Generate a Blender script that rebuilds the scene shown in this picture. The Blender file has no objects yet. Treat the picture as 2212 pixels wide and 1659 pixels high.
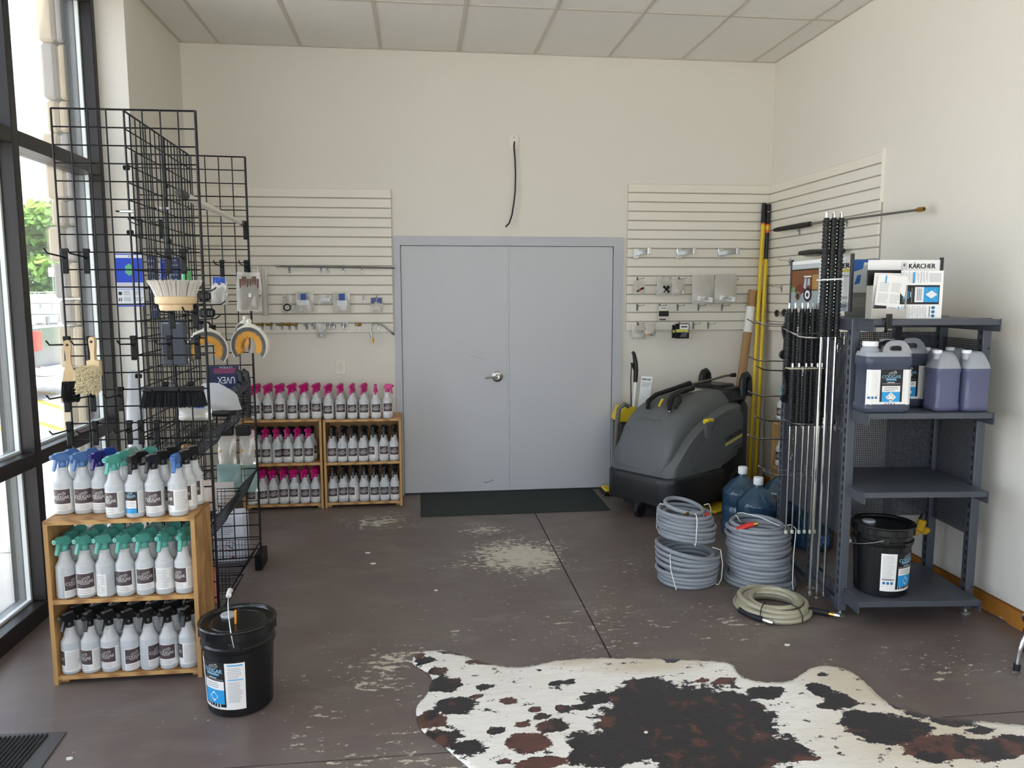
import bpy, math, random
from math import sin, cos, pi, radians, sqrt, atan2
from mathutils import Matrix, Vector
import numpy as np
rnd = random.Random(7)
sc = bpy.context.scene
COL = sc.collection
V = Vector

# ------------------------------------------------------------------ camera, sky, sun, exposure
CAM = V((-0.2828, -6.3972, 1.6819))
YAW, PIT, ROL, FPX = 0.1182, 0.1174, -0.0014, 1668.78
fw = V((sin(YAW)*cos(PIT), cos(YAW)*cos(PIT), -sin(PIT)))
rt0 = V((cos(YAW), -sin(YAW), 0)); up0 = rt0.cross(fw)
rt = cos(ROL)*rt0 + sin(ROL)*up0
up = -sin(ROL)*rt0 + cos(ROL)*up0
cam = bpy.data.cameras.new('camera'); camo = bpy.data.objects.new('camera', cam); COL.objects.link(camo)
cam.sensor_width = 36; cam.lens = FPX/2212*36; cam.clip_start = 0.05; cam.clip_end = 500
camo.matrix_world = Matrix(((rt.x, up.x, -fw.x, CAM.x), (rt.y, up.y, -fw.y, CAM.y), (rt.z, up.z, -fw.z, CAM.z), (0, 0, 0, 1)))
sc.camera = camo

world = bpy.data.worlds.new('sky'); sc.world = world; world.use_nodes = True
wn = world.node_tree; wn.nodes.clear()
sky = wn.nodes.new('ShaderNodeTexSky'); sky.sky_type = 'NISHITA'; sky.sun_disc = False
sky.sun_elevation = radians(62); sky.sun_rotation = radians(150); sky.air_density = 1.0; sky.dust_density = 3.0; sky.ozone_density = 1.0
bg = wn.nodes.new('ShaderNodeBackground'); bg.inputs[1].default_value = 0.66
mixw = wn.nodes.new('ShaderNodeMix'); mixw.data_type = 'RGBA'; mixw.inputs[0].default_value = 0.55
mixw.inputs[7].default_value = (8.0, 8.7, 9.6, 1)          # thin bright overcast over the blue
wo = wn.nodes.new('ShaderNodeOutputWorld')
wn.links.new(sky.outputs[0], mixw.inputs[6]); wn.links.new(mixw.outputs[2], bg.inputs[0]); wn.links.new(bg.outputs[0], wo.inputs[0])

sun = bpy.data.lights.new('sun', 'SUN'); sun.energy = 12.5; sun.angle = radians(3); sun.color = (1, .98, .95)
suno = bpy.data.objects.new('sun', sun); COL.objects.link(suno)
suno.rotation_euler = V((-0.20, 0.42, -0.88)).to_track_quat('-Z', 'Y').to_euler(); suno.location = (-4, -2, 9)

sc.view_settings.view_transform = 'Standard'; sc.view_settings.look = 'None'
sc.view_settings.gamma = 1.0; sc.view_settings.use_curve_mapping = False
sc.view_settings.exposure = 0.36
cy = sc.cycles
cy.max_bounces = 14; cy.diffuse_bounces = 7; cy.glossy_bounces = 5; cy.transmission_bounces = 8; cy.transparent_max_bounces = 24
cy.caustics_reflective = False; cy.caustics_refractive = False; cy.use_denoising = True
cy.sample_clamp_indirect = 8.0

# window openings act as guides for sampling the sky (portals give off no light of their own)
def portal(loc, rot, sx, sy):
    l = bpy.data.lights.new('window_portal', 'AREA'); l.shape = 'RECTANGLE'; l.size = sx; l.size_y = sy
    l.cycles.is_portal = True
    o = bpy.data.objects.new('window_portal', l); COL.objects.link(o); o.location = loc; o.rotation_euler = rot
portal((-2.42, -5.1, 1.83), (0, radians(-90), 0), 3.5, 7.8)
portal((0.2, -8.85, 1.6), (radians(90), 0, 0), 4.6, 3.0)

# ------------------------------------------------------------------ pixel rays (reference frame 2212x1659) onto real planes
def ray(u, v): return fw + (u-1106)/FPX*rt - (v-829.5)/FPX*up
def atz(u, v, z=0.0): d = ray(u, v); return CAM + d*((z-CAM.z)/d.z)
def aty(u, v, y=0.0): d = ray(u, v); return CAM + d*((y-CAM.y)/d.y)
def atx(u, v, x): d = ray(u, v); return CAM + d*((x-CAM.x)/d.x)

# ------------------------------------------------------------------ materials
def lin(c):
    if isinstance(c, str):
        c = [int(c[i:i+2], 16)/255 for i in (1, 3, 5)]
        c = [x/12.92 if x <= .04045 else ((x+.055)/1.055)**2.4 for x in c]
    return (c[0], c[1], c[2], 1.0)
MATS = {}
def M(name, col=None, rough=.5, metal=0.0, spec=.5, trans=0.0, alpha=1.0, coat=0.0, ior=1.45, bump=0.0, bscale=80.0, var=0.0, vscale=6.0, emit=None):
    if name in MATS: return MATS[name]
    m = bpy.data.materials.new(name); m.use_nodes = True; MATS[name] = m
    nt = m.node_tree; b = nt.nodes['Principled BSDF']
    c = lin(col)
    b.inputs['Base Color'].default_value = c; b.inputs['Roughness'].default_value = rough; b.inputs['Metallic'].default_value = metal
    b.inputs['Specular IOR Level'].default_value = spec; b.inputs['Transmission Weight'].default_value = trans
    b.inputs['Alpha'].default_value = alpha; b.inputs['Coat Weight'].default_value = coat; b.inputs['IOR'].default_value = ior
    m.diffuse_color = c
    if bump or var:
        tc = nt.nodes.new('ShaderNodeTexCoord')
        if bump:
            n = nt.nodes.new('ShaderNodeTexNoise'); n.inputs['Scale'].default_value = bscale; n.inputs['Detail'].default_value = 3
            bp = nt.nodes.new('ShaderNodeBump'); bp.inputs['Strength'].default_value = bump; bp.inputs['Distance'].default_value = .01
            nt.links.new(tc.outputs['Object'], n.inputs['Vector']); nt.links.new(n.outputs[0], bp.inputs['Height']); nt.links.new(bp.outputs[0], b.inputs['Normal'])
        if var:
            n2 = nt.nodes.new('ShaderNodeTexNoise'); n2.inputs['Scale'].default_value = vscale; n2.inputs['Detail'].default_value = 4
            mx = nt.nodes.new('ShaderNodeMix'); mx.data_type = 'RGBA'
            mx.inputs[6].default_value = tuple(x*(1-var) for x in c[:3])+(1,); mx.inputs[7].default_value = tuple(min(1, x*(1+var)) for x in c[:3])+(1,)
            nt.links.new(tc.outputs['Object'], n2.inputs['Vector']); nt.links.new(n2.outputs[0], mx.inputs[0]); nt.links.new(mx.outputs[2], b.inputs['Base Color'])
    return m
def clearmix(name, col, t=.8, rough=.1, gloss=.08, tcol=(1, 1, 1)):
    """thin clear sheet: mostly see-through, some sheen and some milky body"""
    if name in MATS: return MATS[name]
    m = bpy.data.materials.new(name); m.use_nodes = True; MATS[name] = m; nt = m.node_tree; nt.nodes.clear()
    o = nt.nodes.new('ShaderNodeOutputMaterial'); tr = nt.nodes.new('ShaderNodeBsdfTransparent'); tr.inputs[0].default_value = tuple(tcol)+(1,)
    p = nt.nodes.new('ShaderNodeBsdfPrincipled'); p.inputs['Base Color'].default_value = lin(col); p.inputs['Roughness'].default_value = rough
    g = nt.nodes.new('ShaderNodeBsdfGlossy'); g.inputs['Roughness'].default_value = rough*.5
    fr = nt.nodes.new('ShaderNodeFresnel'); fr.inputs[0].default_value = 1.45
    m1 = nt.nodes.new('ShaderNodeMixShader'); m1.inputs[0].default_value = t
    m2 = nt.nodes.new('ShaderNodeMixShader'); sc_ = nt.nodes.new('ShaderNodeMath'); sc_.operation = 'MULTIPLY'; sc_.inputs[1].default_value = gloss*8
    nt.links.new(p.outputs[0], m1.inputs[1]); nt.links.new(tr.outputs[0], m1.inputs[2])
    nt.links.new(fr.outputs[0], sc_.inputs[0]); nt.links.new(sc_.outputs[0], m2.inputs[0]); nt.links.new(m1.outputs[0], m2.inputs[1]); nt.links.new(g.outputs[0], m2.inputs[2])
    nt.links.new(m2.outputs[0], o.inputs[0]); m.diffuse_color = lin(col)
    return m
def milky(name, col, tl=.45, t=.18, rough=.35, tcol=(1, 1, 1)):
    """translucent moulded plastic: diffuse + light let through + a little see-through + sheen"""
    if name in MATS: return MATS[name]
    m = bpy.data.materials.new(name); m.use_nodes = True; MATS[name] = m; nt = m.node_tree; nt.nodes.clear(); c = lin(col)
    o = nt.nodes.new('ShaderNodeOutputMaterial'); d = nt.nodes.new('ShaderNodeBsdfDiffuse'); l = nt.nodes.new('ShaderNodeBsdfTranslucent')
    tr = nt.nodes.new('ShaderNodeBsdfTransparent'); g = nt.nodes.new('ShaderNodeBsdfGlossy'); fr = nt.nodes.new('ShaderNodeFresnel')
    d.inputs[0].default_value = c; l.inputs[0].default_value = c; tr.inputs[0].default_value = tuple(tcol)+(1,); g.inputs['Roughness'].default_value = rough
    a = nt.nodes.new('ShaderNodeMixShader'); b = nt.nodes.new('ShaderNodeMixShader'); e = nt.nodes.new('ShaderNodeMixShader')
    a.inputs[0].default_value = tl; b.inputs[0].default_value = t
    nt.links.new(d.outputs[0], a.inputs[1]); nt.links.new(l.outputs[0], a.inputs[2]); nt.links.new(a.outputs[0], b.inputs[1]); nt.links.new(tr.outputs[0], b.inputs[2])
    nt.links.new(fr.outputs[0], e.inputs[0]); nt.links.new(b.outputs[0], e.inputs[1]); nt.links.new(g.outputs[0], e.inputs[2]); nt.links.new(e.outputs[0], o.inputs[0])
    m.diffuse_color = c
    return m

# ------------------------------------------------------------------ mesh builder
class MB:
    def __init__(s, T=None): s.v = []; s.f = []; s.m = []; s.T = T
    def add(s, vs, fs, mat=0):
        o = len(s.v)
        s.v.extend([s.T @ V(p) for p in vs] if s.T is not None else [V(p) for p in vs])
        s.f.extend([tuple(i+o for i in f) for f in fs]); s.m.extend([mat]*len(fs)); return s
    def box(s, x0, y0, z0, x1, y1, z1, mat=0, b=0.0):
        if x0 > x1: x0, x1 = x1, x0
        if y0 > y1: y0, y1 = y1, y0
        if z0 > z1: z0, z1 = z1, z0
        if b <= 0:
            return s.add([(x0, y0, z0), (x1, y0, z0), (x1, y1, z0), (x0, y1, z0), (x0, y0, z1), (x1, y0, z1), (x1, y1, z1), (x0, y1, z1)],
                         [(3, 2, 1, 0), (4, 5, 6, 7), (0, 1, 5, 4), (1, 2, 6, 5), (2, 3, 7, 6), (3, 0, 4, 7)], mat)
        b = min(b, (x1-x0)*.49, (y1-y0)*.49, (z1-z0)*.49)
        P = {}; vs = []
        X = (x0, x1); Y = (y0, y1); Z = (z0, z1); sg = (1, -1)
        for i in (0, 1):
            for j in (0, 1):
                for k in (0, 1):
                    x, y, z = X[i], Y[j], Z[k]; dx, dy, dz = sg[i]*b, sg[j]*b, sg[k]*b
                    for a, p in (('x', (x, y+dy, z+dz)), ('y', (x+dx, y, z+dz)), ('z', (x+dx, y+dy, z))):
                        P[i, j, k, a] = len(vs); vs.append(p)
        fs = []
        for i in (0, 1):
            q = [P[i, j, k, 'x'] for j, k in ((0, 0), (1, 0), (1, 1), (0, 1))]; fs.append(q if i else q[::-1])
            q = [P[j, i, k, 'y'] for j, k in ((0, 0), (0, 1), (1, 1), (1, 0))]; fs.append(q if i else q[::-1])
            q = [P[j, k, i, 'z'] for j, k in ((0, 0), (1, 0), (1, 1), (0, 1))]; fs.append(q if i else q[::-1])
        for i in (0, 1):
            for j in (0, 1):
                fl = (i == j)
                q = [P[i, j, 0, 'x'], P[i, j, 1, 'x'], P[i, j, 1, 'y'], P[i, j, 0, 'y']]; fs.append(q[::-1] if fl else q)
                q = [P[i, 0, j, 'x'], P[i, 1, j, 'x'], P[i, 1, j, 'z'], P[i, 0, j, 'z']]; fs.append(q if fl else q[::-1])
                q = [P[0, i, j, 'y'], P[1, i, j, 'y'], P[1, i, j, 'z'], P[0, i, j, 'z']]; fs.append(q[::-1] if fl else q)
        for i in (0, 1):
            for j in (0, 1):
                for k in (0, 1):
                    q = [P[i, j, k, a] for a in 'xyz']; fs.append(q if (i+j+k) % 2 else q[::-1])
        return s.add(vs, fs, mat)
    def cbox(s, c, d, mat=0, b=0.0, rz=0.0, rx=0.0, ry=0.0):
        T0 = s.T
        T = Matrix.Translation(c) @ Matrix.Rotation(rz, 4, 'Z') @ Matrix.Rotation(ry, 4, 'Y') @ Matrix.Rotation(rx, 4, 'X')
        s.T = T if T0 is None else T0 @ T
        s.box(-d[0]/2, -d[1]/2, -d[2]/2, d[0]/2, d[1]/2, d[2]/2, mat, b); s.T = T0; return s
    def tube(s, pts, r, n=8, mat=0, closed=False, cap=True, flat=1.0):
        pts = [V(p) for p in pts]; N = len(pts); rs = r if hasattr(r, '__len__') else [r]*N
        tg = []
        for i in range(N):
            a = pts[i-1] if (i > 0 or closed) else pts[0]; b = pts[(i+1) % N] if (i < N-1 or closed) else pts[-1]
            t = (b-a); tg.append(t.normalized() if t.length > 1e-9 else V((0, 0, 1)))
        ref = V((0, 0, 1)) if abs(tg[0].z) < .9 else V((1, 0, 0))
        u = tg[0].cross(ref).normalized(); vs = []; fs = []
        for i in range(N):
            u = (u-tg[i]*u.dot(tg[i])); u = u.normalized() if u.length > 1e-6 else tg[i].orthogonal().normalized()
            w = tg[i].cross(u)
            for k in range(n):
                a = 2*pi*k/n; vs.append(pts[i]+(u*cos(a)+w*sin(a)*flat)*rs[i])
        M_ = N if closed else N-1
        for i in range(M_):
            j = (i+1) % N
            for k in range(n):
                l = (k+1) % n; fs.append((i*n+k, i*n+l, j*n+l, j*n+k))
        if cap and not closed: fs.append(tuple(range(n-1, -1, -1))); fs.append(tuple((N-1)*n+k for k in range(n)))
        return s.add(vs, fs, mat)
    def lathe(s, prof, n=20, c=(0, 0, 0), mat=0, mats=None, sx=1.0, sy=1.0):
        vs = []; fs = []; ms = []
        for r, z in prof:
            for k in range(n):
                a = 2*pi*k/n; vs.append((c[0]+r*cos(a)*sx, c[1]+r*sin(a)*sy, c[2]+z))
        for i in range(len(prof)-1):
            for k in range(n):
                l = (k+1) % n; fs.append((i*n+k, i*n+l, (i+1)*n+l, (i+1)*n+k)); ms.append(mats[i] if mats else mat)
        if prof[0][0] > 1e-6: fs.append(tuple(range(n-1, -1, -1))); ms.append(mats[0] if mats else mat)
        if prof[-1][0] > 1e-6: fs.append(tuple((len(prof)-1)*n+k for k in range(n))); ms.append(mats[-1] if mats else mat)
        o = len(s.f); s.add(vs, fs, mat); s.m[o:] = ms; return s
    def prism(s, poly, y0, y1, mat=0, axis='y'):
        """polygon (a,b) pushed along an axis: 'y' -> (a,y,b); 'z' -> (a,b,z); 'x' -> (x,a,b)"""
        n = len(poly)
        A = sum(poly[i][0]*poly[(i+1) % n][1]-poly[(i+1) % n][0]*poly[i][1] for i in range(n))
        if (A > 0) == (axis == 'y'): poly = poly[::-1]
        def P(a, b, t): return (a, t, b) if axis == 'y' else ((a, b, t) if axis == 'z' else (t, a, b))
        if y0 > y1: y0, y1 = y1, y0
        vs = [P(a, b, y0) for a, b in poly]+[P(a, b, y1) for a, b in poly]
        fs = [tuple(range(n))[::-1], tuple(range(n, 2*n))]+[(i, (i+1) % n, n+(i+1) % n, n+i) for i in range(n)]
        return s.add(vs, fs, mat)
    def ball(s, c, r, n=10, mat=0, sz=(1, 1, 1)):
        m = max(4, n//2)
        prof = [(r*sin(pi*i/m), -r*cos(pi*i/m)) for i in range(m+1)]; prof[0] = (0, -r); prof[-1] = (0, r)
        T0 = s.T; T = Matrix.Translation(c) @ Matrix.Diagonal((sz[0], sz[1], sz[2], 1)); s.T = T if T0 is None else T0 @ T
        s.lathe(prof, n, (0, 0, 0), mat); s.T = T0; return s
    def mesh(s, name, mats, smooth=True, angle=.6, inv=None):
        me = bpy.data.meshes.new(name)
        vs = [tuple(inv @ p) for p in s.v] if inv is not None else [tuple(p) for p in s.v]
        me.from_pydata(vs, [], s.f)
        for m in (mats if isinstance(mats, (list, tuple)) else [mats]): me.materials.append(m)
        me.polygons.foreach_set('material_index', s.m)
        if smooth:
            me.polygons.foreach_set('use_smooth', [True]*len(me.polygons)); me.update(); me.set_sharp_from_angle(angle=angle)
        me.update(); return me
    def build(s, name, mats, parent=None, smooth=True, angle=.6, world=True):
        inv = INV.get(parent.name) if (parent is not None and world) else None
        me = s.mesh(name, mats, smooth, angle, inv)
        o = bpy.data.objects.new(name, me); COL.objects.link(o)
        if parent is not None:
            o.parent = parent; INV[o.name] = INV.get(parent.name, Matrix())
        return o
INV = {}
def thing(name, label, cat, loc=(0, 0, 0), rz=0.0, group=None):
    """an Empty at a thing's base; parts built with world=True are given in world coordinates"""
    o = bpy.data.objects.new(name, None); COL.objects.link(o); o.empty_display_size = .05
    o.location = loc; o.rotation_euler = (0, 0, rz)
    INV[o.name] = (Matrix.Translation(loc) @ Matrix.Rotation(rz, 4, 'Z')).inverted()
    return tag(o, label, cat, group)
def tag(o, label, cat, group=None):
    o['label'] = label; o['category'] = cat
    if group: o['group'] = group
    return o
def one(mb, name, mats, label, cat, group=None, **k):
    """a thing that is one mesh: origin moved to its base"""
    xs = [p.x for p in mb.v]; ys = [p.y for p in mb.v]; zs = [p.z for p in mb.v]
    loc = V(((min(xs)+max(xs))/2, (min(ys)+max(ys))/2, min(zs)))
    me = mb.mesh(name, mats, k.get('smooth', True), k.get('angle', .6), Matrix.Translation(-loc))
    o = bpy.data.objects.new(name, me); COL.objects.link(o); o.location = loc; return tag(o, label, cat, group)
def struct(mb, name, mats, parent=None, **k):
    o = mb.build(name, mats, parent, **k)
    if parent is None: o['kind'] = 'structure'
    return o
def inst(name, me, parent, loc=(0, 0, 0), rz=0.0):
    o = bpy.data.objects.new(name, me); COL.objects.link(o); o.parent = parent; o.location = loc; o.rotation_euler = (0, 0, rz); return o
def copy_tree(o, parent=None):
    c = o.copy(); COL.objects.link(c); c.parent = parent
    for ch in [x for x in bpy.data.objects if x.parent == o]: copy_tree(ch, c)
    return c
KIDS = {}
def dup(o, loc, rz=0.0, label=None, group=None):
    """copy of a thing, its parts and their sub-parts"""
    if o.name not in KIDS: KIDS[o.name] = [(c, list(c.children)) for c in o.children]
    r = o.copy(); COL.objects.link(r); r.location = loc; r.rotation_euler = (0, 0, rz)
    if label: r['label'] = label
    if group: r['group'] = group
    for c, g in KIDS[o.name]:
        d = c.copy(); COL.objects.link(d); d.parent = r
        for e in g:
            h = e.copy(); COL.objects.link(h); h.parent = d
    return r

# ------------------------------------------------------------------ lettering
TXT = {}
def text2d(s):
    """letters as flat 2-D mesh, scaled to width 1, origin at centre; returns verts, faces, height"""
    if s in TXT: return TXT[s]
    cu = bpy.data.curves.new('t', 'FONT'); cu.body = s; cu.size = 1; cu.resolution_u = 3
    ob = bpy.data.objects.new('t', cu); COL.objects.link(ob)
    me = bpy.data.meshes.new_from_object(ob.evaluated_get(bpy.context.evaluated_depsgraph_get()))
    vs = [(p.co.x, p.co.y) for p in me.vertices]; fs = [tuple(p.vertices) for p in me.polygons]
    bpy.data.objects.remove(ob); bpy.data.meshes.remove(me); bpy.data.curves.remove(cu)
    x0 = min(v[0] for v in vs); x1 = max(v[0] for v in vs); y0 = min(v[1] for v in vs); y1 = max(v[1] for v in vs)
    k = 1/(x1-x0)
    TXT[s] = ([((x-(x0+x1)/2)*k, (y-(y0+y1)/2)*k) for x, y in vs], fs, (y1-y0)*k); return TXT[s]
def put_text(mb, s, fn, a, b, w, h=None, mat=0, shear=0.0, bold=0.0):
    """text centred at (a,b) of a 2-D surface; fn maps (a,b)->3-D"""
    vs, fs, hh = text2d(s); ky = (h/hh) if h else w
    for dx in ((0,) if not bold else (-bold, 0, bold)):
        mb.add([fn(a+x*w+y*ky*shear+dx, b+y*ky) for x, y in vs], fs, mat)
def put_rect(mb, fn, a0, a1, b0, b1, mat=0, n=1):
    vs = []; fs = []
    for i in range(n+1):
        a = a0+(a1-a0)*i/n; vs += [fn(a, b0), fn(a, b1)]
    for i in range(n): fs.append((2*i, 2*i+2, 2*i+3, 2*i+1))
    mb.add(vs, fs, mat)
def put_line(mb, fn, pts, w, mat=0):
    """stroke of width w along 2-D points"""
    n = len(pts); vs = []
    for i, (x, y) in enumerate(pts):
        x0, y0 = pts[max(0, i-1)]; x1, y1 = pts[min(n-1, i+1)]; dx, dy = x1-x0, y1-y0; l = sqrt(dx*dx+dy*dy) or 1
        vs += [fn(x-dy/l*w/2, y+dx/l*w/2), fn(x+dy/l*w/2, y-dx/l*w/2)]
    mb.add(vs, [(2*i, 2*i+1, 2*i+3, 2*i+2) for i in range(n-1)], mat)
def put_poly(mb, fn, pts, mat=0): mb.add([fn(a, b) for a, b in pts], [tuple(range(len(pts)))], mat)
def para(mb, fn, a0, a1, b1, b0, n, mat, h=None, n_arc=1, seed=1):
    """n grey rules standing for lines of small print too fine to read"""
    rr = random.Random(seed); step = (b1-b0)/n; h = h or step*.42
    for i in range(n):
        y = b1-(i+.5)*step; put_rect(mb, fn, a0, a0+(a1-a0)*rr.uniform(.72, 1), y-h/2, y+h/2, mat, n_arc)
def cat_mark(mb, fn, a, b, s, mat, lw=.05):
    """the leaping cat above the name: head, back and foreleg strokes"""
    S = lambda pts: [(a+x*s, b+y*s) for x, y in pts]
    for pts in ([(-.5, -.02), (-.42, .12), (-.25, .2), (-.05, .22), (.1, .3), (.3, .34), (.42, .3), (.5, .2), (.48, .1), (.36, .08), (.28, .0), (.18, -.06)],
                [(-.28, .02), (-.16, .1), (-.02, .06), (.02, -.08)], [(.05, .16), (.14, .1), (.2, .16), (.3, .2)],
                [(-.42, .02), (-.36, -.1), (-.2, -.12)], [(.3, .34), (.34, .42), (.4, .32)], [(.34, .22), (.4, .22)]):
        put_line(mb, fn, S(pts), lw*s, mat)
ORD = ['zeroth', 'first', 'second', 'third', 'fourth', 'fifth', 'sixth', 'seventh', 'eighth', 'ninth', 'tenth', 'eleventh', 'twelfth']
# ------------------------------------------------------------------ room
XR, XL, XW, ZC = 2.6915, -2.066, -2.24, 3.5792     # right wall, left wall, window line, ceiling
YB = -9.0                                          # shop front behind the camera
YJ = -1.15                                         # window jamb
def wallmat():
    m = M('wall_paint', '#dedad0', .75, bump=.06, bscale=220, var=.015, vscale=1.5); return m
wm = wallmat()
jt = M('joint_dark', '#2a2523', .9)

def floor_mat():
    m = bpy.data.materials.new('worn_floor_paint'); m.use_nodes = True; nt = m.node_tree; N = nt.nodes.new; L = nt.links.new
    b = nt.nodes['Principled BSDF']; geo = N('ShaderNodeNewGeometry')
    def noise(scale, det=5, rough=.6, sx=1.0, sy=1.0, off=0.0):
        mp = N('ShaderNodeMapping'); mp.inputs['Scale'].default_value = (sx, sy, 1); mp.inputs['Location'].default_value = (off, off*.7, 0)
        n = N('ShaderNodeTexNoise'); n.inputs['Scale'].default_value = scale; n.inputs['Detail'].default_value = det; n.inputs['Roughness'].default_value = rough
        L(geo.outputs['Position'], mp.inputs[0]); L(mp.outputs[0], n.inputs['Vector']); return n.outputs[0]
    def math_(op, a, c):
        n = N('ShaderNodeMath'); n.operation = op
        for i, x in enumerate((a, c)):
            if isinstance(x, (int, float)): n.inputs[i].default_value = x
            else: L(x, n.inputs[i])
        return n.outputs[0]
    def ramp(x, lo, hi):
        n = N('ShaderNodeMapRange'); n.inputs['From Min'].default_value = lo; n.inputs['From Max'].default_value = hi; L(x, n.inputs['Value']); return n.outputs[0]
    sep = N('ShaderNodeSeparateXYZ'); L(geo.outputs['Position'], sep.inputs[0])
    def spot(cx, cy, rx, ry):
        dx = math_('DIVIDE', math_('SUBTRACT', sep.outputs[0], cx), rx); dy = math_('DIVIDE', math_('SUBTRACT', sep.outputs[1], cy), ry)
        d = math_('SQRT', math_('ADD', math_('MULTIPLY', dx, dx), math_('MULTIPLY', dy, dy)), 0); return ramp(d, 1.0, 0.0)
    # where the paint has flaked off most
    wear = None
    for a in ((.33, -1.62, .50, .55, .40), (.7, -2.55, 2.1, 1.3, .09), (-.6, -3.3, 1.2, 1.2, .085), (.17, -1.05, .35, .3, .24), (-.62, -.75, .5, .35, .25), (.55, -2.75, .9, .8, .15), (-.45, -3.05, .35, .45, .24), (1.25, -2.75, .7, .5, .13),
              (-.5, -3.75, .9, .5, .16), (2.0, -3.3, .8, .5, .13), (1.0, -1.9, .5, .5, .12), (.0, -1.75, .35, .2, .2), (-.2, -2.75, .5, .3, .1)):
        s = math_('MULTIPLY', spot(*a[:4]), a[4]); wear = s if wear is None else math_('MAXIMUM', wear, s)
    chip = math_('ADD', math_('ADD', noise(34, 6, .68, .55, 1.1), math_('MULTIPLY', noise(7, 3, .5, .7, 1.0, 3.3), .3)), wear)
    chips = ramp(chip, .86, .885)
    big = math_('ADD', math_('MULTIPLY', spot(.36, -1.62, .30, .26), .3), noise(26, 5, .7, .45, 1.2, 9.1)); chips = math_('MAXIMUM', chips, ramp(big, .72, .75))
    scr = ramp(noise(60, 2, .5, .12, 1.6, 5.0), .74, .78); chips2 = math_('MULTIPLY', scr, .35)
    def mix(f, a, c):
        n = N('ShaderNodeMix'); n.data_type = 'RGBA'; L(f, n.inputs[0])
        for i, x in ((6, a), (7, c)):
            if isinstance(x, str): n.inputs[i].default_value = lin(x)
            else: L(x, n.inputs[i])
        return n.outputs[2]
    base = mix(ramp(noise(2.2, 4, .6, 1, 1), .35, .7), '#665955', '#706660')
    base = mix(math_('MULTIPLY', ramp(noise(5, 5, .65, .5, 1.2, 2.0), .52, .75), .5), base, '#877e77')
    base = mix(chips2, base, '#a49a8c')
    colr = mix(chips, base, '#c6c0ae')
    L(colr, b.inputs['Base Color'])
    rg = N('ShaderNodeMapRange'); L(noise(3.5, 4, .6, 1, 1, 7.0), rg.inputs['Value']); rg.inputs['To Min'].default_value = .30; rg.inputs['To Max'].default_value = .52
    L(rg.outputs[0], b.inputs['Roughness'])
    bp = N('ShaderNodeBump'); bp.inputs['Strength'].default_value = .25; bp.inputs['Distance'].default_value = .002; bp.invert = True
    L(chips, bp.inputs['Height']); L(bp.outputs[0], b.inputs['Normal'])
    return m
fm = floor_mat()
fl = MB(); fl.box(XW-.1, YB, -.06, XR+.1, .1, -.006)
floor = struct(fl, 'floor', jt)
JX = lambda y: .52-.022*(y+.0)       # the control joint runs almost straight into the room
for nm, (x0, x1, y0, y1) in {'a': (XW-.02, .57, YB, -3.722), 'b': (.58, XR, YB, -3.722), 'c': (XW-.02, .57, -3.715, .02), 'd': (.578, XR, -3.715, .02)}.items():
    q = MB(); q.box(x0, y0, -.02, x1, y1, 0); q.build('concrete_slab', fm, floor, smooth=False)

# back wall with the double-door opening
DX0, DX1, DZ = -.433, 1.332, 2.0653
bw = MB()
bw.box(XL-.3, 0, 0, DX0-.05, .12, ZC+.1); bw.box(DX1+.05, 0, 0, XR+.2, .12, ZC+.1); bw.box(DX0-.05, 0, DZ+.05, DX1+.05, .12, ZC+.1)
struct(bw, 'wall_back', wm)
w = MB(); w.box(XR, YB, 0, XR+.12, .12, ZC+.1); struct(w, 'wall_right', wm)
w = MB(); w.prism([(XW-.02, YJ), (XL, YJ), (XL, .02), (XL-.06, .02), (XL-.06, YJ+.06), (XW-.02, YJ+.06)], 0, ZC+.1, axis='z'); w.box(XW-.20, YB, 3.5, XW+.0, YJ, ZC+.1); struct(w, 'wall_left', wm)
w = MB(); w.box(XW-.2, YB-.1, 3.0, XR+.1, YB, ZC+.1); w.box(XW-.2, YB-.1, 0, -2.05, YB, 3.0); w.box(2.4, YB-.1, 0, XR+.1, YB, 3.0); struct(w, 'wall_front', wm)

# suspended ceiling: tiles sit in a grid of T-bars
cm = M('ceiling_tile', '#e4e2dc', .9, bump=.15, bscale=300, var=.03, vscale=2.5); gm = M('ceiling_bar', '#c4beb2', .5)
w = MB(); w.box(XW-.2, YB-.1, ZC+.05, XR+.2, .2, ZC+.12); ceil = struct(w, 'ceiling', M('ceiling_void', '#54504a', .9))
xs = [XL-.3]+[-1.7773+.6096*i for i in range(8)]+[XR]; ys = [0.0, -1.0066]
while ys[-1] > YB: ys.append(max(YB, ys[-1]-1.2192))
tile = {}
for i in range(len(xs)-1):
    for j in range(len(ys)-1):
        wd, dp = xs[i+1]-xs[i], ys[j]-ys[j+1]; key = (round(wd, 3), round(dp, 3))
        if key not in tile:
            q = MB(); q.box(-wd/2+.006, -dp/2+.006, 0, wd/2-.006, dp/2-.006, .018, b=.003); tile[key] = q.mesh('ceiling_tile', cm, smooth=False)
        inst('ceiling_tile', tile[key], ceil, ((xs[i]+xs[i+1])/2, (ys[j]+ys[j+1])/2, ZC+.004+rnd.uniform(0, .002)))
for x in xs[1:-1]:
    q = MB(); q.box(x-.012, YB, ZC-.001, x+.012, 0, ZC+.008); q.build('main_bar', gm, ceil, smooth=False)
for y in ys[1:-1]:
    for i in range(len(xs)-1):
        q = MB(); q.box(xs[i]+.012, y-.012, ZC, xs[i+1]-.012, y+.012, ZC+.007); q.build('cross_bar', gm, ceil, smooth=False)
q = MB(); q.box(XL, -.02, ZC-.002, XR, 0, ZC+.02); q.box(XL, YJ, ZC-.002, XL+.02, -.02, ZC+.02); q.box(XR-.02, YB, ZC-.002, XR, -.02, ZC+.02); q.build('wall_angle', gm, ceil, smooth=False)

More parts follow.
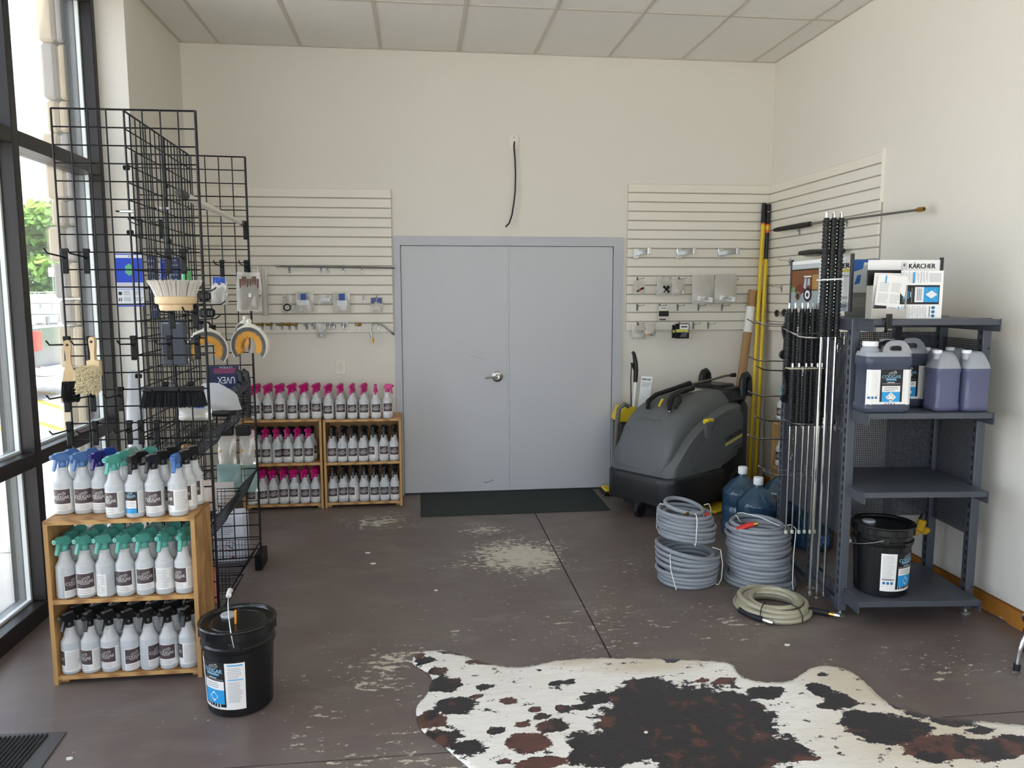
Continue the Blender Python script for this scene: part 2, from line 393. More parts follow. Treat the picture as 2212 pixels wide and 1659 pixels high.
# window wall on the left: dark bronze storefront frame
fr = M('bronze_frame', '#2b2828', .38, .3, spec=.5); bead = M('window_bead', '#dfe4e2', .4)
gl = clearmix('window_glass', '#dfe8e6', .93, .02, .08)
MY = [YJ, -2.23, -3.31, -4.39, -5.47, -6.55, -7.63, YB+.05]
win = MB(); win.box(XW-.16, YB, -.06, XW, YJ, .09, b=.004); win = struct(win, 'window_1', fr)
for i, y in enumerate(MY):
    q = MB(); a, c = (y-.05, y+.0) if i == 0 else (y-.03, y+.03); q.box(XW-.16, a, .09, XW, c, 3.5, b=.004); q.build('mullion', fr, win)
for i in range(len(MY)-1):
    y1, y0 = MY[i]-(.05 if i == 0 else .03), MY[i+1]+.03
    for z0, z1 in ((.80, .875), (2.41, 2.485), (3.44, 3.5)):
        q = MB(); q.box(XW-.15, y0, z0, XW-.002, y1, z1, b=.004); q.build('transom', fr, win)
    for z0, z1 in ((.09, .80), (.875, 2.41), (2.485, 3.44)):
        q = MB(); q.box(XW-.098, y0, z0, XW-.092, y1, z1); q.build('pane', gl, win, smooth=False)
        q = MB(); q.box(XW-.091, y1-.016, z0, XW-.07, y1, z1); q.box(XW-.091, y0+.016, z0, XW-.07, y1-.016, z0+.014)
        q.build('glazing_bead', bead, win, smooth=False)
# shop front behind the camera: the same frame, wide panes
wf = MB(); wf.box(-2.05, YB-.1, -.06, 2.4, YB, .09); wf = struct(wf, 'window_2', fr)
for x in (-2.02, -.95, .1, 1.2, 2.37):
    q = MB(); q.box(x-.03, YB-.1, .09, x+.03, YB, 3.0); q.build('mullion', fr, wf, smooth=False)
for x0, x1 in ((-1.99, -.98), (-.92, .07), (.13, 1.17), (1.23, 2.34)):
    q = MB(); q.box(x0, YB-.07, .09, x1, YB-.064, 3.0); q.build('pane', gl, wf, smooth=False)

# double doors in a painted steel frame
dm = M('door_paint', '#bbbdc1', .42, var=.03, vscale=1.2); dfm = M('door_frame_paint', '#b3b6bb', .4)
door = MB()
door.prism([(DX0-.052, 0), (DX0, 0), (DX0, DZ), (DX1, DZ), (DX1, 0), (DX1+.052, 0), (DX1+.08, 0), (DX1+.08, DZ+.075), (DX0-.052, DZ+.075)], -.018, .12)
door.box(DX0, .03, 0, DX0+.014, .07, DZ); door.box(DX1-.014, .03, 0, DX1, .07, DZ); door.box(DX0, .03, DZ-.014, DX1, .07, DZ)
door = struct(door, 'door_1', dfm)
XM = .4447
for x0, x1 in ((DX0+.004, XM-.0025), (XM+.0025, DX1-.004)):
    q = MB(); q.box(x0, -.006, .013, x1, .03, DZ-.004, b=.002); q.build('door_leaf', dm, door)
q = MB(); q.box(XM-.0135, -.011, .016, XM+.0035, -.006, DZ-.006); q.build('astragal', dm, door, smooth=False)
q = MB(); q.box(DX0, -.004, -.0, DX1, .05, .011); q.build('threshold', M('threshold', '#3a3a3a', .5, .6), door, smooth=False)
st = M('satin_steel', '#c9c7c2', .3, 1.0)
h = MB(MB and Matrix.Translation((.352, -.006, .988)) @ Matrix.Rotation(pi/2, 4, 'X')); h.lathe([(.046, 0), (.046, .004), (.040, .009), (.022, .012), (.016, .045), (.014, .05)], 28)
hd = h.build('handle_rose', st, door)
h = MB(); h.tube([(.352, -.058, .988), (.33, -.062, .988), (.29, -.06, .986), (.262, -.052, .982), (.25, -.05, .981)], [.014, .012, .0105, .0105, .010], 12, flat=.75); h.build('lever', st, hd)
q = MB(); put_line(q, lambda a, b_: V((a, -.0063, b_)), [(.235, .085), (.265, .087), (.29, .094), (.315, .108)], .006, 0); put_line(q, lambda a, b_: V((a, -.0063, b_)), [(.12, 1.17), (.2, 1.15), (.26, 1.13)], .004, 1); q.build('scuff', [M('scuff_dark', '#6e7073', .7), M('scuff_pale', '#a2a4a8', .6)], door, smooth=False)
# light switch, cable plate and loose cable
wp = M('white_plastic', '#e3ded0', .4); bk = M('black_plastic', '#121213', .38); bkr = M('black_rubber', '#17171a', .6)
q = MB(); q.box(-.969, -.007, 1.025, -.891, 0, 1.143, b=.003); s_ = thing('light_switch', 'white rocker light switch on the back wall above the far crates', 'light switch', (-.93, 0, 1.025))
q.build('cover_plate', wp, s_); q = MB(); q.box(-.947, -.011, 1.051, -.913, -.006, 1.117, b=.002); q.build('rocker', M('switch_rocker', '#d9d4c6', .35), s_)
q = MB(); q.box(.458, -.008, 2.837, .53, 0, 2.949, b=.002); c_ = thing('cable_plate', 'white blank wall plate high above the grey doors', 'wall plate', (.494, 0, 2.837))
q.build('cover_plate', wp, c_)
for z in (2.931, 2.855):
    q = MB(); q.box(.4905, -.0095, z-.003, .4975, -.0075, z+.003); q.build('screw', bk, c_, smooth=False)
pp = [(1111, 306), (1110, 318), (1112, 345), (1113, 380), (1112, 415), (1109, 440), (1105, 465), (1099, 483), (1091, 491)]
q = MB(); q.tube([V((0, -.006 if i == 0 else -.014-.004*i, 0))+V((1, 0, 1))*aty(u, v) if False else V((aty(u, v).x, -.004 if i == 0 else -.013-.003*i, aty(u, v).z)) for i, (u, v) in enumerate(pp)], .0062, 8)
one(q, 'cable', bk, 'thin black cable hanging loose from the wall plate above the doors', 'cable')

# worn wooden baseboard along the right wall
bm_ = M('stained_wood', '#a8702f', .45, var=.25, vscale=9)
poly = [(-9, .0), (-3.25, .0), (-3.2, .012), (-3.02, .0), (-2.95, -.0), (-2.9, .016), (-2.87, .006), (-2.7, .0), (-.3, .0), (-.0, .0), (-.0, .09), (-9, .09)]
q = MB(); q.prism(poly, XR-.016, XR, axis='x'); struct(q, 'baseboard_right', bm_, smooth=False)
q = MB(); q.prism([(0, .09), (-9, .09), (-9, .097), (0, .097)], XR-.01, XR, axis='x'); q.build('cap_strip', M('stained_wood_edge', '#7c4f20', .5), bpy.data.objects['baseboard_right'], smooth=False)

# ------------------------------------------------------------------ slatwall: every slat is a board of its own
slm = M('slat_white', '#e3dfd2', .45); slg = M('slat_groove', '#b5ada4', .7)
def slatwall(name, label, org, ux, nrm, width, ztop, n, first, bottom):
    """boards from z=ztop down; ux runs along the wall, nrm points into the room"""
    T = Matrix(((ux[0], nrm[0], 0, org[0]), (ux[1], nrm[1], 0, org[1]), (0, 0, 1, 0), (0, 0, 0, 1)))
    t = thing(name, label, 'slatwall', (org[0], org[1], bottom))
    q = MB(T); q.box(0, .002, bottom, width, .008, ztop); q.build('backing', slg, t, smooth=False)
    z = first; tops = [ztop]+[first-.0762*i-.0045 for i in range(n)]
    bots = [first-.0762*i+.0045 for i in range(n)]+[bottom]
    for a, b in zip(tops, bots):
        if a-b < .01: continue
        q = MB(T); q.box(.0, .008, b, width, .021, a, b=.0025); q.build('slat', slm, t)
    return t
slatwall('slatwall', 'white slatwall panel left of the grey doors', (XL+.002, 0, 0), (1, 0), (0, -1), -.4985-XL-.002, 2.504, 14, 2.4313, 1.3655)
slatwall('slatwall', 'white slatwall panel on the back wall right of the doors', (1.449, 0, 0), (1, 0), (0, -1), XR-1.449-.002, 2.578, 15, 2.5065, 1.3645)
slatwall('slatwall', 'white slatwall panel on the right wall behind the shelving', (XR-.0008, -1.6354, 0), (0, 1), (-1, 0), 1.6354-.024, 2.578, 15, 2.5065, 1.3645)
q = MB(); q.box(XR-.024, -1.640, 2.26, XR-.001, -1.6354, 2.60); q.build('edge_trim', M('edge_trim', '#e9e6dc', .4), [o for o in bpy.data.objects if o.name == 'slatwall.002'][0], smooth=False)

# ------------------------------------------------------------------ mats and the cowhide
q = MB(); P = [atz(908, 1113), atz(1322, 1108), atz(1290, 1058), atz(913, 1066)]
pm = M('door_mat_green', '#2b3230', .95, bump=.3, bscale=400, var=.12, vscale=40)
m_ = thing('door_mat', 'thin dark grey-green mat in front of the double doors', 'mat', (.45, -.35, 0))
q.box(-.30, -.675, .0005, 1.17, -.02, .006, b=.002); q.build('pile', pm, m_)
m_ = thing('entrance_mat', 'ribbed charcoal entrance mat at the lower left corner', 'mat', (-2.0, -3.9, 0))
q = MB(); q.prism([(-2.2, -3.385), (-1.66, -3.413), (-1.60, -4.5), (-2.2, -4.5)], .0005, .005, axis='z'); q.build('border', M('mat_border', '#4b4a4a', .5), m_)
rib = M('mat_rib', '#343536', .95, bump=.6, bscale=500, var=.3, vscale=120)
x = -2.19; k = 0
while x < -1.715:
    q = MB(); q.box(x, -4.49, .005, x+.010, -3.43+.01*(x+2.2), .0115, b=.003); q.build('rib', rib, m_); x += .0165

def cowhide():
    # outline on the floor, clockwise from the near-left corner; dark patches as soft blobs
    out = [(1020, 1659), (985, 1632), (950, 1600), (915, 1580), (903, 1562), (897, 1535), (903, 1516), (922, 1500), (928, 1478), (936, 1460), (912, 1443), (893, 1434), (889, 1424), (896, 1412), (920, 1403), (950, 1401),
           (985, 1407), (1020, 1420), (1060, 1432), (1110, 1440), (1150, 1436), (1200, 1424), (1260, 1419), (1340, 1419), (1420, 1420), (1500, 1423), (1560, 1426), (1585, 1432), (1590, 1446), (1605, 1460), (1640, 1470),
           (1690, 1472), (1715, 1466), (1738, 1450), (1755, 1438), (1785, 1434), (1815, 1438), (1850, 1452), (1872, 1472), (1895, 1498), (1925, 1520), (1960, 1532), (2010, 1543), (2080, 1551), (2150, 1557), (2212, 1564)]
    pts = [atz(u, v, .012) for u, v in out]; pts = [(p.x, p.y) for p in pts]
    pts += [(2.35, -3.86), (2.75, -3.9), (2.62, -4.25), (2.2, -4.5), (1.4, -4.62), (.7, -4.75), (.15, -4.55), (.02, -4.1)]
    # smooth the outline
    for _ in range(2):
        n = len(pts); pts = [p for i in range(n) for p in ((pts[i][0]*.75+pts[(i+1) % n][0]*.25, pts[i][1]*.75+pts[(i+1) % n][1]*.25), (pts[i][0]*.25+pts[(i+1) % n][0]*.75, pts[i][1]*.25+pts[(i+1) % n][1]*.75))]
    A = np.array(pts); st_ = .017
    gx = np.arange(A[:, 0].min()-.02, A[:, 0].max()+.02, st_); gy = np.arange(A[:, 1].min()-.02, A[:, 1].max()+.02, st_)
    GX, GY = np.meshgrid(gx, gy); P = np.stack([GX.ravel(), GY.ravel()], 1)
    inside = np.zeros(len(P), bool); n = len(A)
    dmin = np.full(len(P), 9.0); near = np.zeros_like(P)
    for i in range(n):
        a, b = A[i], A[(i+1) % n]
        c = ((a[1] > P[:, 1]) != (b[1] > P[:, 1])); xi = (b[0]-a[0])*(P[:, 1]-a[1])/((b[1]-a[1]) or 1e-12)+a[0]; inside ^= c & (P[:, 0] < xi)
        ab = b-a; t = np.clip(((P-a)@ab)/(ab@ab+1e-12), 0, 1); q = a+t[:, None]*ab; d = np.hypot(*(P-q).T); s = d < dmin; dmin[s] = d[s]; near[s] = q[s]
    sd = np.where(inside, -dmin, dmin)
    # snap border vertices to the outline
    keep = sd < st_*.72; snap = keep & (np.abs(sd) < st_*.72); P[snap] = near[snap]
    W_ = len(gx); idx = -np.ones(len(P), int); idx[keep] = np.arange(keep.sum())
    fs = []
    kk = keep.reshape(GX.shape)
    J, I = np.nonzero(kk[:-1, :-1] & kk[1:, :-1] & kk[:-1, 1:] & kk[1:, 1:])
    for j, i in zip(J, I): fs.append((idx[j*W_+i], idx[j*W_+i+1], idx[(j+1)*W_+i+1], idx[(j+1)*W_+i]))
    PP = P[keep]
    edge = np.clip(-sd[keep]/.03, 0, 1)
    z = .004+.007*np.sqrt(edge)+.0025*np.sin(PP[:, 0]*9+PP[:, 1]*5)*np.clip(edge, 0, 1)
    nv = len(PP)
    # patches in reference-frame pixels on the floor: (u, v, ru, rv, strength, brown)
    B = [(1480, 1560, 230, 95, 1.0, .25), (1400, 1525, 110, 50, 1.0, .1), (1590, 1545, 90, 60, 1.0, .3), (1350, 1610, 90, 45, 1.0, .1), (1560, 1630, 200, 60, 1.0, .35), (1290, 1512, 55, 16, .8, .1), (1300, 1640, 90, 30, 1, .1),
         (1270, 1615, 60, 35, .7, .3), (1655, 1500, 50, 16, .8, .1), (1700, 1640, 90, 18, .7, .4), (960, 1485, 45, 20, .8, .2), (985, 1530, 60, 22, .8, .15), (930, 1560, 45, 22, .9, .6), (950, 1600, 60, 25, .7, .3),
         (1140, 1610, 62, 26, 1.0, .7), (1195, 1575, 45, 15, .9, .5), (1045, 1490, 22, 7, .9, 0), (1075, 1585, 22, 8, .9, 0), (1200, 1480, 22, 6, .9, 0), (1230, 1478, 18, 5, .9, 0), (1215, 1535, 25, 10, .9, .3), (1258, 1532, 28, 7, .9, 0),
         (1098, 1520, 22, 10, .8, 1), (1155, 1538, 18, 8, .8, 1), (1170, 1555, 22, 8, .8, .6), (1130, 1572, 22, 8, .7, 1), (1030, 1510, 16, 6, .8, .6), (990, 1413, 40, 8, .8, .4), (1060, 1432, 60, 9, .8, .9), (920, 1432, 28, 9, .8, .2),
         (905, 1420, 12, 8, .8, .9), (945, 1455, 30, 10, .8, .5), (1450, 1428, 26, 9, .8, .3), (1565, 1475, 35, 8, .8, 1), (1520, 1474, 18, 4, .7, 1), (1770, 1495, 30, 16, 1, 0), (1815, 1520, 40, 18, .9, .1), (1775, 1462, 14, 4, .8, 0),
         (1790, 1530, 30, 10, .8, 0), (1920, 1580, 110, 34, 1.0, .2), (1860, 1560, 55, 20, .9, 0), (2030, 1620, 100, 28, 1.0, .6), (2130, 1625, 110, 24, 1.0, .45), (2010, 1640, 40, 14, .9, 0), (1935, 1530, 15, 8, .9, 0), (1980, 1547, 30, 10, .9, .3),
         (2060, 1563, 60, 12, .9, .4), (2120, 1583, 40, 8, .8, 0), (2190, 1610, 50, 20, .8, .4), (1850, 1545, 20, 8, .7, 0), (1735, 1565, 0.1, 0.1, 0, 0), (1170, 1655, 70, 16, .8, 1), (1400, 1480, 70, 12, .7, 0), (1690, 1620, 60, 20, .7, .2), (1090, 1650, 20, 6, .6, 1), (1010, 1620, 45, 20, .7, .1), (870, 1520, 1, 1, 0, 0)]
    dark = np.full(nv, -1.0); brown = np.zeros(nv); cream = np.zeros(nv)
    for u, v, ru, rv, s, br in B:
        c = atz(u, v); ex = (atz(u+ru, v)-c).length; ey = (atz(u, v-rv)-atz(u, v+rv)).length/2
        dx = (PP[:, 0]-c.x)/max(ex, 1e-3); dy = (PP[:, 1]-c.y)/max(ey, 1e-3)
        f = s*(1-np.sqrt(dx*dx+dy*dy)); f = np.maximum(f, -1); brown = np.where(f > dark, br, brown); dark = np.maximum(dark, f)
    for u, v, ru, rv in ((1400, 1440, 170, 25), (1850, 1480, 160, 80), (1250, 1435, 90, 12), (2000, 1600, 300, 100)):
        c = atz(u, v); ex = (atz(u+ru, v)-c).length; ey = (atz(u, v-rv)-atz(u, v+rv)).length/2
        cream = np.maximum(cream, 1-np.sqrt(((PP[:, 0]-c.x)/ex)**2+((PP[:, 1]-c.y)/ey)**2))
    me = bpy.data.meshes.new('cowhide_rug')
    vs = [(x, y, h) for (x, y), h in zip(PP, z)]
    me.from_pydata(vs, [], fs)
    for nm, arr in (('dark', dark), ('brown', brown), ('cream', cream)):
        at = me.attributes.new(nm, 'FLOAT', 'POINT'); at.data.foreach_set('value', arr.astype(np.float32))
    me.polygons.foreach_set('use_smooth', [True]*len(me.polygons))
    m = bpy.data.materials.new('cowhide'); m.use_nodes = True; nt = m.node_tree; N = nt.nodes.new; L = nt.links.new; b = nt.nodes['Principled BSDF']
    def at(nm): n = N('ShaderNodeAttribute'); n.attribute_name = nm; return n.outputs['Fac']
    geo = N('ShaderNodeNewGeometry')
    def noise(scale, det, rough, sx=1, sy=1):
        mp = N('ShaderNodeMapping'); mp.inputs['Scale'].default_value = (sx, sy, 1); n = N('ShaderNodeTexNoise'); n.inputs['Scale'].default_value = scale; n.inputs['Detail'].default_value = det; n.inputs['Roughness'].default_value = rough
        L(geo.outputs['Position'], mp.inputs[0]); L(mp.outputs[0], n.inputs['Vector']); return n.outputs[0]
    def mr(x, a, c, d=0.0, e=1.0):
        n = N('ShaderNodeMapRange'); L(x, n.inputs['Value']); n.inputs['From Min'].default_value = a; n.inputs['From Max'].default_value = c; n.inputs['To Min'].default_value = d; n.inputs['To Max'].default_value = e; return n.outputs[0]
    def mth(op, a, c):
        n = N('ShaderNodeMath'); n.operation = op
        for i, x in enumerate((a, c)):
            if isinstance(x, (int, float)): n.inputs[i].default_value = x
            else: L(x, n.inputs[i])
        return n.outputs[0]
    def mix(f, a, c):
        n = N('ShaderNodeMix'); n.data_type = 'RGBA'; L(f, n.inputs[0])
        for i, x in ((6, a), (7, c)):
            if isinstance(x, str): n.inputs[i].default_value = lin(x)
            else: L(x, n.inputs[i])
        return n.outputs[2]
    nz = mr(noise(20, 5, .7, .8, 1.2), .25, .75, -.40, .16)
    f = mr(mth('ADD', at('dark'), nz), -.005, .03)
    br = mr(mth('ADD', at('brown'), mr(noise(11, 4, .6), .25, .75, -.75, .65)), .35, .62)
    dk = mix(br, '#1d1513', '#5d3524'); dk = mix(mr(noise(60, 3, .6, .3, 1.4), .35, .75, 0, .5), dk, '#140f0e')
    wh = mix(mr(at('cream'), .0, .7), '#eeeae2', '#d5c9b3'); wh = mix(mr(noise(40, 4, .6, .3, 1.5), .4, .8, 0, .28), wh, '#b9ab96')
    L(mix(f, wh, dk), b.inputs['Base Color']); b.inputs['Roughness'].default_value = .62; b.inputs['Sheen Weight'].default_value = .15; b.inputs['Specular IOR Level'].default_value = .25
    bp = N('ShaderNodeBump'); bp.inputs['Strength'].default_value = .5; bp.inputs['Distance'].default_value = .004
    L(noise(160, 3, .6, .25, 1.4), bp.inputs['Height']); L(bp.outputs[0], b.inputs['Normal'])
    me.materials.append(m)
    o = bpy.data.objects.new('cowhide_rug', me); COL.objects.link(o); o.location = (0, 0, 0)
    tag(o, 'white, black and brown cowhide rug spread on the floor in the foreground', 'rug')
    sd_ = o.modifiers.new('Solidify', 'SOLIDIFY'); sd_.thickness = .003; sd_.offset = -1
cowhide()
# ------------------------------------------------------------------ outdoors, seen through the window wall
GZ = -.12
conc = M('sunlit_concrete', '#d4d0c6', .85, bump=.1, bscale=60, var=.06, vscale=1.2)
asph = M('parking_concrete', '#d0ccc3', .9, var=.08, vscale=.6)
g = MB(); g.box(-60, -45, GZ-.3, XW-.16, 30, GZ-.012)
g.box(XW-.16, -45, GZ-.3, 30, YB-.1, GZ-.012); g.box(XW-.16, .12, GZ-.3, 30, 30, GZ-.012)
gnd = struct(g, 'ground', asph, smooth=False)
for i in range(-5, 8):
    q = MB(); q.box(-4.2, i*1.55-.76, GZ-.012, XW-.165, i*1.55+.76, GZ, b=.006); q.build('sidewalk_slab', conc, gnd, smooth=False)
for i in range(-4, 5):
    q = MB(); q.box(i*1.6-.78, YB-2.2, GZ-.012, i*1.6+.78, YB-.12, GZ, b=.006); q.build('sidewalk_slab', conc, gnd, smooth=False)
yl = M('yellow_paint', '#d9b23c', .7)
for (a, b_) in (((60, 858), (158, 888)), ((60, 904), (140, 928)), ((30, 838), (120, 850)), ((-60, 905), (20, 930))):
    A, B = atz(*a, GZ), atz(*b_, GZ); d = (B-A).normalized(); n = V((-d.y, d.x, 0))*.055
    q = MB(); q.add([A-n, B-n, B+n, A+n], [(0, 1, 2, 3)]); q.v = [p+V((0, 0, -.008)) for p in q.v]; q.build('parking_line', yl, gnd, smooth=False)
grass = M('grass_verge', '#6f9a3a', .95, bump=1.0, bscale=3, var=.25, vscale=2)
q = MB(); q.prism([(30, GZ-.3), (30, GZ+.0), (46, .75), (70, 1.6), (160, 2.5), (160, GZ-.3)], -220, 60, axis='x'); q.T = None
q.v = [V((p.x, p.y, p.z)) for p in q.v]; struct(q, 'lawn', grass, smooth=False)
# rough stone pier outside the jamb
sp = thing('stone_pier', 'rough tan and grey stone pier outside the window, beside the jamb', 'stone pier', (-2.55, -1.0, GZ))
sm = [M('stone_tan', '#b7a78e', .9, bump=.8, bscale=14, var=.15, vscale=5), M('stone_grey', '#9a938d', .9, bump=.8, bscale=14, var=.15, vscale=5), M('stone_buff', '#c2b195', .9, bump=.8, bscale=14, var=.15, vscale=5)]
z = GZ; k = 0
while z < 4.0:
    h = rnd.uniform(.16, .34); x0 = -2.56+rnd.uniform(-.018, .018); xm = -2.47+rnd.uniform(-.015, .02)
    for (a, b_) in ((x0, xm-.004), (xm+.004, -2.402)):
        q = MB(); q.box(a, -1.20+rnd.uniform(-.012, .012), z+.004, b_, -.85, z+h-.004, b=.016); q.build('stone', sm[k % 3], sp); k += rnd.choice((1, 1, 2))
    z += h
# tree line
lm = [M('leaf_lit', '#86a94a', .7), M('leaf_mid', '#5d8436', .7), M('leaf_shaded', '#3d5e2a', .7)]
bark = M('bark', '#5a4a3a', .9)
def tree(x, y, z0, H, R, label, seed, n=2600):
    rr = random.Random(seed); t = thing('tree', label, 'tree', (x, y, z0))
    q = MB(); q.tube([(x, y, z0), (x+.1, y, z0+H*.3), (x, y+.1, z0+H*.75)], [.22, .17, .06], 7)
    for i in range(6):
        a = rr.uniform(0, 6.28); q.tube([(x, y, z0+H*(.3+.06*i)), (x+cos(a)*R*.6, y+sin(a)*R*.6, z0+H*(.5+.07*i))], [.09, .03], 5)
    q.build('trunk', bark, t)
    cl = [(rr.uniform(-1, 1)*R*.62, rr.uniform(-1, 1)*R*.62, rr.uniform(-.75, .85)) for _ in range(26)]
    q = MB()
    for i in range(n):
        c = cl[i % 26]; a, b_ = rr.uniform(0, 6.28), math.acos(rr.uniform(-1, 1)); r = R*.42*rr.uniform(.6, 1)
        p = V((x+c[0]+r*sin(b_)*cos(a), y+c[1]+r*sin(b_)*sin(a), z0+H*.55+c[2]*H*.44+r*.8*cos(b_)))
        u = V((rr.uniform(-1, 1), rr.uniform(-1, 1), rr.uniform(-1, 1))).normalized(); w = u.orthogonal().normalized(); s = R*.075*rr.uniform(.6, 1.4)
        q.add([p-u*s-w*s*.5, p+u*s*.2-w*s*.7, p+u*s, p+u*s*.2+w*s*.7], [(0, 1, 2, 3)], 0 if b_ < .9 else (1 if b_ < 1.8 else 2))  # clump tops paler, undersides darker: sunlight and shade put into the leaf colour
    f = q.build('foliage', lm, t, smooth=False); f['kind'] = 'stuff'
tree(-26.0, 50, 1.0, 6.6, 3.6, 'bright green tree in the middle beyond the road, outside the window', 3)
tree(-29.5, 62, 1.4, 6.4, 3.8, 'tree behind the bright green one, further right outside the window', 4)
tree(-33.0, 46, 1.0, 6.0, 3.2, 'darker green tree to the left beyond the road, outside the window', 5)
tree(-41.0, 53, 1.0, 6.2, 3.6, 'leftmost tree seen through the window, beyond the pickup', 6)
# speed limit sign
S = aty(117, 640, 34.0)
t = thing('road_sign', 'white speed limit 35 sign on a thin green post by the road', 'road sign', S)
q = MB(); q.tube([S, S+V((0, 0, 1.9))], .03, 6); q.build('post', M('sign_post', '#5f8a7d', .6), t)
q = MB(); q.box(S.x-.16, S.y-.06, S.z+.95, S.x+.16, S.y-.04, S.z+1.38, b=.005); q.build('plate', M('sign_white', '#f4f4f2', .5), t)
q = MB(); fn = lambda a, b_: V((S.x+a, S.y-.063, S.z+1.165+b_))
put_text(q, '35', fn, 0, -.07, .2, .17); put_text(q, 'SPEED', fn, 0, .155, .2, .06); put_text(q, 'LIMIT', fn, 0, .075, .2, .06); q.build('lettering', bk, t, smooth=False)
# tank on a trailer, and the parked pickup
def ibc(cx, cyy, z0):
    t = thing('tank', 'white caged liquid tank standing on a trailer behind the pickup', 'tank', (cx, cyy, z0))
    q = MB(); q.box(cx-.52, cyy-.5, z0, cx+.52, cyy+.5, z0+1.05, b=.06); q.build('plastic_body', M('tank_white', '#e8ebe6', .5), t)
    q = MB()
    for i in range(5):
        x = cx-.54+.27*i; q.tube([(x, cyy-.54, z0), (x, cyy-.54, z0+1.1)], .018, 5)
        zz = z0+.05+.26*i; q.tube([(cx-.54, cyy-.54, zz), (cx+.54, cyy-.54, zz), (cx+.54, cyy+.54, zz), (cx-.54, cyy+.54, zz)], .018, 5, closed=True)
    q.build('cage', M('galvanised', '#a9b0b0', .5, .6), t)
T0 = atz(93, 800, GZ); ibc(T0.x, T0.y+1.2, .62)
t = thing('trailer', 'flat black trailer carrying the white tank and machinery', 'trailer', (T0.x, T0.y, GZ))
q = MB(); q.box(T0.x-2.2, T0.y-.6, .42, T0.x+2.2, T0.y+1.9, .62, b=.02); q.build('deck', bk, t)
for dx in (-.5, .4):
    q = MB(Matrix.Translation((T0.x+dx, T0.y-.5, .22)) @ Matrix.Rotation(pi/2, 4, 'X')); q.lathe([(.34, -.1), (.34, .1), (.2, .1), (.18, .06), (0, .06)], 18); q.build('wheel', bkr, t)
q = MB()
t2 = thing('pump_unit', 'small silver engine and pump on the trailer beside the tank', 'engine', (T0.x+.5, T0.y-.35, .62))
for i in range(16): q.cbox((T0.x+.1+rnd.uniform(0, .9), T0.y-.4+rnd.uniform(0, .3), .75+rnd.uniform(0, .35)), (rnd.uniform(.08, .25),)*3, b=.02, rz=rnd.uniform(0, 1))
q.box(T0.x+.15, T0.y-.35, .621, T0.x+.9, T0.y-.1, .8, b=.02); q.build('engine_block', M('dull_alloy', '#b9bcbc', .4, .7), t2)
R0 = atz(80, 868, GZ); tx, ty = R0.x+.05, R0.y
t = thing('pickup_truck', 'grey pickup truck parked outside the window, tail towards the shop', 'pickup truck', (tx-2.7, ty+.9, GZ))
pg = M('truck_grey', '#63676c', .3, .4, coat=.6); dg = M('dark_glass', '#1b2226', .08); chm = M('chrome', '#d9dbdc', .12, 1.0)
q = MB(); z = GZ
q.prism([(tx-5.4, z+.45), (tx-5.45, z+.85), (tx-5.2, z+1.05), (tx-4.0, z+1.15), (tx-3.3, z+1.75), (tx-2.0, z+1.8), (tx-1.75, z+1.2), (tx-.02, z+1.22), (tx, z+.5)], ty, ty+1.85); q.build('body', pg, t)
q = MB(); q.prism([(tx-3.85, z+1.17), (tx-3.25, z+1.68), (tx-2.1, z+1.72), (tx-1.95, z+1.2)], ty-.012, ty); q.build('side_window', dg, t)
for wx in (tx-4.5, tx-1.15):
    q = MB(Matrix.Translation((wx, ty-.02, z+.38)) @ Matrix.Rotation(pi/2, 4, 'X')); q.lathe([(.38, -.22), (.38, 0), (.24, .015), (.22, 0), (0, .02)], 22, mats=[0, 0, 0, 1]); q.build('wheel', [bkr, chm], t)
q = MB(); q.box(tx-.10, ty-.012, z+.85, tx+.015, ty+.2, z+1.18, b=.01); q.build('tail_lamp', M('tail_red', '#d5362f', .2), t)
q = MB(); q.tube([(tx-.25, ty-.03, z+.55), (tx+.12, ty-.02, z+.5), (tx+.17, ty+.3, z+.5), (tx+.17, ty+1.6, z+.5)], [.09]*4, 8); q.build('bumper', chm, t)
# ------------------------------------------------------------------ spray bottles
BR = .0396
hd_air = milky('bottle_plastic', '#f8f9f9', .38, .06, .3); hd_liq = milky('bottle_with_liquid', '#eef3f6', .38, .06, .3)
ply_w = M('label_white', '#eceae6', .5); lbrown = M('label_brown', '#4f4243', .45); lsil = M('label_silver', '#c6c4c4', .35, .3); lgrey = M('label_print', '#9b979c', .6)
lblack = M('label_black', '#1f1f22', .4); lblue = M('label_blue', '#2f9bd8', .4); lpale = M('label_pale_blue', '#8fc3de', .4)
prof = [(.0, 0), (BR-.006, 0), (BR-.001, .004), (BR, .010), (BR, .146), (BR-.002, .152), (BR-.006, .158)]
prof += [(.031, .164), (.0275, .170)]
for i in range(6): prof += [(.0272-.0009*i, .172+.005*i), (.0258-.0009*i, .1745+.005*i)]
prof += [(.0222, .203), (.0228, .208), (.0215, .2135), (.0125, .2145), (.0125, .218)]
_q = MB(); _q.lathe(prof, 20, mats=[1 if p[1] < .137 else 0 for p in prof]); _q.v = [V((p.x, p.y, p.z*.962)) for p in _q.v]; BODY = _q.mesh('bottle', [hd_air, hd_liq], angle=1.2)
def cyl(r, rot=0.0): return lambda a, b_: V((r*sin(a+rot), -r*cos(a+rot), b_))
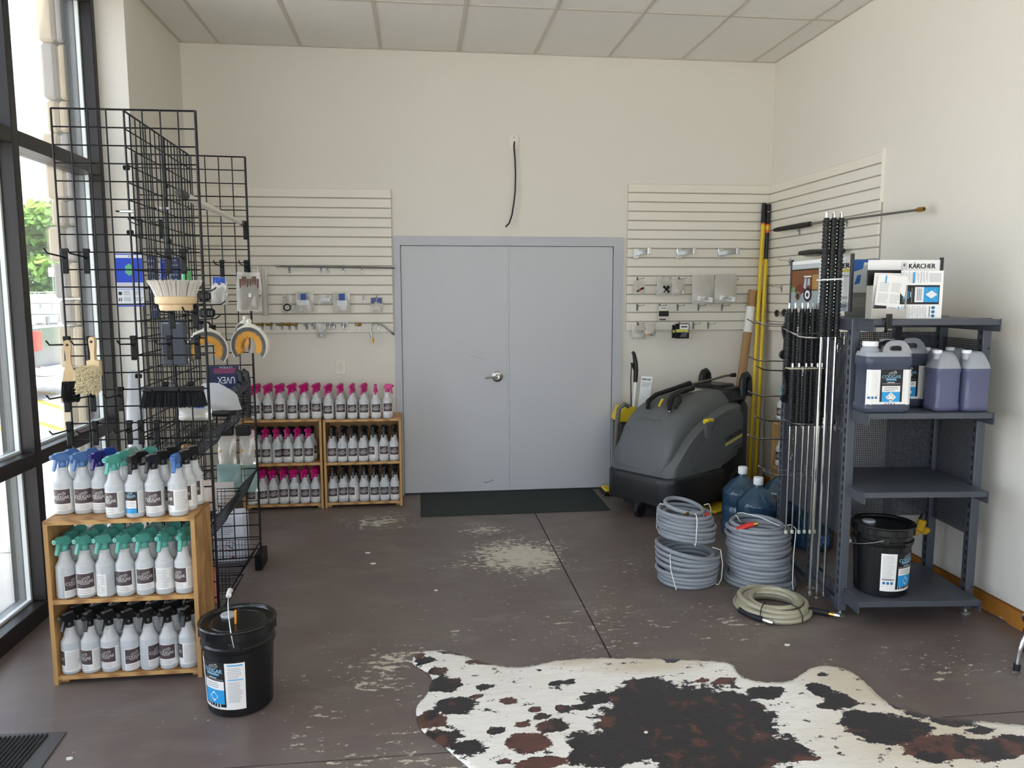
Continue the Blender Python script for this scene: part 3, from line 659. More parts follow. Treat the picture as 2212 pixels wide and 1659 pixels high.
def label_mesh(kind):
    q = MB(); r = BR+.0003; f0, f1, f2 = cyl(r), cyl(r+.0003), cyl(r+.0006)
    if kind == 'brown':
        put_rect(q, f0, -1.0, 1.0, .022, .121, 0, 12); put_rect(q, f0, 1.0, 4.4, .022, .121, 0, 16)
        put_rect(q, f1, -.94, .94, .052, .118, 1, 12)
        K = r
        f2k = lambda a, b_: f2(a/K, b_)
        put_text(q, 'COUGAR', f2k, 0, .082, .066, .0145, 2, bold=.0005); cat_mark(q, f2k, .003, .0935, .032, 2, .06)
        put_rect(q, f2, -.50, .40, .0705, .0722, 0, 4); put_rect(q, f2, -.4, .36, .064, .0658, 4, 4)
        para(q, f1, -.88, .88, .048, .026, 3, 3, .0022, 6, 3)
        para(q, f1, 1.1, 2.5, .114, .03, 12, 3, .002, 5, 4); para(q, f1, 2.75, 4.3, .114, .03, 12, 3, .002, 5, 5)
        q.v = [V((p.x, p.y, p.z*.962)) for p in q.v]; return q.mesh('label', [ply_w, lbrown, lsil, lgrey, M('label_mauve', '#6d5d63', .5)], angle=1.2)
    put_rect(q, f0, -.75, .75, .022, .119, 1, 10); put_rect(q, f0, .75, 2.6, .022, .119, 0, 8)
    K = r; f2k = lambda a, b_: f2(a/K, b_)
    put_text(q, 'COUGAR', f2k, 0, .101, .046, .0095, 2, bold=.0003); cat_mark(q, f2k, .002, .109, .02, 2, .06); put_rect(q, f2, -.35, .35, .0935, .0947, 0, 4)
    put_rect(q, f1, -.62, .62, .045, .080, 0, 8); para(q, f2, -.5, .5, .077, .05, 4, 3, .002, 4, 8); put_rect(q, f1, -.62, .62, .022, .045, 4, 8); para(q, f1, .9, 2.4, .114, .03, 12, 3, .002, 5, 4)
    q.v = [V((p.x, p.y, p.z*.962)) for p in q.v]; return q.mesh('label', [ply_w, lblack, lpale, lgrey, lblue], angle=1.2)
LAB = {'brown': label_mesh('brown'), 'blue': label_mesh('blue')}
ZS = .962
HEADC = {'light blue': ('#6f9ad6', 1), 'purple': ('#2a1a6e', 0), 'dark blue': ('#1d3f94', 0), 'teal': ('#78d6c6', 1), 'pale green': ('#a9d4c6', 1), 'blue': ('#5f8fd8', 1), 'black': ('#242424', 0), 'pink': ('#c21f78', 0)}
HEAD = {}
def heads(c):
    if c in HEAD: return HEAD[c]
    hexv, tr = HEADC[c]; m = milky('sprayer_'+c.replace(' ', '_'), hexv, .35, .10, .25) if tr else M('sprayer_'+c, hexv, .3)
    m2 = m if c != 'black' else M('sprayer_black_top', '#6d6c69', .35)
    q = MB(); q.prism([(-.030, .243), (-.031, .262), (-.022, .272), (-.010, .277), (.030, .279), (.046, .273), (.047, .254), (.030, .251), (.016, .240), (-.012, .237)], -.0105, .0105)
    q.box(-.020, -.0085, .2735, .034, .0085, .2805, 1, b=.002)
    T = Matrix.Translation((.046, 0, .264)) @ Matrix.Rotation(pi/2, 4, 'Y'); q.T = T; q.lathe([(.011, 0), (.012, .003), (.011, .010), (.004, .0105), (.0035, .014)], 10)
    q.v = [V((p.x*.88, p.y, p.z*.962)) for p in q.v]; body = q.mesh('sprayer', [m, m2], angle=.5)
    q = MB(); q.prism([(.019, .253), (.036, .253), (.041, .236), (.050, .205), (.045, .199), (.036, .214), (.027, .236)], -.0075, .0075); q.v = [V((p.x*.88, p.y, p.z*.962)) for p in q.v]; trig = q.mesh('trigger', m, angle=.5)
    q = MB(); q.lathe([(.0155, .213), (.0165, .215), (.0165, .234), (.014, .238), (.010, .241)], 14); q.v = [V((p.x, p.y, p.z*.962)) for p in q.v]; coll = q.mesh('collar', m, angle=.7)
    HEAD[c] = (body, trig, coll); return HEAD[c]
def bottle(x, y, z, c, lab, grp, lrot=0.0, hrot=0.0, kind='brown', dz=0.0):
    o = thing('spray_bottle', lab, 'spray bottle', (x, y, z+.0007), 0, grp)
    inst('bottle', BODY, o)
    if kind: inst('label', LAB[kind], o, (0, 0, dz), lrot)
    b, t, k = heads(c); h = inst('sprayer', b, o, (0, 0, 0), hrot); inst('trigger', t, h); inst('collar', k, h)
    return o

# ------------------------------------------------------------------ plywood crates
def woodmat(name, c1, c2, sc3, dist=6.0, ws=3.0):
    m = bpy.data.materials.new(name); m.use_nodes = True; nt = m.node_tree; b = nt.nodes['Principled BSDF']; N = nt.nodes.new; L = nt.links.new
    tc = N('ShaderNodeTexCoord'); mp = N('ShaderNodeMapping'); mp.inputs['Scale'].default_value = sc3
    n = N('ShaderNodeTexNoise'); n.inputs['Scale'].default_value = ws; n.inputs['Detail'].default_value = 5; n.inputs['Distortion'].default_value = 1.2
    w = N('ShaderNodeTexWave'); w.inputs['Scale'].default_value = ws*1.3; w.inputs['Distortion'].default_value = dist; w.inputs['Detail'].default_value = 3
    mx = N('ShaderNodeMix'); mx.data_type = 'RGBA'; mx.inputs[6].default_value = lin(c1); mx.inputs[7].default_value = lin(c2)
    ad = N('ShaderNodeMath'); ad.operation = 'MULTIPLY'
    rp = N('ShaderNodeMapRange'); rp.inputs['From Min'].default_value = .18; rp.inputs['From Max'].default_value = .62
    L(tc.outputs['Object'], mp.inputs[0]); L(mp.outputs[0], n.inputs['Vector']); L(mp.outputs[0], w.inputs['Vector'])
    L(n.outputs[0], ad.inputs[0]); L(w.outputs[0], ad.inputs[1]); L(ad.outputs[0], rp.inputs['Value']); L(rp.outputs[0], mx.inputs[0]); L(mx.outputs[2], b.inputs['Base Color'])
    b.inputs['Roughness'].default_value = .55; return m
wx_ = woodmat('ply_face_along_x', '#c0925c', '#8f6235', (.9, 5, 5)); wz_ = woodmat('ply_face_upright', '#c09660', '#93683b', (4, 3.2, .9)); we_ = woodmat('ply_edge', '#c39a62', '#85592f', (1, 1, 60), 2.0, 2.0); wez_ = woodmat('ply_edge_upright', '#c39a62', '#8c6136', (60, 1, 1), 2.0, 2.0)
def board(nm, par, x0, y0, z0, x1, y1, z1, face, edge, fe=(2,)):
    q = MB(); q.box(x0, y0, z0, x1, y1, z1)
    for k in fe: q.m[k] = 1
    return q.build(nm, [face, edge], par, smooth=False)
def crate(name, label, x0, x1, y0, y1, H, zm, back=False):
    t = thing(name, label, 'shelf', ((x0+x1)/2, (y0+y1)/2, 0)); th = .018
    board('side_board', t, x0, y0, 0, x0+th, y1, H-th, wz_, wez_, (2, 4)); board('side_board', t, x1-th, y0, 0, x1, y1, H-th, wz_, wez_, (2, 4))
    board('top_board', t, x0, y0, H-th, x1, y1, H, wx_, we_, (2, 3, 4, 5)); board('shelf_board', t, x0+th, y0, zm-.019, x1-th, y1, zm, wx_, we_, (2, 4))
    board('bottom_board', t, x0+th, y0+.002, .022, x1-th, y1, .04, wx_, we_, (2, 4)); board('cleat', t, x0+th, y0+.03, 0, x0+th+.03, y1-.03, .022, wz_, wez_); board('cleat', t, x1-th-.03, y0+.03, 0, x1-th, y1-.03, .022, wz_, wez_)
    if back: board('back_board', t, x0+th, y1-.006, .04, x1-th, y1, H-th, wz_, wez_)
    return t
NX0, NX1, NY0, NY1 = -1.875, -1.260, -3.024, -2.776
crate('plywood_shelf', 'plywood open shelf with two tiers of bottles nearest the window, in the left foreground', NX0, NX1, NY0, NY1, .728, .381)
crate('plywood_shelf', 'left one of the two plywood shelves against the back wall', -1.668, -1.056, -.338, -.03, .711, .367, True)
crate('plywood_shelf', 'right one of the two plywood shelves, beside the grey doors', -1.045, -.443, -.338, -.03, .703, .362, True)
# on top of the near shelf
GN = 'spray bottles on the near plywood shelf'
top = [((150, 1106), ['light blue', 'light blue']), ((187, 1108), ['light blue', 'light blue']), ((229, 1104), ['purple', 'dark blue']), ((253, 1118), ['teal', 'teal', 'pale green']),
       ((300, 1113), ['black', 'black', 'teal']), ((342, 1112), ['black', 'black', 'black']), ((390, 1111), ['blue', 'black', 'black'])]
nice = ['front', 'second', 'third']
lr = [.05, .25, .0, -.42, -.2, .02, -1.1]
for ci, ((u, v), cs) in enumerate(top):
    p = atz(u, v-3, .728); p.y = max(p.y+.035, NY0+.044) if ci != 3 else NY0+.0415
    if ci in (0, 1, 2): p.y = NY0+.125
    elif ci > 3: p.y = NY0+.0415
    for r, c in enumerate(cs):
        y = p.y+r*.0825
        if y > NY1-.0405: y = NY1-.0405
        x = p.x+r*.012+(.0 if r == 0 else rnd.uniform(-.004, .004))
        lab = '%s-headed spray bottle on the near shelf top, %s column from the window, %s row' % (c, ORD[ci+1], nice[r])
        bottle(x, y, .728, c, lab, GN, lr[ci] if r == 0 else rnd.uniform(-.5, .5), pi+.98+rnd.uniform(-.12, .2)+(.4 if ci in (4, 6) and r == 0 else 0), 'blue' if (ci == 4 and r == 0) else 'brown')
lrm = [1.15, .25, 2.25, .0, .28, -1.75, -.5]; lrb = [-1.25, -.5, -.15, .72, 1.12, -.05, -1.3]; pt = .0815
dzm = [-.012, -.004, -.012, 0, .006, .004, .004]; dzb = [-.006, -.006, 0, -.012, 0, .0, 0]
for tier, (z, c, rots, dz, nm) in enumerate(((.381, 'teal', lrm, dzm, 'upper tier'), (.04, 'black', lrb, dzb, 'bottom tier'))):
    for r in range(3):
        for i in range(7):
            x = NX0+.018+.0425+i*pt+(rnd.uniform(-.0, .001)); y = NY0+.0425+r*.0815
            cc = 'pale green' if (tier == 0 and r == 2 and i == 4) else c
            lab = '%s-headed bottle in the near shelf\'s %s, %s from the left, %s row' % (cc, nm, ORD[i+1], nice[r])
            bottle(x, y, z, cc, lab, GN, rots[i] if r == 0 else rnd.uniform(-1, 1), (pi+1.08 if i else pi+1.2)+rnd.uniform(-.12, .12)+(.38 if (r == 0 and i in (5, 6) and tier == 0) or (r == 0 and i in (1, 6) and tier == 1) else 0), 'brown', dz[i] if r == 0 else 0)
# far shelves
GF = 'spray bottles on the shelves at the back wall'
def far(x0, n, y, z, c, row, where, hs, rots=None, n0=1):
    for i in range(n):
        lab = '%s-headed bottle, %s from the left, %s row, %s' % (c, ORD[i+n0], row, where)
        bottle(x0+i*(.0915 if z > .5 else .0808), y, z, c, lab, GF, rots[i] if rots else rnd.uniform(-.18, .18), (min((hs(i) if callable(hs) else hs), 9 if i < n-1 or z > .5 else 4.35) if i or z > .5 else max(4.7, hs(i) if callable(hs) else hs))+rnd.uniform(-.15, .15), 'brown', rnd.choice((0, 0, -.004, .006)))
xl_, xr_ = -1.606, -.9862
far(-1.552, 6, -.29, .711, 'pink', 'front', 'top of far left shelf', 4.2); far(-1.548, 6, -.2, .711, 'pink', 'back', 'top of far left shelf', 4.4)
far(-1.003, 6, -.29, .703, 'pink', 'front', 'top of far right shelf', lambda i: 4.4 if i < 4 else (4.7 if i == 4 else 6.0)); far(-1.0, 4, -.2, .703, 'pink', 'back', 'top of far right shelf', 4.5)
far(xl_+.04, 6, -.29, .367, 'pink', 'front', 'upper tier of far left shelf', 4.45, [.2, 0, .6, -.35, 0, .05]); far(xl_+.05, 6, -.19, .367, 'black', 'back', 'upper tier of far left shelf', 5.6)
far(xl_, 7, -.29, .04, 'pink', 'front', 'bottom tier of far left shelf', 4.2); far(xl_, 7, -.2, .04, 'pink', 'back', 'bottom tier of far left shelf', 4.6)
far(xr_, 7, -.29, .362, 'black', 'front', 'upper tier of far right shelf', 4.6, [.1, 0, .05, .1, -.7, .05, .05]); far(xr_, 7, -.19, .362, 'black', 'back', 'upper tier of far right shelf', 5.4)
far(xr_, 7, -.29, .04, 'black', 'front', 'bottom tier of far right shelf', 4.7, [0, 0, -.7, .0, .1, 0, 0]); far(xr_, 7, -.19, .04, 'black', 'back', 'bottom tier of far right shelf', 5.4)
# ------------------------------------------------------------------ black wire gridwall
gw = M('gridwall_black', '#0d0d0f', .45, spec=.35)
HT = 2.473
GP = {'front': ((-1.843, -2.757), (-1.243, -2.768)), 'spine_a': ((-1.547, -2.752), (-1.566, -2.17)), 'spine_b': ((-1.568, -2.150), (-1.585, -1.655)), 'rear': ((-1.881, -1.648), (-1.284, -1.604))}
gwt = thing('gridwall_rack', 'free-standing black wire gridwall display with side wings, beside the window', 'display rack', (-1.56, -2.2, 0))
def wirepanel(A, B, z0, z1, par, name='grid_panel', cells=8):
    A, B = V((A[0], A[1], 0)), V((B[0], B[1], 0)); q = MB(); d = (B-A)/cells; n = V((-d.y, d.x, 0)).normalized()*.0045
    for i in range(cells+1):
        p = A+d*i; q.tube([p+V((0, 0, z0)), p+V((0, 0, z1))], .0045 if i in (0, cells) else .0034, 6)
    z = z1; k = 0
    while z > z0+.01:
        q.tube([A+n+V((0, 0, z)), B+n+V((0, 0, z))], .0045 if k == 0 else .0034, 6); z -= .0763; k += 1
    q.tube([A+n+V((0, 0, z0+.004)), B+n+V((0, 0, z0+.004))], .0045, 6)
    return q.build(name, gw, par)
for k, (A, B) in GP.items(): wirepanel(A, B, .05, HT, gwt)
for x, y in ((-1.243, -2.768), (-1.284, -1.604)):
    q = MB(); q.tube([(x, y-.004, .05), (x, y-.004, HT)], .0065, 8); q.build('edge_wire', gw, gwt)
for b_ in ((-1.305, -1.70, .0008, -1.262, -1.52, .10), (-1.90, -1.74, .0008, -1.86, -1.56, .08), (-1.86, -2.77, .0008, -1.82, -2.68, .06)):
    q = MB(); q.box(*b_, b=.004); q.build('foot', gw, gwt)
for z in (2.23, 1.95, 1.31, .9):
    q = MB(); q.tube([(-1.564, -2.742, z), (-1.54, -2.742, z)], .011, 7); q.build('connector_clip', gw, gwt); q = MB(); q.tube([(-1.578, -2.16, z), (-1.556, -2.16, z)], .012, 7); q.build('connector_clip', gw, gwt)

# hooks that clip on the wires; proto points to -y, copies are turned
hk = thing('gridwall_hook', 'x', 'hook', (0, 0, 0))
q = MB(); q.box(-.013, -.012, -.088, .013, -.006, .006, b=.002); q.box(-.014, -.016, -.004, .014, .006, .014, b=.003); q.box(-.013, -.014, -.032, .013, -.005, -.018, b=.003); q.box(-.012, -.016, -.095, .012, -.006, -.087, b=.002); q.build('hook_plate', gw, hk, world=False)
q = MB(); q.tube([(0, -.008, -.055), (0, -.012, -.03), (0, -.03, -.022), (0, -.17, -.014), (0, -.195, .004)], .0035, 6); q.build('prong', gw, hk, world=False)
HG = 'black gridwall hooks'; first_hook = [True]
def hook(x, y, z, rz, label):
    if first_hook[0]:
        first_hook[0] = False; hk.location = (x, y, z); hk.rotation_euler = (0, 0, rz); tag(hk, label, 'hook', HG); return hk
    return dup(hk, (x, y, z), rz, label, HG)
def zrow(k): return HT-.0763*k
FH = [(142, 8, 'empty hook on the front grid, topmost row, nearest the window'), (188, 8, 'empty hook on the front grid, topmost row, second from the window'), (366, 8, 'empty hook on the front grid, topmost row, second from the right edge'), (398, 8, 'empty hook on the front grid, topmost row, nearest the right edge'),
      (146, 13, 'hook holding the dark bristled hand brush'), (196, 13, 'hook holding the cream bristled hand brush'), (290, 13, 'empty hook right of the two hand brushes, beside the spine'), (367, 13, 'empty hook under the round brush, left one of two'), (427, 13, 'empty hook under the round brush, right one at the grid edge'),
      (146, 16, 'empty hook below the dark bristled hand brush'), (202, 16, 'empty hook below the cream bristled hand brush'), (262, 16, 'empty hook left of the black broom head'),
      (152, 18, 'lowest-row empty hook nearest the window'), (207, 18, 'lowest-row empty hook, second from the window'), (281, 18, 'lowest-row empty hook, third from the window'), (306, 18, 'lowest-row empty hook, fourth from the window'), (340, 18, 'lowest-row empty hook nearest the wire baskets')]
for u, k, lab in FH:
    z = zrow(k); vg = 829.5
    lo, hi = 200, 1000
    for _ in range(30):
        vg = (lo+hi)/2
        if aty(u, vg, -2.77).z > z: lo = vg
        else: hi = vg
    p = aty(u, vg, -2.77); hook(p.x, p.y-.004, z, 0, lab)
for (y, k, lab) in ((-1.80, 11, 'hook on the spine behind the bag of white gloves'), (-1.95, 12, 'hook on the spine carrying the glove bag'), (-1.9, 14, 'hook on the spine under the yellow horseshoe brush'), (-2.4, 10, 'hook on the spine carrying the dark packets')):
    hook((-1.566-.017*((y+2.15)/.495)) if y > -2.16 else (-1.545-.019*((y+2.752)/.582)), y, zrow(k), pi/2, lab)
for (x, k, lab) in ((-1.296, 5, 'hook at the rear grid edge holding the grey pole end'), (-1.436, 8, 'hook on the rear grid above the glove bag'), (-1.30, 8, 'hook on the rear grid holding the brown glove bag'), (-1.31, 13, 'hook at the rear grid edge holding the front horseshoe brush'), (-1.5, 13, 'hook on the rear grid holding the left horseshoe brush'), (-1.33, 17, 'hook on the rear grid holding black grips'), (-1.39, 18, 'hook on the rear grid holding the clear goggle bag'), (-1.45, 18, 'hook on the rear grid left of the goggle bag')):
    hook(x, -1.6485+.044*(x+1.881)/.597, zrow(k), 0, lab)

for u, lab in ((304, 'hook on the rear grid seen through the spine, left one'), (347, 'hook on the rear grid seen through the spine, right one')): p = aty(u, 490, -1.65); hook(p.x, -1.6485+.044*(p.x+1.881)/.597, zrow(5), 0, lab)
for (u, v, y, lab) in ((276, 457, -2.765, 'small bright steel clip on the front grid near the window'), (354, 450, -2.2, 'small bright steel clip on the grid spine')):
    p = aty(u, v, y); t = thing('clip', lab, 'clip', (p.x, y, p.z-.008)); q = MB(); q.box(-.03, -.018, 0, .03, -.006, .014, b=.003); q.build('clip_plate', M('clip_steel', '#d8dad8', .2, .9), t, world=False); q = MB(); q.tube([(-.03, -.012, .007), (-.045, -.014, .008)], .004, 6); q.build('pin', gw, t, world=False)

# ------------------------------------------------------------------ brushes
bw_ = M('beech_wood', '#d8bd93', .5, var=.1, vscale=20); bcream = M('bristle_cream', '#ece1c0', .9, bump=.8, bscale=160, var=.2, vscale=60); bblack = M('bristle_black', '#151515', .8, bump=.8, bscale=160)
def hand_brush(name, x, y, ztop, bm, label, w, hl, L_, rz):
    t = thing(name, label, 'brush', (x, y, ztop-L_), rz); rr = random.Random(int(x*1000))
    zt = L_
    q = MB(); pr = [(-.010, zt-.004), (-.014, zt-.014), (-.014, zt-.03), (-.009, zt-.07), (-.010, zt-.10), (-w*.5, hl+.015), (-w*.5, hl-.05 if w > .03 else hl), (w*.5, hl-.05 if w > .03 else hl), (w*.5, hl+.015), (.010, zt-.10), (.009, zt-.07), (.014, zt-.03), (.014, zt-.014), (.010, zt-.004), (0, zt)]
    q.prism(pr, -.008, .010); q.build('handle', bw_, t, world=False)
    q = MB(); q.tube([(0, -.0095, zt-.022), (0, -.008, zt-.022)], .006, 10); q.build('hang_hole', bk, t, world=False)
    return t, rr
p = aty(145, 735, -2.86); t, rr = hand_brush('hand_brush', p.x, -2.86, p.z+.002, bblack, 'wooden-handled hand brush with short black bristles, hung nearest the window', .055, .09, .275, .25)
q = MB()
for i in range(420):
    x = rr.uniform(-.028, .028); y = rr.uniform(-.018, .018); q.tube([(x, y, .095), (x*1.12+rr.uniform(-.004, .004), y*1.5-.003, rr.uniform(.002, .018))], [.0016, .001], 4)
b_ = q.build('bristles', bblack, t, world=False); b_['kind'] = 'stuff'
p = aty(199, 727, -2.87); t, rr = hand_brush('hand_brush', p.x, -2.87, p.z, bcream, 'hand brush with a fat head of cream bristles, hung beside the black one', .06, .13, .25, -.25)
q = MB()
for r in range(7):
    for i in range(110):
        x = -.042+.014*r+rr.uniform(-.004, .004); z0 = rr.uniform(.02, .125); y = -.012
        q.tube([(x*.8, y, z0), (x*1.12+rr.uniform(-.005, .005), y-.045+rr.uniform(-.012, .01), z0-.015+rr.uniform(-.010, .010))], [.003, .0018], 4)
b_ = q.build('bristles', bcream, t, world=False); b_['kind'] = 'stuff'
# round flow-through brush resting on hook prongs
p = aty(381, 671, -2.885); t = thing('round_brush', 'round wooden brush with flared pale grey bristles, lying upturned on the front grid hooks', 'brush', (p.x, -2.885, p.z+.001))
q = MB(); q.lathe([(.0, 0), (.066, 0), (.068, .004), (.068, .024), (.072, .027), (.082, .030), (.084, .034), (.084, .056), (.081, .060), (0, .060)], 40); q.build('wooden_base', bw_, t, world=False)
q = MB(); rr = random.Random(5)
for ring in range(4):
    R_ = .078-.017*ring; n = int(58*R_/.078)
    for i in range(n):
        a = 2*pi*i/n+rr.uniform(-.05, .05)
        for k in range(4):
            da = a+rr.uniform(-.05, .05); r1 = R_+rr.uniform(-.003, .003); fl_ = .030-.005*ring
            q.tube([(r1*cos(da)*.97, r1*sin(da)*.97, .058), ((r1+fl_*.45)*cos(da), (r1+fl_*.45)*sin(da), .10), ((r1+fl_)*cos(da), (r1+fl_)*sin(da), .128+rr.uniform(-.004, .002))], [.0032, .0028, .002], 4)
b_ = q.build('bristles', M('bristle_grey', '#cfc9c0', .8, var=.1, vscale=90), t, world=False); b_['kind'] = 'stuff'
hook(p.x-.05, -2.774, p.z+.012, 0, 'hook under the left side of the round upturned brush'); hook(p.x+.05, -2.774, p.z+.012, 0, 'hook under the right side of the round upturned brush')
# black push broom head
p = aty(376, 858, -2.83); t = thing('broom_head', 'black push broom head hung level on the front grid', 'brush', (p.x, -2.83, aty(376, 880, -2.83).z))
q = MB(); q.box(-.132, -.035, .068, .132, .03, .094, b=.012); q.lathe([(.02, .094), (.018, .108), (.011, .112), (.0, .113)], 14, c=(.002, -.005, 0)); q.build('block', M('broom_black', '#232426', .35), t, world=False)
q = MB(); rr = random.Random(6)
for i in range(900):
    x = rr.uniform(-.122, .122); y = rr.uniform(-.03, .025)
    if abs(x-.02) < .004 or abs(x+.035) < .003: continue
    q.tube([(x, y, .07), (x*1.13, y*1.3-.006, rr.uniform(.0, .01))], [.0022, .0012], 4)
b_ = q.build('bristles', M('bristle_navy', '#11131a', .7), t, world=False); b_['kind'] = 'stuff'
hook(p.x-.05, -2.772, zrow(16)+.02, 0, 'hook behind the black broom head, left one'); hook(p.x+.06, -2.772, zrow(16)+.02, 0, 'hook behind the black broom head, right one')
# telescopic pole lying along the rear hook and spine
A, B = aty(386, 416, -2.735), V((-1.296, -1.70, 2.083))
t = thing('extension_pole', 'pale grey extension pole with dark end grip, lying along the top of the grid', 'pole', A)
d = (B-A).normalized()
q = MB(); q.tube([A+d*.06, A+d*.5], .017, 14); q.tube([A+d*.5, B-d*.05], .0145, 14); q.build('shaft', M('pole_grey', '#dcd7cd', .4), t)
q = MB(); q.tube([A, A+d*.004, A+d*.06, A+d*.09], [.016, .0195, .020, .0185], 14); q.build('end_grip', M('grip_grey', '#3f3d3c', .5), t)
q = MB(); q.tube([B-d*.05, B], .0145, 12); q.build('end_cap', M('grip_grey2', '#4a4a48', .5), t)

# horseshoe brushes (curved white backs with grey and yellow bristles)
by = M('bristle_yellow', '#dfa94f', .8, var=.12, vscale=80); bg_ = M('bristle_dark_grey', '#6d6e70', .8, var=.15, vscale=90)
def horseshoe(c, R_, rz, ry, label, seed):
    rr = random.Random(seed); t = thing('horseshoe_brush', label, 'brush', c); T = Matrix.Rotation(rz, 4, 'Z') @ Matrix.Rotation(ry, 4, 'Y')
    A0, A1 = radians(-38), radians(218)
    q = MB(T)
    arc = lambda r, n, a0=A0, a1=A1: [V((r*cos(a0+(a1-a0)*i/n), 0, r*sin(a0+(a1-a0)*i/n))) for i in range(n+1)]
    q.tube(arc(R_, 26), .021, 10, flat=.28); q.tube([(0, 0, R_-.002), (0, -.0, R_+.02)], [.03, .013], 10); q.ball((0, 0, R_+.03), .0155, 12)
    q.tube([V((-.07, 0, R_*.80)), V((0, 0, R_+.016)), V((.07, 0, R_*.80))], .010, 8); q.build('curved_back', wp, t, world=False)
    for nm, m_, r0, r1, n in (('outer_bristles', bg_, R_-.004, R_-.034, 90), ('inner_bristles', by, R_-.024, R_-.066, 80)):
        q = MB(T)
        for i in range(n):
            a = A0+(A1-A0)*(i+.5)/n
            for y in (-.016, -.005, .006, .016):
                k = rr.uniform(-.02, .02); q.tube([(r0*cos(a), y, r0*sin(a)), ((r1+rr.uniform(0, .008))*cos(a+k), y*1.1, (r1+rr.uniform(0, .008))*sin(a+k))], [.0034, .0014], 4)
        b_ = q.build(nm, m_, t, world=False); b_['kind'] = 'stuff'
    return t
p = aty(540, 742, -1.86); horseshoe((p.x, -1.86, p.z-.012), .108, -.28, 0, 'yellow-bristled horseshoe brush hung at the grid edge, front one', 1)
p = aty(530, 738, -1.73); horseshoe((p.x-.0, -1.73, p.z+.01), .10, -.85, .1, 'horseshoe brush turned sideways behind the front one', 2)
p = aty(448, 752, -1.97); horseshoe((p.x, -1.97, p.z-.012), .106, .2, 0, 'yellow-bristled horseshoe brush to the left, behind the wires', 3)

# ------------------------------------------------------------------ printed packs and bags on the gridwall
pblue = M('pack_blue', '#1f48c8', .35); pnavy = M('pack_navy', '#232d52', .4); pwhite = M('pack_white', '#e6e9ec', .5); pgreen = M('pack_green', '#5fb98a', .45); pgt = M('pack_grey_text', '#8a93a3', .6)
def flatpack(name, cat, label, u0, v0, u1, v1, y, th, deco, rz=0.0):
    a, b_ = aty(u0, v0, y), aty(u1, v1, y); w, h = b_.x-a.x, a.z-b_.z
    t = thing(name, label, cat, ((a.x+b_.x)/2, y, b_.z), rz)
    fn = lambda s: (lambda p_, q_: V((-w/2+p_*w, -th/2-.0005*s, q_*h)))
    deco(t, w, h, th, fn); return t
def deco_sign(t, w, h, th, fn):
    q = MB(); q.box(-w/2, -th/2, 0, w/2, th/2, h, b=.001); q.build('board', pwhite, t, world=False)
    q = MB(); f = fn(1); put_rect(q, f, 0, 1, .455, .92, 0); put_rect(q, f, 0, 1, .98, 1, 0); put_rect(q, f, 0, 1, 0, .025, 0); put_rect(q, f, .5, .53, .94, .965, 1)
    put_poly(q, fn(2), [(.5+.17*cos(a), .70+.12*sin(a)) for a in [pi/6+i*pi/3 for i in range(6)]], 2); put_rect(q, fn(3), .40, .6, .69, .71, 3)
    para(q, f, .06, .95, .44, .36, 3, 4, .008, 1, 2); put_rect(q, f, .05, .95, .325, .335, 0); para(q, f, .25, .5, .30, .22, 4, 4, .008, 1, 3); para(q, f, .6, .95, .30, .22, 4, 4, .008, 1, 4); para(q, f, .25, .5, .18, .1, 4, 4, .008, 1, 5); para(q, f, .6, .95, .18, .1, 4, 4, .008, 1, 6)
    put_poly(q, f, [(.07, .22), (.07, .27), (.06, .28), (.2, .28), (.19, .27), (.19, .22)], 5); put_poly(q, f, [(.07, .1), (.07, .15), (.09, .18), (.11, .15), (.11, .1)], 5); put_poly(q, f, [(.14, .1), (.14, .15), (.16, .18), (.18, .15), (.18, .1)], 5)
    q.build('print', [pblue, pnavy, pgreen, pwhite, pgt, bk], t, smooth=False, world=False)
flatpack('info_board', 'sign', 'blue and white product board behind the front grid, nearest the window jamb', 247, 548, 315, 662, -2.0, .006, deco_sign)
def deco_pack(c, rows, seed):
    def f_(t, w, h, th, fn):
        q = MB(); q.box(-w/2, -th/2, 0, w/2, th/2, h, b=.006); q.build('pack_body', c, t, world=False); q = MB(); rr = random.Random(seed); f = fn(1)
        for i in range(rows):
            y = .94-.86*i/rows; n = rr.randint(2, 4)
            for k in range(n): put_rect(q, f, .1+.8*k/n, .1+.8*(k+rr.uniform(.5, .85))/n, y-.035, y, 0)
        q.build('print', pgt, t, smooth=False, world=False)
    return f_
flatpack('packet', 'packet', 'navy packet of rolled wraps with pale print, right of the blue board', 317, 553, 345, 690, -2.05, .03, deco_pack(pnavy, 9, 1))
flatpack('packet', 'packet', 'bright blue packet between the two navy packets', 345, 560, 362, 640, -2.0, .03, deco_pack(pblue, 2, 2))
flatpack('packet', 'packet', 'navy packet with pale print behind the two dark hooks', 366, 556, 393, 640, -2.62, .03, deco_pack(pnavy, 7, 3))
p = aty(403, 615, -2.35); t = thing('bottle', 'small green bottle with white cap behind the grid spine', 'bottle', (p.x, -2.35, p.z-.03))
q = MB(); q.lathe([(.0, 0), (.022, 0), (.024, .004), (.024, .095), (.012, .115), (.009, .12)], 16); q.build('bottle_body', M('bottle_green', '#63b878', .35), t, world=False)
q = MB(); q.lathe([(.011, .118), (.011, .150), (.0, .151)], 12); q.build('cap', wp, t, world=False)
grey_pad = M('slate_grey', '#545a63', .7, bump=.3, bscale=200)
flatpack('scrub_pad_pack', 'packet', 'slate grey pad pack standing tall behind the front grid', 349, 690, 405, 788, -2.62, .05, deco_pack(grey_pad, 1, 4))

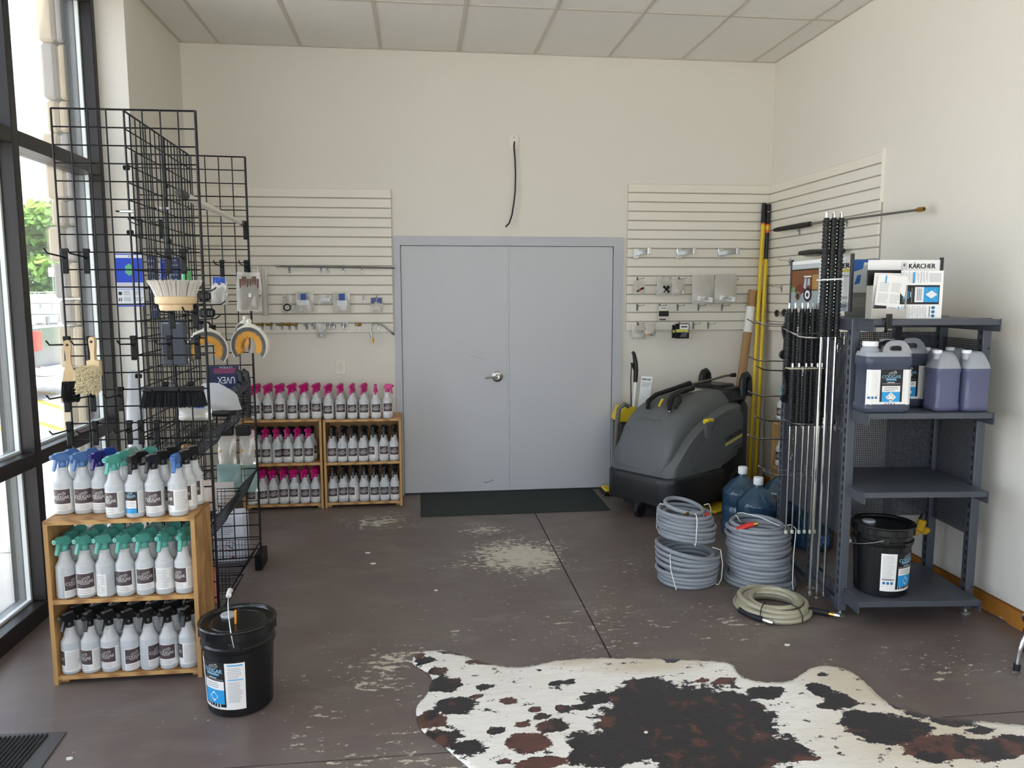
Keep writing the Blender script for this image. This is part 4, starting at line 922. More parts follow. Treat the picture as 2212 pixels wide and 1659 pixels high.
def bag(name, label, u0, v0, u1, v1, y, mat, inner=None, th=.03, cat='bag', top=.75, seed=1, skew=0.0, header=None, sticker=None):
    """hanging see-through bag: a pillow of thin film, gathered at the top, with its contents inside"""
    a, b_ = aty(u0, v0, y), aty(u1, v1, y); w, h = b_.x-a.x, a.z-b_.z; t = thing(name, label, cat, ((a.x+b_.x)/2, y, b_.z)); rr = random.Random(seed)
    nx, nz = 8, 9; q = MB()
    for sg in (-1, 1):
        vs = []; fs = []
        for j in range(nz+1):
            fz = j/nz; ww = w*(1-(1-top)*max(0, (fz-.55)/.45)**1.2); bul = th*(.25+.75*sin(pi*min(1, fz*1.25+.12)))*(1-.65*fz)
            for i in range(nx+1):
                fx = i/nx-.5; edge = 1-abs(fx*2)**2.5
                vs.append((fx*ww+skew*fz*w+rr.uniform(-.002, .002), sg*(bul*edge+.001)+rr.uniform(-.003, .003)*edge, fz*h+rr.uniform(-.002, .002)))
        for j in range(nz):
            for i in range(nx): k = j*(nx+1)+i; f_ = (k, k+1, k+nx+2, k+nx+1); fs.append(f_ if sg < 0 else f_[::-1])
        q.add(vs, fs)
    q.build('film', mat, t, angle=1.2, world=False)
    if inner: inner(t, w, h, th)
    if header:
        q = MB(); q.box(-w*.5*header[1], -.004, h*(1-header[2]), w*.5*header[1], .004, h*.99, b=.001); q.build('header_card', header[0], t, world=False)
    if sticker:
        for k, (x0, x1, z0, z1, m_) in enumerate(sticker):
            q = MB(); q.add([(x0*w, -th-.004, z0*h), (x1*w, -th-.004, z0*h), (x1*w, -th*.8-.004, z1*h), (x0*w, -th*.8-.004, z1*h)], [(0, 1, 2, 3)]); q.build('sticker', m_, t, world=False)
            if m_ is pwhite:
                q = MB(); para(q, lambda p_, r_: V((p_, -th-.006, r_)), (x0+.03)*w, (x1-.03)*w, z1*h-.003, z0*h+.003, 3, 0, .0015, 1, k); q.build('sticker_print', pgt, t, smooth=False, world=False)
    return t
film = clearmix('bag_film', '#dcd9d0', .62, .18, .10); film2 = clearmix('bag_film_thick', '#d6d2c8', .42, .22, .10); film_w = milky('white_film', '#e9ebee', .4, .12, .35)
glove_w = M('glove_white', '#e8e6e2', .7); glove_b = M('glove_brown', '#6b4c41', .65, var=.25, vscale=30, bump=.4, bscale=60)
def gloves(m_, n, kk=.85):
    def f_(t, w, h, th):
        for i in range(n):
            x = (-.5+(i+.5)/n)*w*.8; q = MB()
            for k in range(4): xx = x+(-.36+.24*k)*w*.7/n; q.tube([(xx, 0, h*.42), (xx+.002*k, -.004, h*(kk-.06*abs(k-1.5)))], [.0075, .006], 7)
            q.tube([(x, 0, h*.03), (x, 0, h*.25), (x, 0, h*.5)], [.010, .012, .012], 10, flat=w*.36/n/.012); q.tube([(x+w*.3/n, 0, h*.22), (x+w*.46/n, -.004, h*.42)], [.008, .006], 7)
            q.build('glove', m_, t, world=False)
    return f_
bag('glove_bag', 'clear bag of white gloves with a blue printed top on the rear grid', 454, 598, 494, 658, -1.76, film, gloves(glove_w, 2, .8), .022, header=(M('header_blue', '#2c58b8', .5), .7, .3))
bag('glove_bag', 'clear bag holding brown leather gloves at the rear grid edge', 509, 588, 567, 672, -1.78, film, gloves(glove_b, 2, .92), .03, top=.9, sticker=[(.02, .12, .36, .46, pwhite)])
bag('clear_bag', 'tall crinkled clear bag with white sheet behind the brown glove bag', 541, 574, 562, 668, -.062, film2, None, .03, top=.9, sticker=[(-.3, .3, .35, .93, M('paper_faint', '#d9d6cf', .7))])
def coil_in(t, w, h, th):
    q = MB()
    for k in range(4): q.tube([(.3*w*cos(a)*.8, .003*k, h*.38+k*.008+.012*sin(a)) for a in [i*2*pi/14 for i in range(14)]], .0022, 5, closed=True)
    q.build('coiled_lead', bk, t, world=False)
bag('clear_bag', 'clear bag with a coiled black lead, rightmost behind the glove bags', 563, 578, 581, 682, -.064, film2, coil_in, .03, top=.9)
# black clips hanging on the spine
blk = M('black_gloss', '#17181a', .25)
for i, (u, v, w_, h_, lab) in enumerate(((441, 640, .07, .05, 'black ribbed coupling on the grid spine, upper one'), (447, 676, .085, .05, 'black ribbed coupling on the grid spine, middle one'), (440, 705, .08, .05, 'black ribbed coupling on the grid spine, lower one'))):
    p = aty(u, v, -1.95); t = thing('coupling', lab, 'coupling', (p.x, -1.95, p.z-h_/2), .3)
    q = MB(); q.box(-w_/2, -.025, 0, w_/2, .025, h_, b=.012); q.build('coupling_body', blk, t, world=False)
    q = MB()
    for k in range(5): q.box(-w_/2+.01+k*w_/6, -.029, .006, -w_/2+.017+k*w_/6, .029, h_-.006, b=.002)
    q.build('ribs', bkr, t, world=False)
hook(-1.570, -2.02, zrow(10), pi/2, 'hook on the spine carrying the black couplings')

# ------------------------------------------------------------------ wire baskets on the spine, and what lies in them
def basket(x0, x1, y0, y1, zr, hb, hf, label):
    """fine wire basket: back at x0 (spine), sloping open front at x1"""
    t = thing('wire_basket', label, 'basket', ((x0+x1)/2, (y0+y1)/2, zr-hb)); zb = zr-hb; xf = x0+(x1-x0)*.72
    q = MB(); q.tube([(x0, y0, zr), (x1, y0, zr-.0), (x1, y1, zr-.0), (x0, y1, zr)], .0038, 6, closed=True); q.tube([(x0, y0, zb), (xf, y0, zb), (xf, y1, zb), (x0, y1, zb)], .003, 6, closed=True)
    for y in (y0, y1): q.tube([(x0, y, zr), (x0, y, zb)], .003, 5); q.tube([(x1, y, zr), (xf, y, zb)], .003, 5)
    q.build('rim', gw, t)
    q = MB(); n = int((y1-y0)/.024)
    for i in range(1, n):
        y = y0+(y1-y0)*i/n; q.tube([(x1, y, zr), (xf, y, zb), (x0, y, zb), (x0, y, zr)], .0013, 4)
    m = int((x1-x0)/.024)
    for i in range(1, m+1):
        x = x0+(xf-x0)*i/m; q.tube([(x, y0, zr), (x, y0, zb), (x, y1, zb), (x, y1, zr)], .0013, 4)
    for k in range(1, 4):
        z = zb+(zr-zb)*k/4; x = xf+(x1-xf)*k/4; q.tube([(x0, y0, z), (x, y0, z), (x, y1, z), (x0, y1, z)], .0013, 4)
    b_ = q.build('mesh', gw, t); b_['kind'] = 'stuff'; return t
BX0 = -1.536
basket(BX0, -1.255, -2.19, -1.715, .205, .135, .1, 'wire basket at the foot of the gridwall, farther one in front of the white jug')
basket(BX0, -1.255, -2.72, -2.21, .165, .135, .1, 'wire basket at the foot of the gridwall, nearer one beside the black bucket')
basket(BX0, -1.262, -2.19, -1.715, .64, .16, .1, 'middle-height wire basket, farther one under the teal bag')
basket(BX0, -1.255, -2.72, -2.21, .63, .16, .1, 'middle-height wire basket, nearer one behind the plywood shelf')
basket(BX0, -1.30, -2.19, -1.715, 1.04, .12, .1, 'upper wire basket, farther one on the gridwall spine')
basket(BX0, -1.29, -2.72, -2.21, 1.02, .12, .1, 'upper wire basket, nearer one under the black broom')
# white jug
t = thing('jug', 'white square jug with a red round mark on the floor behind the lowest basket', 'jug', (aty(500, 1150, -1.5).x, -1.5, .0008), .1)
jw = M('jug_white', '#dde0ea', .4)
q = MB(); q.box(-.10, -.07, 0, .10, .07, .325, b=.022); q.lathe([(.028, .322), (.028, .35), (0, .351)], 16, c=(-.05, 0, 0)); q.build('jug_body', jw, t, world=False)
q = MB(); f = lambda a, b_: V((a, -.0706, b_)); para(q, f, -.07, .03, .27, .19, 6, 1, .003, 1, 3); put_line(q, f, [(.0+.032*cos(a), .115+.03*sin(a)) for a in [i*pi/10 for i in range(21)]], .003, 0); put_line(q, f, [(-.016, .122), (-.002, .112), (.014, .106)], .006, 1); put_line(q, f, [(-.08, .13), (-.06, .095), (-.04, .13)], .004, 0); put_poly(q, f, [(-.0, .038), (.006, .055), (.022, .055), (.024, .038)], 0); q.build('print', [M('print_red', '#c2392f', .5), M('print_dark', '#3a3c46', .5)], t, smooth=False, world=False)
bag('soft_bag', 'orange and white soft pouch low behind the plywood shelf edge', 455, 1222, 472, 1300, -2.68, M('pouch_orange', '#c9796a', .6), None, .03, top=.8)
# cloths and pads in the middle baskets
bag('cloth_bag', 'pinkish white bag of cloths in the middle basket', 428, 1038, 470, 1100, -2.3, M('cloth_pink', '#cdbdb6', .7, var=.05), None, .06, top=.7, seed=4)
bag('cloth_bag', 'white folded cloth bag lying behind the pinkish one', 462, 1042, 508, 1088, -2.0, M('cloth_white', '#c9c3c0', .7), None, .06, top=.9, seed=5)
def goggles(t, w, h, th):
    q = MB(); q.tube([(-.4*w, -.01, h*.38), (-.35*w, -.012, h*.42), (.1*w, -.014, h*.44), (.35*w, -.01, h*.40)], .006, 7); q.build('strap', M('strap_yellow', '#c79a2c', .6), t, world=False)
    q = MB(); q.box(-.33*w, -.02, h*.18, .3*w, .015, h*.36, b=.012); q.build('lens_frame', bk, t, world=False)
bag('goggle_bag', 'clear zip bag with yellow and black safety goggles on the rear grid', 469, 925, 512, 1006, -1.72, film2, goggles, .03, top=1.0, seed=7)
bag('goggle_bag', 'second clear zip bag of goggles at the rear grid edge', 516, 930, 552, 1003, -1.70, film2, goggles, .03, top=1.0, seed=8)
bag('pouch', 'pale teal pouch hanging above the middle basket', 468, 1003, 522, 1062, -1.78, milky('film_teal', '#9fbfbb', .3, .25, .3), None, .03, top=1.0, seed=9)
bag('pouch', 'pale teal pouch at the grid edge in front of the pink bottles', 521, 1000, 557, 1062, -1.66, milky('film_teal2', '#a9cbc4', .3, .35, .3), None, .02, top=.8, seed=10)
p = aty(497, 935, -1.66)
for i, (u0, u1) in enumerate(((472, 506), (510, 542))):
    flatpack('pad_stack', 'pads', 'black and white pad stack clipped on the rear grid, %s one' % ('left', 'right')[i], u0, 918, u1, 940, -1.72, .05, deco_pack(bk, 1, 5+i))
# upper basket: boxed kit, white sack, black tray, upside-down box
flatpack('boxed_kit', 'box', 'black and white boxed kit leaning in the upper basket', 425, 868, 508, 897, -2.12, .09, deco_pack(bk, 1, 9), -.25)
bag('plastic_sack', 'crumpled white plastic sack lying over the black boxed kit', 426, 828, 522, 884, -2.18, film_w, None, .06, top=.35, seed=11, skew=-.18, cat='bag')
bag('plastic_sack', 'clear bag with a blue zip lying in the upper basket', 385, 872, 458, 906, -2.48, film2, None, .05, top=.95, seed=12, sticker=[(-.0, .38, .78, .86, M('zip_blue', '#5f8fd0', .4))])
bag('plastic_sack', 'tall white plastic sack hanging by the window jamb behind the grid', 268, 800, 318, 1000, -2.0, film_w, None, .05, top=.5, seed=13)
q = MB(); p = aty(505, 895, -1.9); t = thing('dust_pan', 'black plastic pan jutting from the upper basket', 'tray', (p.x, -1.9, 1.083), .4)
q.prism([(-.08, 0), (.075, .10), (.085, .09), (-.06, -.04)], -.09, .09); q.build('pan', blk, t, world=False)
def deco_uvex(t, w, h, th, fn):
    q = MB(); q.box(-w/2, -th/2, 0, w/2, th/2, h, b=.004); q.build('carton', pnavy, t, world=False)
    q = MB(); f = fn(1); fi = lambda a, b_: f(1-a, 1-b_); put_rect(q, f, .25, 1, .68, .92, 1); put_text(q, 'UVEX', fi, .36, .62, .55, .30, 0); put_text(q, 'UVEX', fi, .36, .06, .42, .09, 0); q.build('print', [pwhite, M('pack_plum', '#7c3a5e', .5)], t, smooth=False, world=False)
flatpack('safety_eyewear_box', 'box', 'navy box lettered upside down, on the rear grid above the white sack', 446, 791, 516, 838, -1.72, .05, deco_uvex, .0)
for i, (u0, u1, nm) in enumerate(((517, 528, 'left'), (530, 543, 'right'))):
    a = aty((u0+u1)/2, 902, -1.74); b_ = aty((u0+u1)/2-2, 800, -1.74); t = thing('squeegee_grip', 'dark grey rubber grip hanging at the rear grid edge, %s of two' % nm, 'grip', (a.x, -1.74, a.z))
    q = MB(); q.tube([(0, 0, 0), (0, 0, .03), (b_.x-a.x, 0, (b_.z-a.z)*.75), (b_.x-a.x-.008, 0, b_.z-a.z-.015), (b_.x-a.x-.03, 0, b_.z-a.z)], [.014, .017, .016, .017, .015], 10); q.build('grip', M('grip_dark', '#2c2d2f', .5), t, world=False)
    q = MB()
    for k in range(9): q.lathe([(.0172, 0), (.019, .002), (.019, .005), (.0172, .007)], 10, c=(0, 0, .02+.017*k))
    q.build('ribs', bkr, t, world=False)
# door stop ball seen through the basket
q = MB(); q.ball((0, 0, .022), .022, 12, sz=(1.2, 1, .8)); t = thing('wooden_knob', 'small brown wooden knob lying in the nearer upper basket', 'knob', (-1.43, -2.5, .91)); q.build('knob', M('knob_brown', '#9a6c44', .45), t, world=False)
q = MB(); q.tube([(.02, 0, .012), (.06, .01, .01)], .008, 8); q.build('stem', M('knob_brown', '#9a6c44'), t, world=False)

# ------------------------------------------------------------------ things on the left slatwall
shk = thing('slatwall_hook', 'x', 'hook', (0, 0, 0)); zinc = M('zinc', '#b9b9b6', .22, 1.0); zin2 = M('zinc_dull', '#86868a', .3, 1.0)
q = MB(); q.box(-.008, -.006, -.052, .008, -.0015, .006, b=.001); q.build('hook_plate', zin2, shk, world=False)
q = MB(); q.tube([(0, -.006, -.03), (0, -.02, -.012), (0, -.06, -.008), (0, -.09, -.008), (0, -.10, .004)], .0028, 6); q.build('prong', zinc, shk, world=False)
SG = 'slatwall hooks'; fs_ = [True]
def shook(x, y, z, rz, lab):
    if fs_[0]: fs_[0] = False; shk.location = (x, y, z); shk.rotation_euler = (0, 0, rz); return tag(shk, lab, 'hook', SG)
    return dup(shk, (x, y, z), rz, lab, SG)
for i, u in enumerate((625, 693, 707, 741, 781)): p = aty(u, 576, -.022); shook(p.x, -.0218, p.z, 0, 'steel hook under the long bar on the left slatwall, %s from the left' % ORD[i+1])
a, b_ = aty(597, 575, -.05), aty(853, 579, -.05)
q = MB(); q.tube([a, b_], .0075, 10); t = thing('steel_bar', 'long thin steel bar resting on hooks across the left slatwall', 'bar', a); q.build('bar', zin2, t)
q = MB(); q.tube([a-V((.004, 0, 0)), a+V((.03, 0, 0))], .009, 10); q.build('end_ferrule', zinc, t)
for i, (u, v) in enumerate(((786, 640), (815, 640), (668, 641), (738, 641), (617, 641))): p = aty(u, v, -.022); shook(p.x, -.0218, p.z, 0, 'steel hook in the bag row, %s' % ('between the second white bag and the end pack', 'behind the blue and white end pack', 'behind the first white bag', 'behind the second white bag', 'behind the black ring bag')[i])
def ring_in(t, w, h, th):
    q = MB(); q.tube([(.36*w*cos(a), -.01, .3*h+.36*w*sin(a)) for a in [i*2*pi/20 for i in range(20)]], .006, 8, closed=True); q.build('o_ring', bk, t, world=False)
hb_ = M('sticker_blue', '#2f4fa0', .5)
bag('parts_bag', 'small clear bag with a black ring on the left slatwall', 610, 636, 631, 676, -.06, film, ring_in, .015, top=.9)
bag('parts_bag', 'milky parts bag with blue and white stickers, left one of two on the left slatwall', 638, 631, 678, 674, -.06, film2, None, .02, top=1.0, seed=21, sticker=[(-.2, .1, .6, .92, hb_), (-.38, .28, .34, .6, pwhite)])
bag('parts_bag', 'flat clear bag with a white sticker between the two milky bags', 686, 637, 716, 657, -.05, film, None, .012, top=1.0, seed=22, sticker=[(-.3, .4, .3, .7, pwhite)])
bag('parts_bag', 'milky parts bag with stickers, right one of two on the left slatwall', 719, 632, 757, 674, -.06, film2, None, .02, top=1.0, seed=23, sticker=[(-.15, .2, .6, .95, hb_), (-.25, .35, .3, .6, pwhite)])
bag('parts_bag', 'blue and white pack at the door end of the left slatwall', 800, 643, 827, 674, -.08, film2, None, .012, top=.95, seed=24, header=(M('pack_navy2', '#33477c', .4), .9, .42))
brass = M('brass', '#b08a45', .28, 1.0)
fz = [(567, 'b'), (586, 'b'), (609, 'b'), (625, 'b'), (640, 'b'), (663, 's'), (679, 's'), (703, 's'), (713, 's'), (723, 's'), (743, 's'), (749, 's'), (777, 'b'), (818, 's')]
for i, (u, k) in enumerate(fz):
    p = aty(u, 698, -.022); shook(p.x, -.0218, p.z, 0, 'steel hook in the lowest row of the left slatwall, %s from the left' % (ORD[i+1] if i < 12 else ('second last', 'last')[i-12]))
    if i in (0, 1, 2, 3, 4, 12):
        t = thing('brass_fitting', 'brass hose fitting on the lowest row of the left slatwall, %s from the left' % ORD[[0, 1, 2, 3, 4, 12].index(i)+1], 'fitting', (p.x-.006, -.075, p.z-.022))
        q = MB(Matrix.Translation((0, 0, .012)) @ Matrix.Rotation(pi/2, 4, 'Y') @ Matrix.Rotation(.3, 4, 'X')); q.lathe([(.006, -.026), (.0095, -.024), (.0095, -.006), (.012, -.005), (.012, .008), (.008, .009), (.008, .026), (.0, .026)], 12); q.build('fitting_body', brass, t, world=False)
        q = MB(); q.tube([(-.026, 0, .012), (-.030, 0, .012)], .005, 8); q.build('bore', bk, t, world=False)
    elif i in (5, 6, 8, 9, 10):
        t = thing('steel_fitting', 'small steel fitting on the lowest row of the left slatwall, %s of five' % ORD[[5, 6, 8, 9, 10].index(i)+1], 'fitting', (p.x, -.07, p.z-.04))
        q = MB(); q.lathe([(.005, 0), (.0085, .002), (.0085, .014), (.006, .016), (.006, .03), (0, .031)], 10); q.tube([(0, 0, .02), (-.02, -.004, .03)], .005, 8); q.build('fitting_body', zinc, t, world=False)
def valve_in(t, w, h, th):
    q = MB(); q.box(-.3*w, -.012, h*.06, .3*w, .008, h*.32, b=.006); q.box(-.12*w, -.014, h*.3, .12*w, .008, h*.5, b=.004); q.build('valve', M('valve_steel', '#8e9492', .3, .8), t, world=False)
bag('blister_pack', 'clear blister pack with steel valve parts hanging below the left slatwall', 685, 698, 704, 730, -.07, film, valve_in, .015, top=1.0, sticker=[(-.15, .2, .42, .55, pwhite)])
# curved lance tip
t = thing('curved_lance', 'curved steel lance tip with brass end hung at the door end of the left slatwall', 'lance', aty(803, 741, -.06))
pp = [(804, 731), (801, 716), (801, 707), (805, 700), (812, 698), (822, 699), (832, 706), (842, 714), (851, 722)]
q = MB(); q.tube([aty(u, v, -.06-.001*i) for i, (u, v) in enumerate(pp)], .0075, 10); q.build('pipe', zinc, t)
q = MB(); q.tube([aty(804, 730, -.06), aty(805, 741, -.06)], [.009, .011], 8); q.build('brass_end', brass, t)
q = MB(); q.tube([aty(846, 718, -.07), aty(852, 723, -.07)], .009, 8); q.build('ferrule', zin2, t)

# ------------------------------------------------------------------ black bucket in the foreground
def pail_label(q, r, zc0, zc1, f_of, spec):
    pass
bkt = M('pail_black', '#111214', .22, spec=.6); bkl = M('pail_lid_black', '#131416', .2, spec=.6)
def pail(name, label, x, y, z, rz, lab_a, handle, hr, xtra, cap_a):
    """lab_a: turn of the label; handle: 'up' or 'down' (hr its direction)"""
    t = thing(name, label, 'bucket', (x, y, z), rz); R0, R1, H = .128, .142, .355
    rad = lambda h: R0+(R1-R0)*h/H
    q = MB(); q.lathe([(R0-.006, 0), (R0, .006), (rad(.262), .262), (rad(.264)+.006, .266), (rad(.27)+.008, .272), (rad(.28)+.008, .286), (rad(.285)+.001, .292), (rad(.335), .335)], 56); q.build('pail', bkt, t, world=False, angle=.5)
    q = MB(); q.lathe([(R1+.002, .318), (R1+.008, .318), (R1+.010, .322), (R1+.010, .352), (R1+.012, .354), (R1+.013, .358), (R1+.010, .363), (R1+.002, .363), (R1-.004, .357), (R1-.006, .352), (R1-.03, .350), (R1-.034, .353), (R1-.04, .353), (R1-.044, .350), (0, .350)], 56); lid = q.build('lid', bkl, t, world=False, angle=.4)
    q = MB()
    for k in range(14):
        a = 2*pi*k/14; T = Matrix.Rotation(a, 4, 'Z') @ Matrix.Translation((R1+.0105, 0, .335)); q.T = T; q.box(-.002, -.003, -.016, .0012, .003, .016)
    q.build('lid_tab_slot', bk, lid, world=False, smooth=False)
    q = MB(); q.lathe([(.030, .350), (.032, .356), (.030, .361), (.026, .3625), (0, .3625)], 24, c=(.068*cos(cap_a), .068*sin(cap_a), 0)); q.build('spout_cap', M('spout_grey', '#a9aaae', .5), lid, world=False)
    for s in (1, -1):
        q = MB(); a = hr+ (pi/2 if s > 0 else -pi/2); e = (R1+.012); q.T = Matrix.Rotation(a, 4, 'Z') @ Matrix.Translation((rad(.3)+.002, 0, .300)); q.box(-.004, -.024, -.020, .010, .024, .020, b=.005)
        q.T = None; q.build('ear', bkt, t, world=False)
    q = MB(); wirem = M('bail_wire', '#c3c7c5', .25, .9); ex, ey = cos(hr+pi/2), sin(hr+pi/2); dx, dy = cos(hr), sin(hr); pts = []
    sag = {'up': (-.16, .98), 'down': (.93, -.36)}[handle]; Rb = .158
    for i in range(19):
        a = pi*i/18; k = cos(a)*Rb; m = sin(a)*Rb*1.08; pts.append((ex*k+dx*m*sag[0], ey*k+dy*m*sag[0], .305+m*sag[1]))
    q.tube(pts, .0026, 7); bl = q.build('bail', wirem, t, world=False)
    q = MB(); q.tube([pts[8], pts[9], pts[10]], [.011, .010, .011], 12); q.build('bail_grip', M('grip_white', '#e9e9e6', .4), bl, world=False)
    q = MB(); f0, f1, f2 = [(lambda dr: (lambda a, b_: V(((rad(b_)+dr)*sin(a+lab_a), -(rad(b_)+dr)*cos(a+lab_a), b_))))(d_) for d_ in (.0008, .0013, .0018)]
    put_rect(q, f0, -1.0, 1.0, .035, .232, 0, 18); put_rect(q, f0, -.44, .42, .045, .2345, 1, 10)
    put_rect(q, f0, -.44, .42, .047, .232, 1, 10); put_rect(q, f1, -.44, .42, .058, .232, 1, 10)
    K = rad(.15); g2 = lambda a, b_: f2(a/K, b_)
    put_text(q, 'COUGAR', g2, 0, .197, .094, .017, 2, bold=.0006); cat_mark(q, g2, .005, .210, .045, 3, .05); put_rect(q, f2, -.24, .24, .183, .1855, 0, 4); put_rect(q, f2, -.24, .24, .177, .181, 5, 4); put_rect(q, f2, -.15, .15, .166, .169, 0, 3); put_rect(q, f2, -.37, .37, .160, .1615, 3, 6)
    put_rect(q, f2, -.36, .38, .118, .155, 0, 8); g3 = lambda a, b_: f2(a, b_)+V((0, 0, 0)); f3 = lambda a, b_: V(((rad(b_)+.0023)*sin(a+lab_a), -(rad(b_)+.0023)*cos(a+lab_a), b_))
    para(q, f3, -.28, .30, .150, .124, 3, 4, .003, 4, 3); put_rect(q, f2, -.36, .38, .058, .118, 5, 8)
    put_poly(q, f3, [(.01+.155*cos(a), .088+.022*sin(a)) for a in (0, pi/2, pi, 3*pi/2)], 0)
    for a0, a1, sd in ((-.94, -.52, 1), (.5, .94, 2)):
        if sd == 2:
            put_rect(q, f1, a0, a1, .219, .226, 6, 5); put_rect(q, f1, a0, a1, .159, .164, 6, 5); para(q, f1, a0, a1, .214, .166, 7, 4, .0018, 5, 3); para(q, f1, a0, a1, .154, .065, 14, 4, .0018, 5, 4)
        else:
            para(q, f1, a0, a1, .224, .105, 18, 4, .0016, 5, 5); put_rect(q, f1, a0, a1, .098, .101, 7, 5); put_rect(q, f1, a0, a1, .093, .096, 7, 5)
            for k in range(3): put_poly(q, f1, [(a0+.07+.14*k+.055*cos(a), .078+.0078*sin(a)) for a in [i*2*pi/14 for i in range(14)]], 8)
    if xtra: put_text(q, 'XTRA', g2, .0, .046, .06, .011, 7, .15)
    q.build('label', [ply_w, lblack, lpale, lsil, lgrey, lblue, M('label_band_blue', '#6ab0dc', .5), M('label_ink', '#33343c', .6), M('label_icon_blue', '#2f74a6', .5)], t, world=False, angle=1.2)
    return t
pl = pail('bucket', 'black lidded bucket on the floor in front of the near plywood shelf', -1.043, -3.256, .0008, 0, -.62, 'up', .12, True, 2.35)
q = MB(); q.tube([(.0, -.035, .3515), (.003, -.038, .41)], .0042, 8); q.build('orange_stick', M('orange', '#f09a1e', .5), pl, world=False)
# ------------------------------------------------------------------ steel shelving rack on the right
stl = M('rack_steel', '#50545c', .42, .25, bump=.02, bscale=300); slot_m = M('slot_dark', '#0b0b0d', .8)
def perf(name, ax):
    """sheet steel punched with a fine grid of holes"""
    if name in MATS: return MATS[name]
    m = bpy.data.materials.new(name); m.use_nodes = True; MATS[name] = m; nt = m.node_tree; N = nt.nodes.new; L = nt.links.new; b = nt.nodes['Principled BSDF']
    b.inputs['Base Color'].default_value = lin('#41444b'); b.inputs['Roughness'].default_value = .5
    tc = N('ShaderNodeTexCoord'); sp_ = N('ShaderNodeSeparateXYZ'); L(tc.outputs['Object'], sp_.inputs[0]); fs = []
    for i in ax:
        a = N('ShaderNodeMath'); a.operation = 'MULTIPLY'; a.inputs[1].default_value = 1/.0105; f = N('ShaderNodeMath'); f.operation = 'FRACT'; g_ = N('ShaderNodeMath'); g_.operation = 'COMPARE'; g_.inputs[1].default_value = .5; g_.inputs[2].default_value = .30
        L(sp_.outputs[i], a.inputs[0]); L(a.outputs[0], f.inputs[0]); L(f.outputs[0], g_.inputs[0]); fs.append(g_.outputs[0])
    mu = N('ShaderNodeMath'); mu.operation = 'MULTIPLY'; L(fs[0], mu.inputs[0]); L(fs[1], mu.inputs[1]); iv = N('ShaderNodeMath'); iv.operation = 'SUBTRACT'; iv.inputs[0].default_value = 1.0
    L(mu.outputs[0], iv.inputs[1]); L(iv.outputs[0], b.inputs['Alpha']); return m
pxz, pyz = perf('perforated_steel', (0, 2)), perf('perforated_steel_side', (1, 2))
RX, RY, RT = 1.885, -2.74, radians(-5)
rack = thing('shelving_rack', 'grey steel four-shelf display rack with perforated panels, by the right wall', 'shelving', (RX, RY, 0), RT)
RM = Matrix.Translation((RX, RY, 0)) @ Matrix.Rotation(RT, 4, 'Z')
def rw(x, y, z): return RM @ V((x, y, z))
zn = M('zinc_foot', '#b9bdb9', .35, .8)
for (x, y) in ((0, 0), (.672, 0), (.0, .37), (.672, .37), (0, .84), (.672, .84)):
    q = MB(); q.box(x-.022, y-.02, .03, x+.022, y+.03, 1.553, b=.003); pst = q.build('post', stl, rack, world=False)
    q = MB(); z = .12
    while z < 1.5: q.box(x-.0235, y-.006, z, x-.0215, y+.004, z+.026); q.box(x+.0215, y-.006, z, x+.0235, y+.004, z+.026); z += .05
    q.build('slots', slot_m, pst, smooth=False, world=False); pst.children[0]['kind'] = 'stuff'
    q = MB(); q.tube([(x, y+.004, -.0+.006), (x, y+.004, .032)], .008, 10); q.lathe([(.026, 0.0005), (.026, .004), (.012, .009), (0, .009)], 20, c=(x, y+.004, 0)); q.build('leveling_foot', zn, pst, world=False)
    if y == 0:
        q = MB()
        for z in (1.51, 1.40, .15): q.tube([(x+.008, y-.0215, z), (x+.008, y-.0195, z)], .0045, 8)
        q.build('bolt_hole', slot_m, pst, smooth=False, world=False)
for x in (0, .672):
    for y0, y1, zs in ((.03, .35, ((.035, .075), (1.49, 1.55))), (.40, .82, ((.035, .075), (1.49, 1.55)))):
        for z0, z1 in zs: q = MB(); q.box(x-.016, y0, z0, x+.016, y1, z1, b=.003); q.build('side_rail', stl, rack, world=False)
    q = MB(); q.box(x-.003, .03, .42, x+.003, .35, 1.44); q.build('perforated_panel', pyz, rack, smooth=False, world=False)
    q = MB(); q.box(x-.003, .40, .42, x+.003, .82, 1.44); q.build('perforated_panel', pyz, rack, smooth=False, world=False)
for z0, z1 in ((.09, .13), (1.49, 1.55)): q = MB(); q.box(.022, .375, z0, .65, .40, z1, b=.003); q.build('cross_rail', stl, rack, world=False)
q = MB(); q.box(.022, .385, .42, .65, .391, 1.465); q.build('perforated_panel', pxz, rack, smooth=False, world=False)
for z in (1.553, 1.098, .705, .145):
    q = MB(); q.box(.026, -.1845, z-.005, .622, .365, z, b=.0015); q.box(.006, -.1855, z-.028, .619, -.1715, z-.0002, b=.0015); q.box(.004, -.1848, z-.0055, .622, -.026, z-.0004, b=.0015); sh = q.build('shelf', stl, rack, world=False)
    for x in (.0, .619):
        q = MB(); q.prism([(-.19, z+.002), (-.19, z-.058), (-.178, z-.06), (.36, z-.06), (.36, z-.006), (-.17, z-.006)], x, x+.005, axis='x'); q.build('shelf_bracket', stl, sh, world=False)
q = MB(); q.prism([(.05, 0), (.25, .0), (.25, .20), (.235, .20), (.22, .06), (.08, .03)], -.002, .002, axis='x')

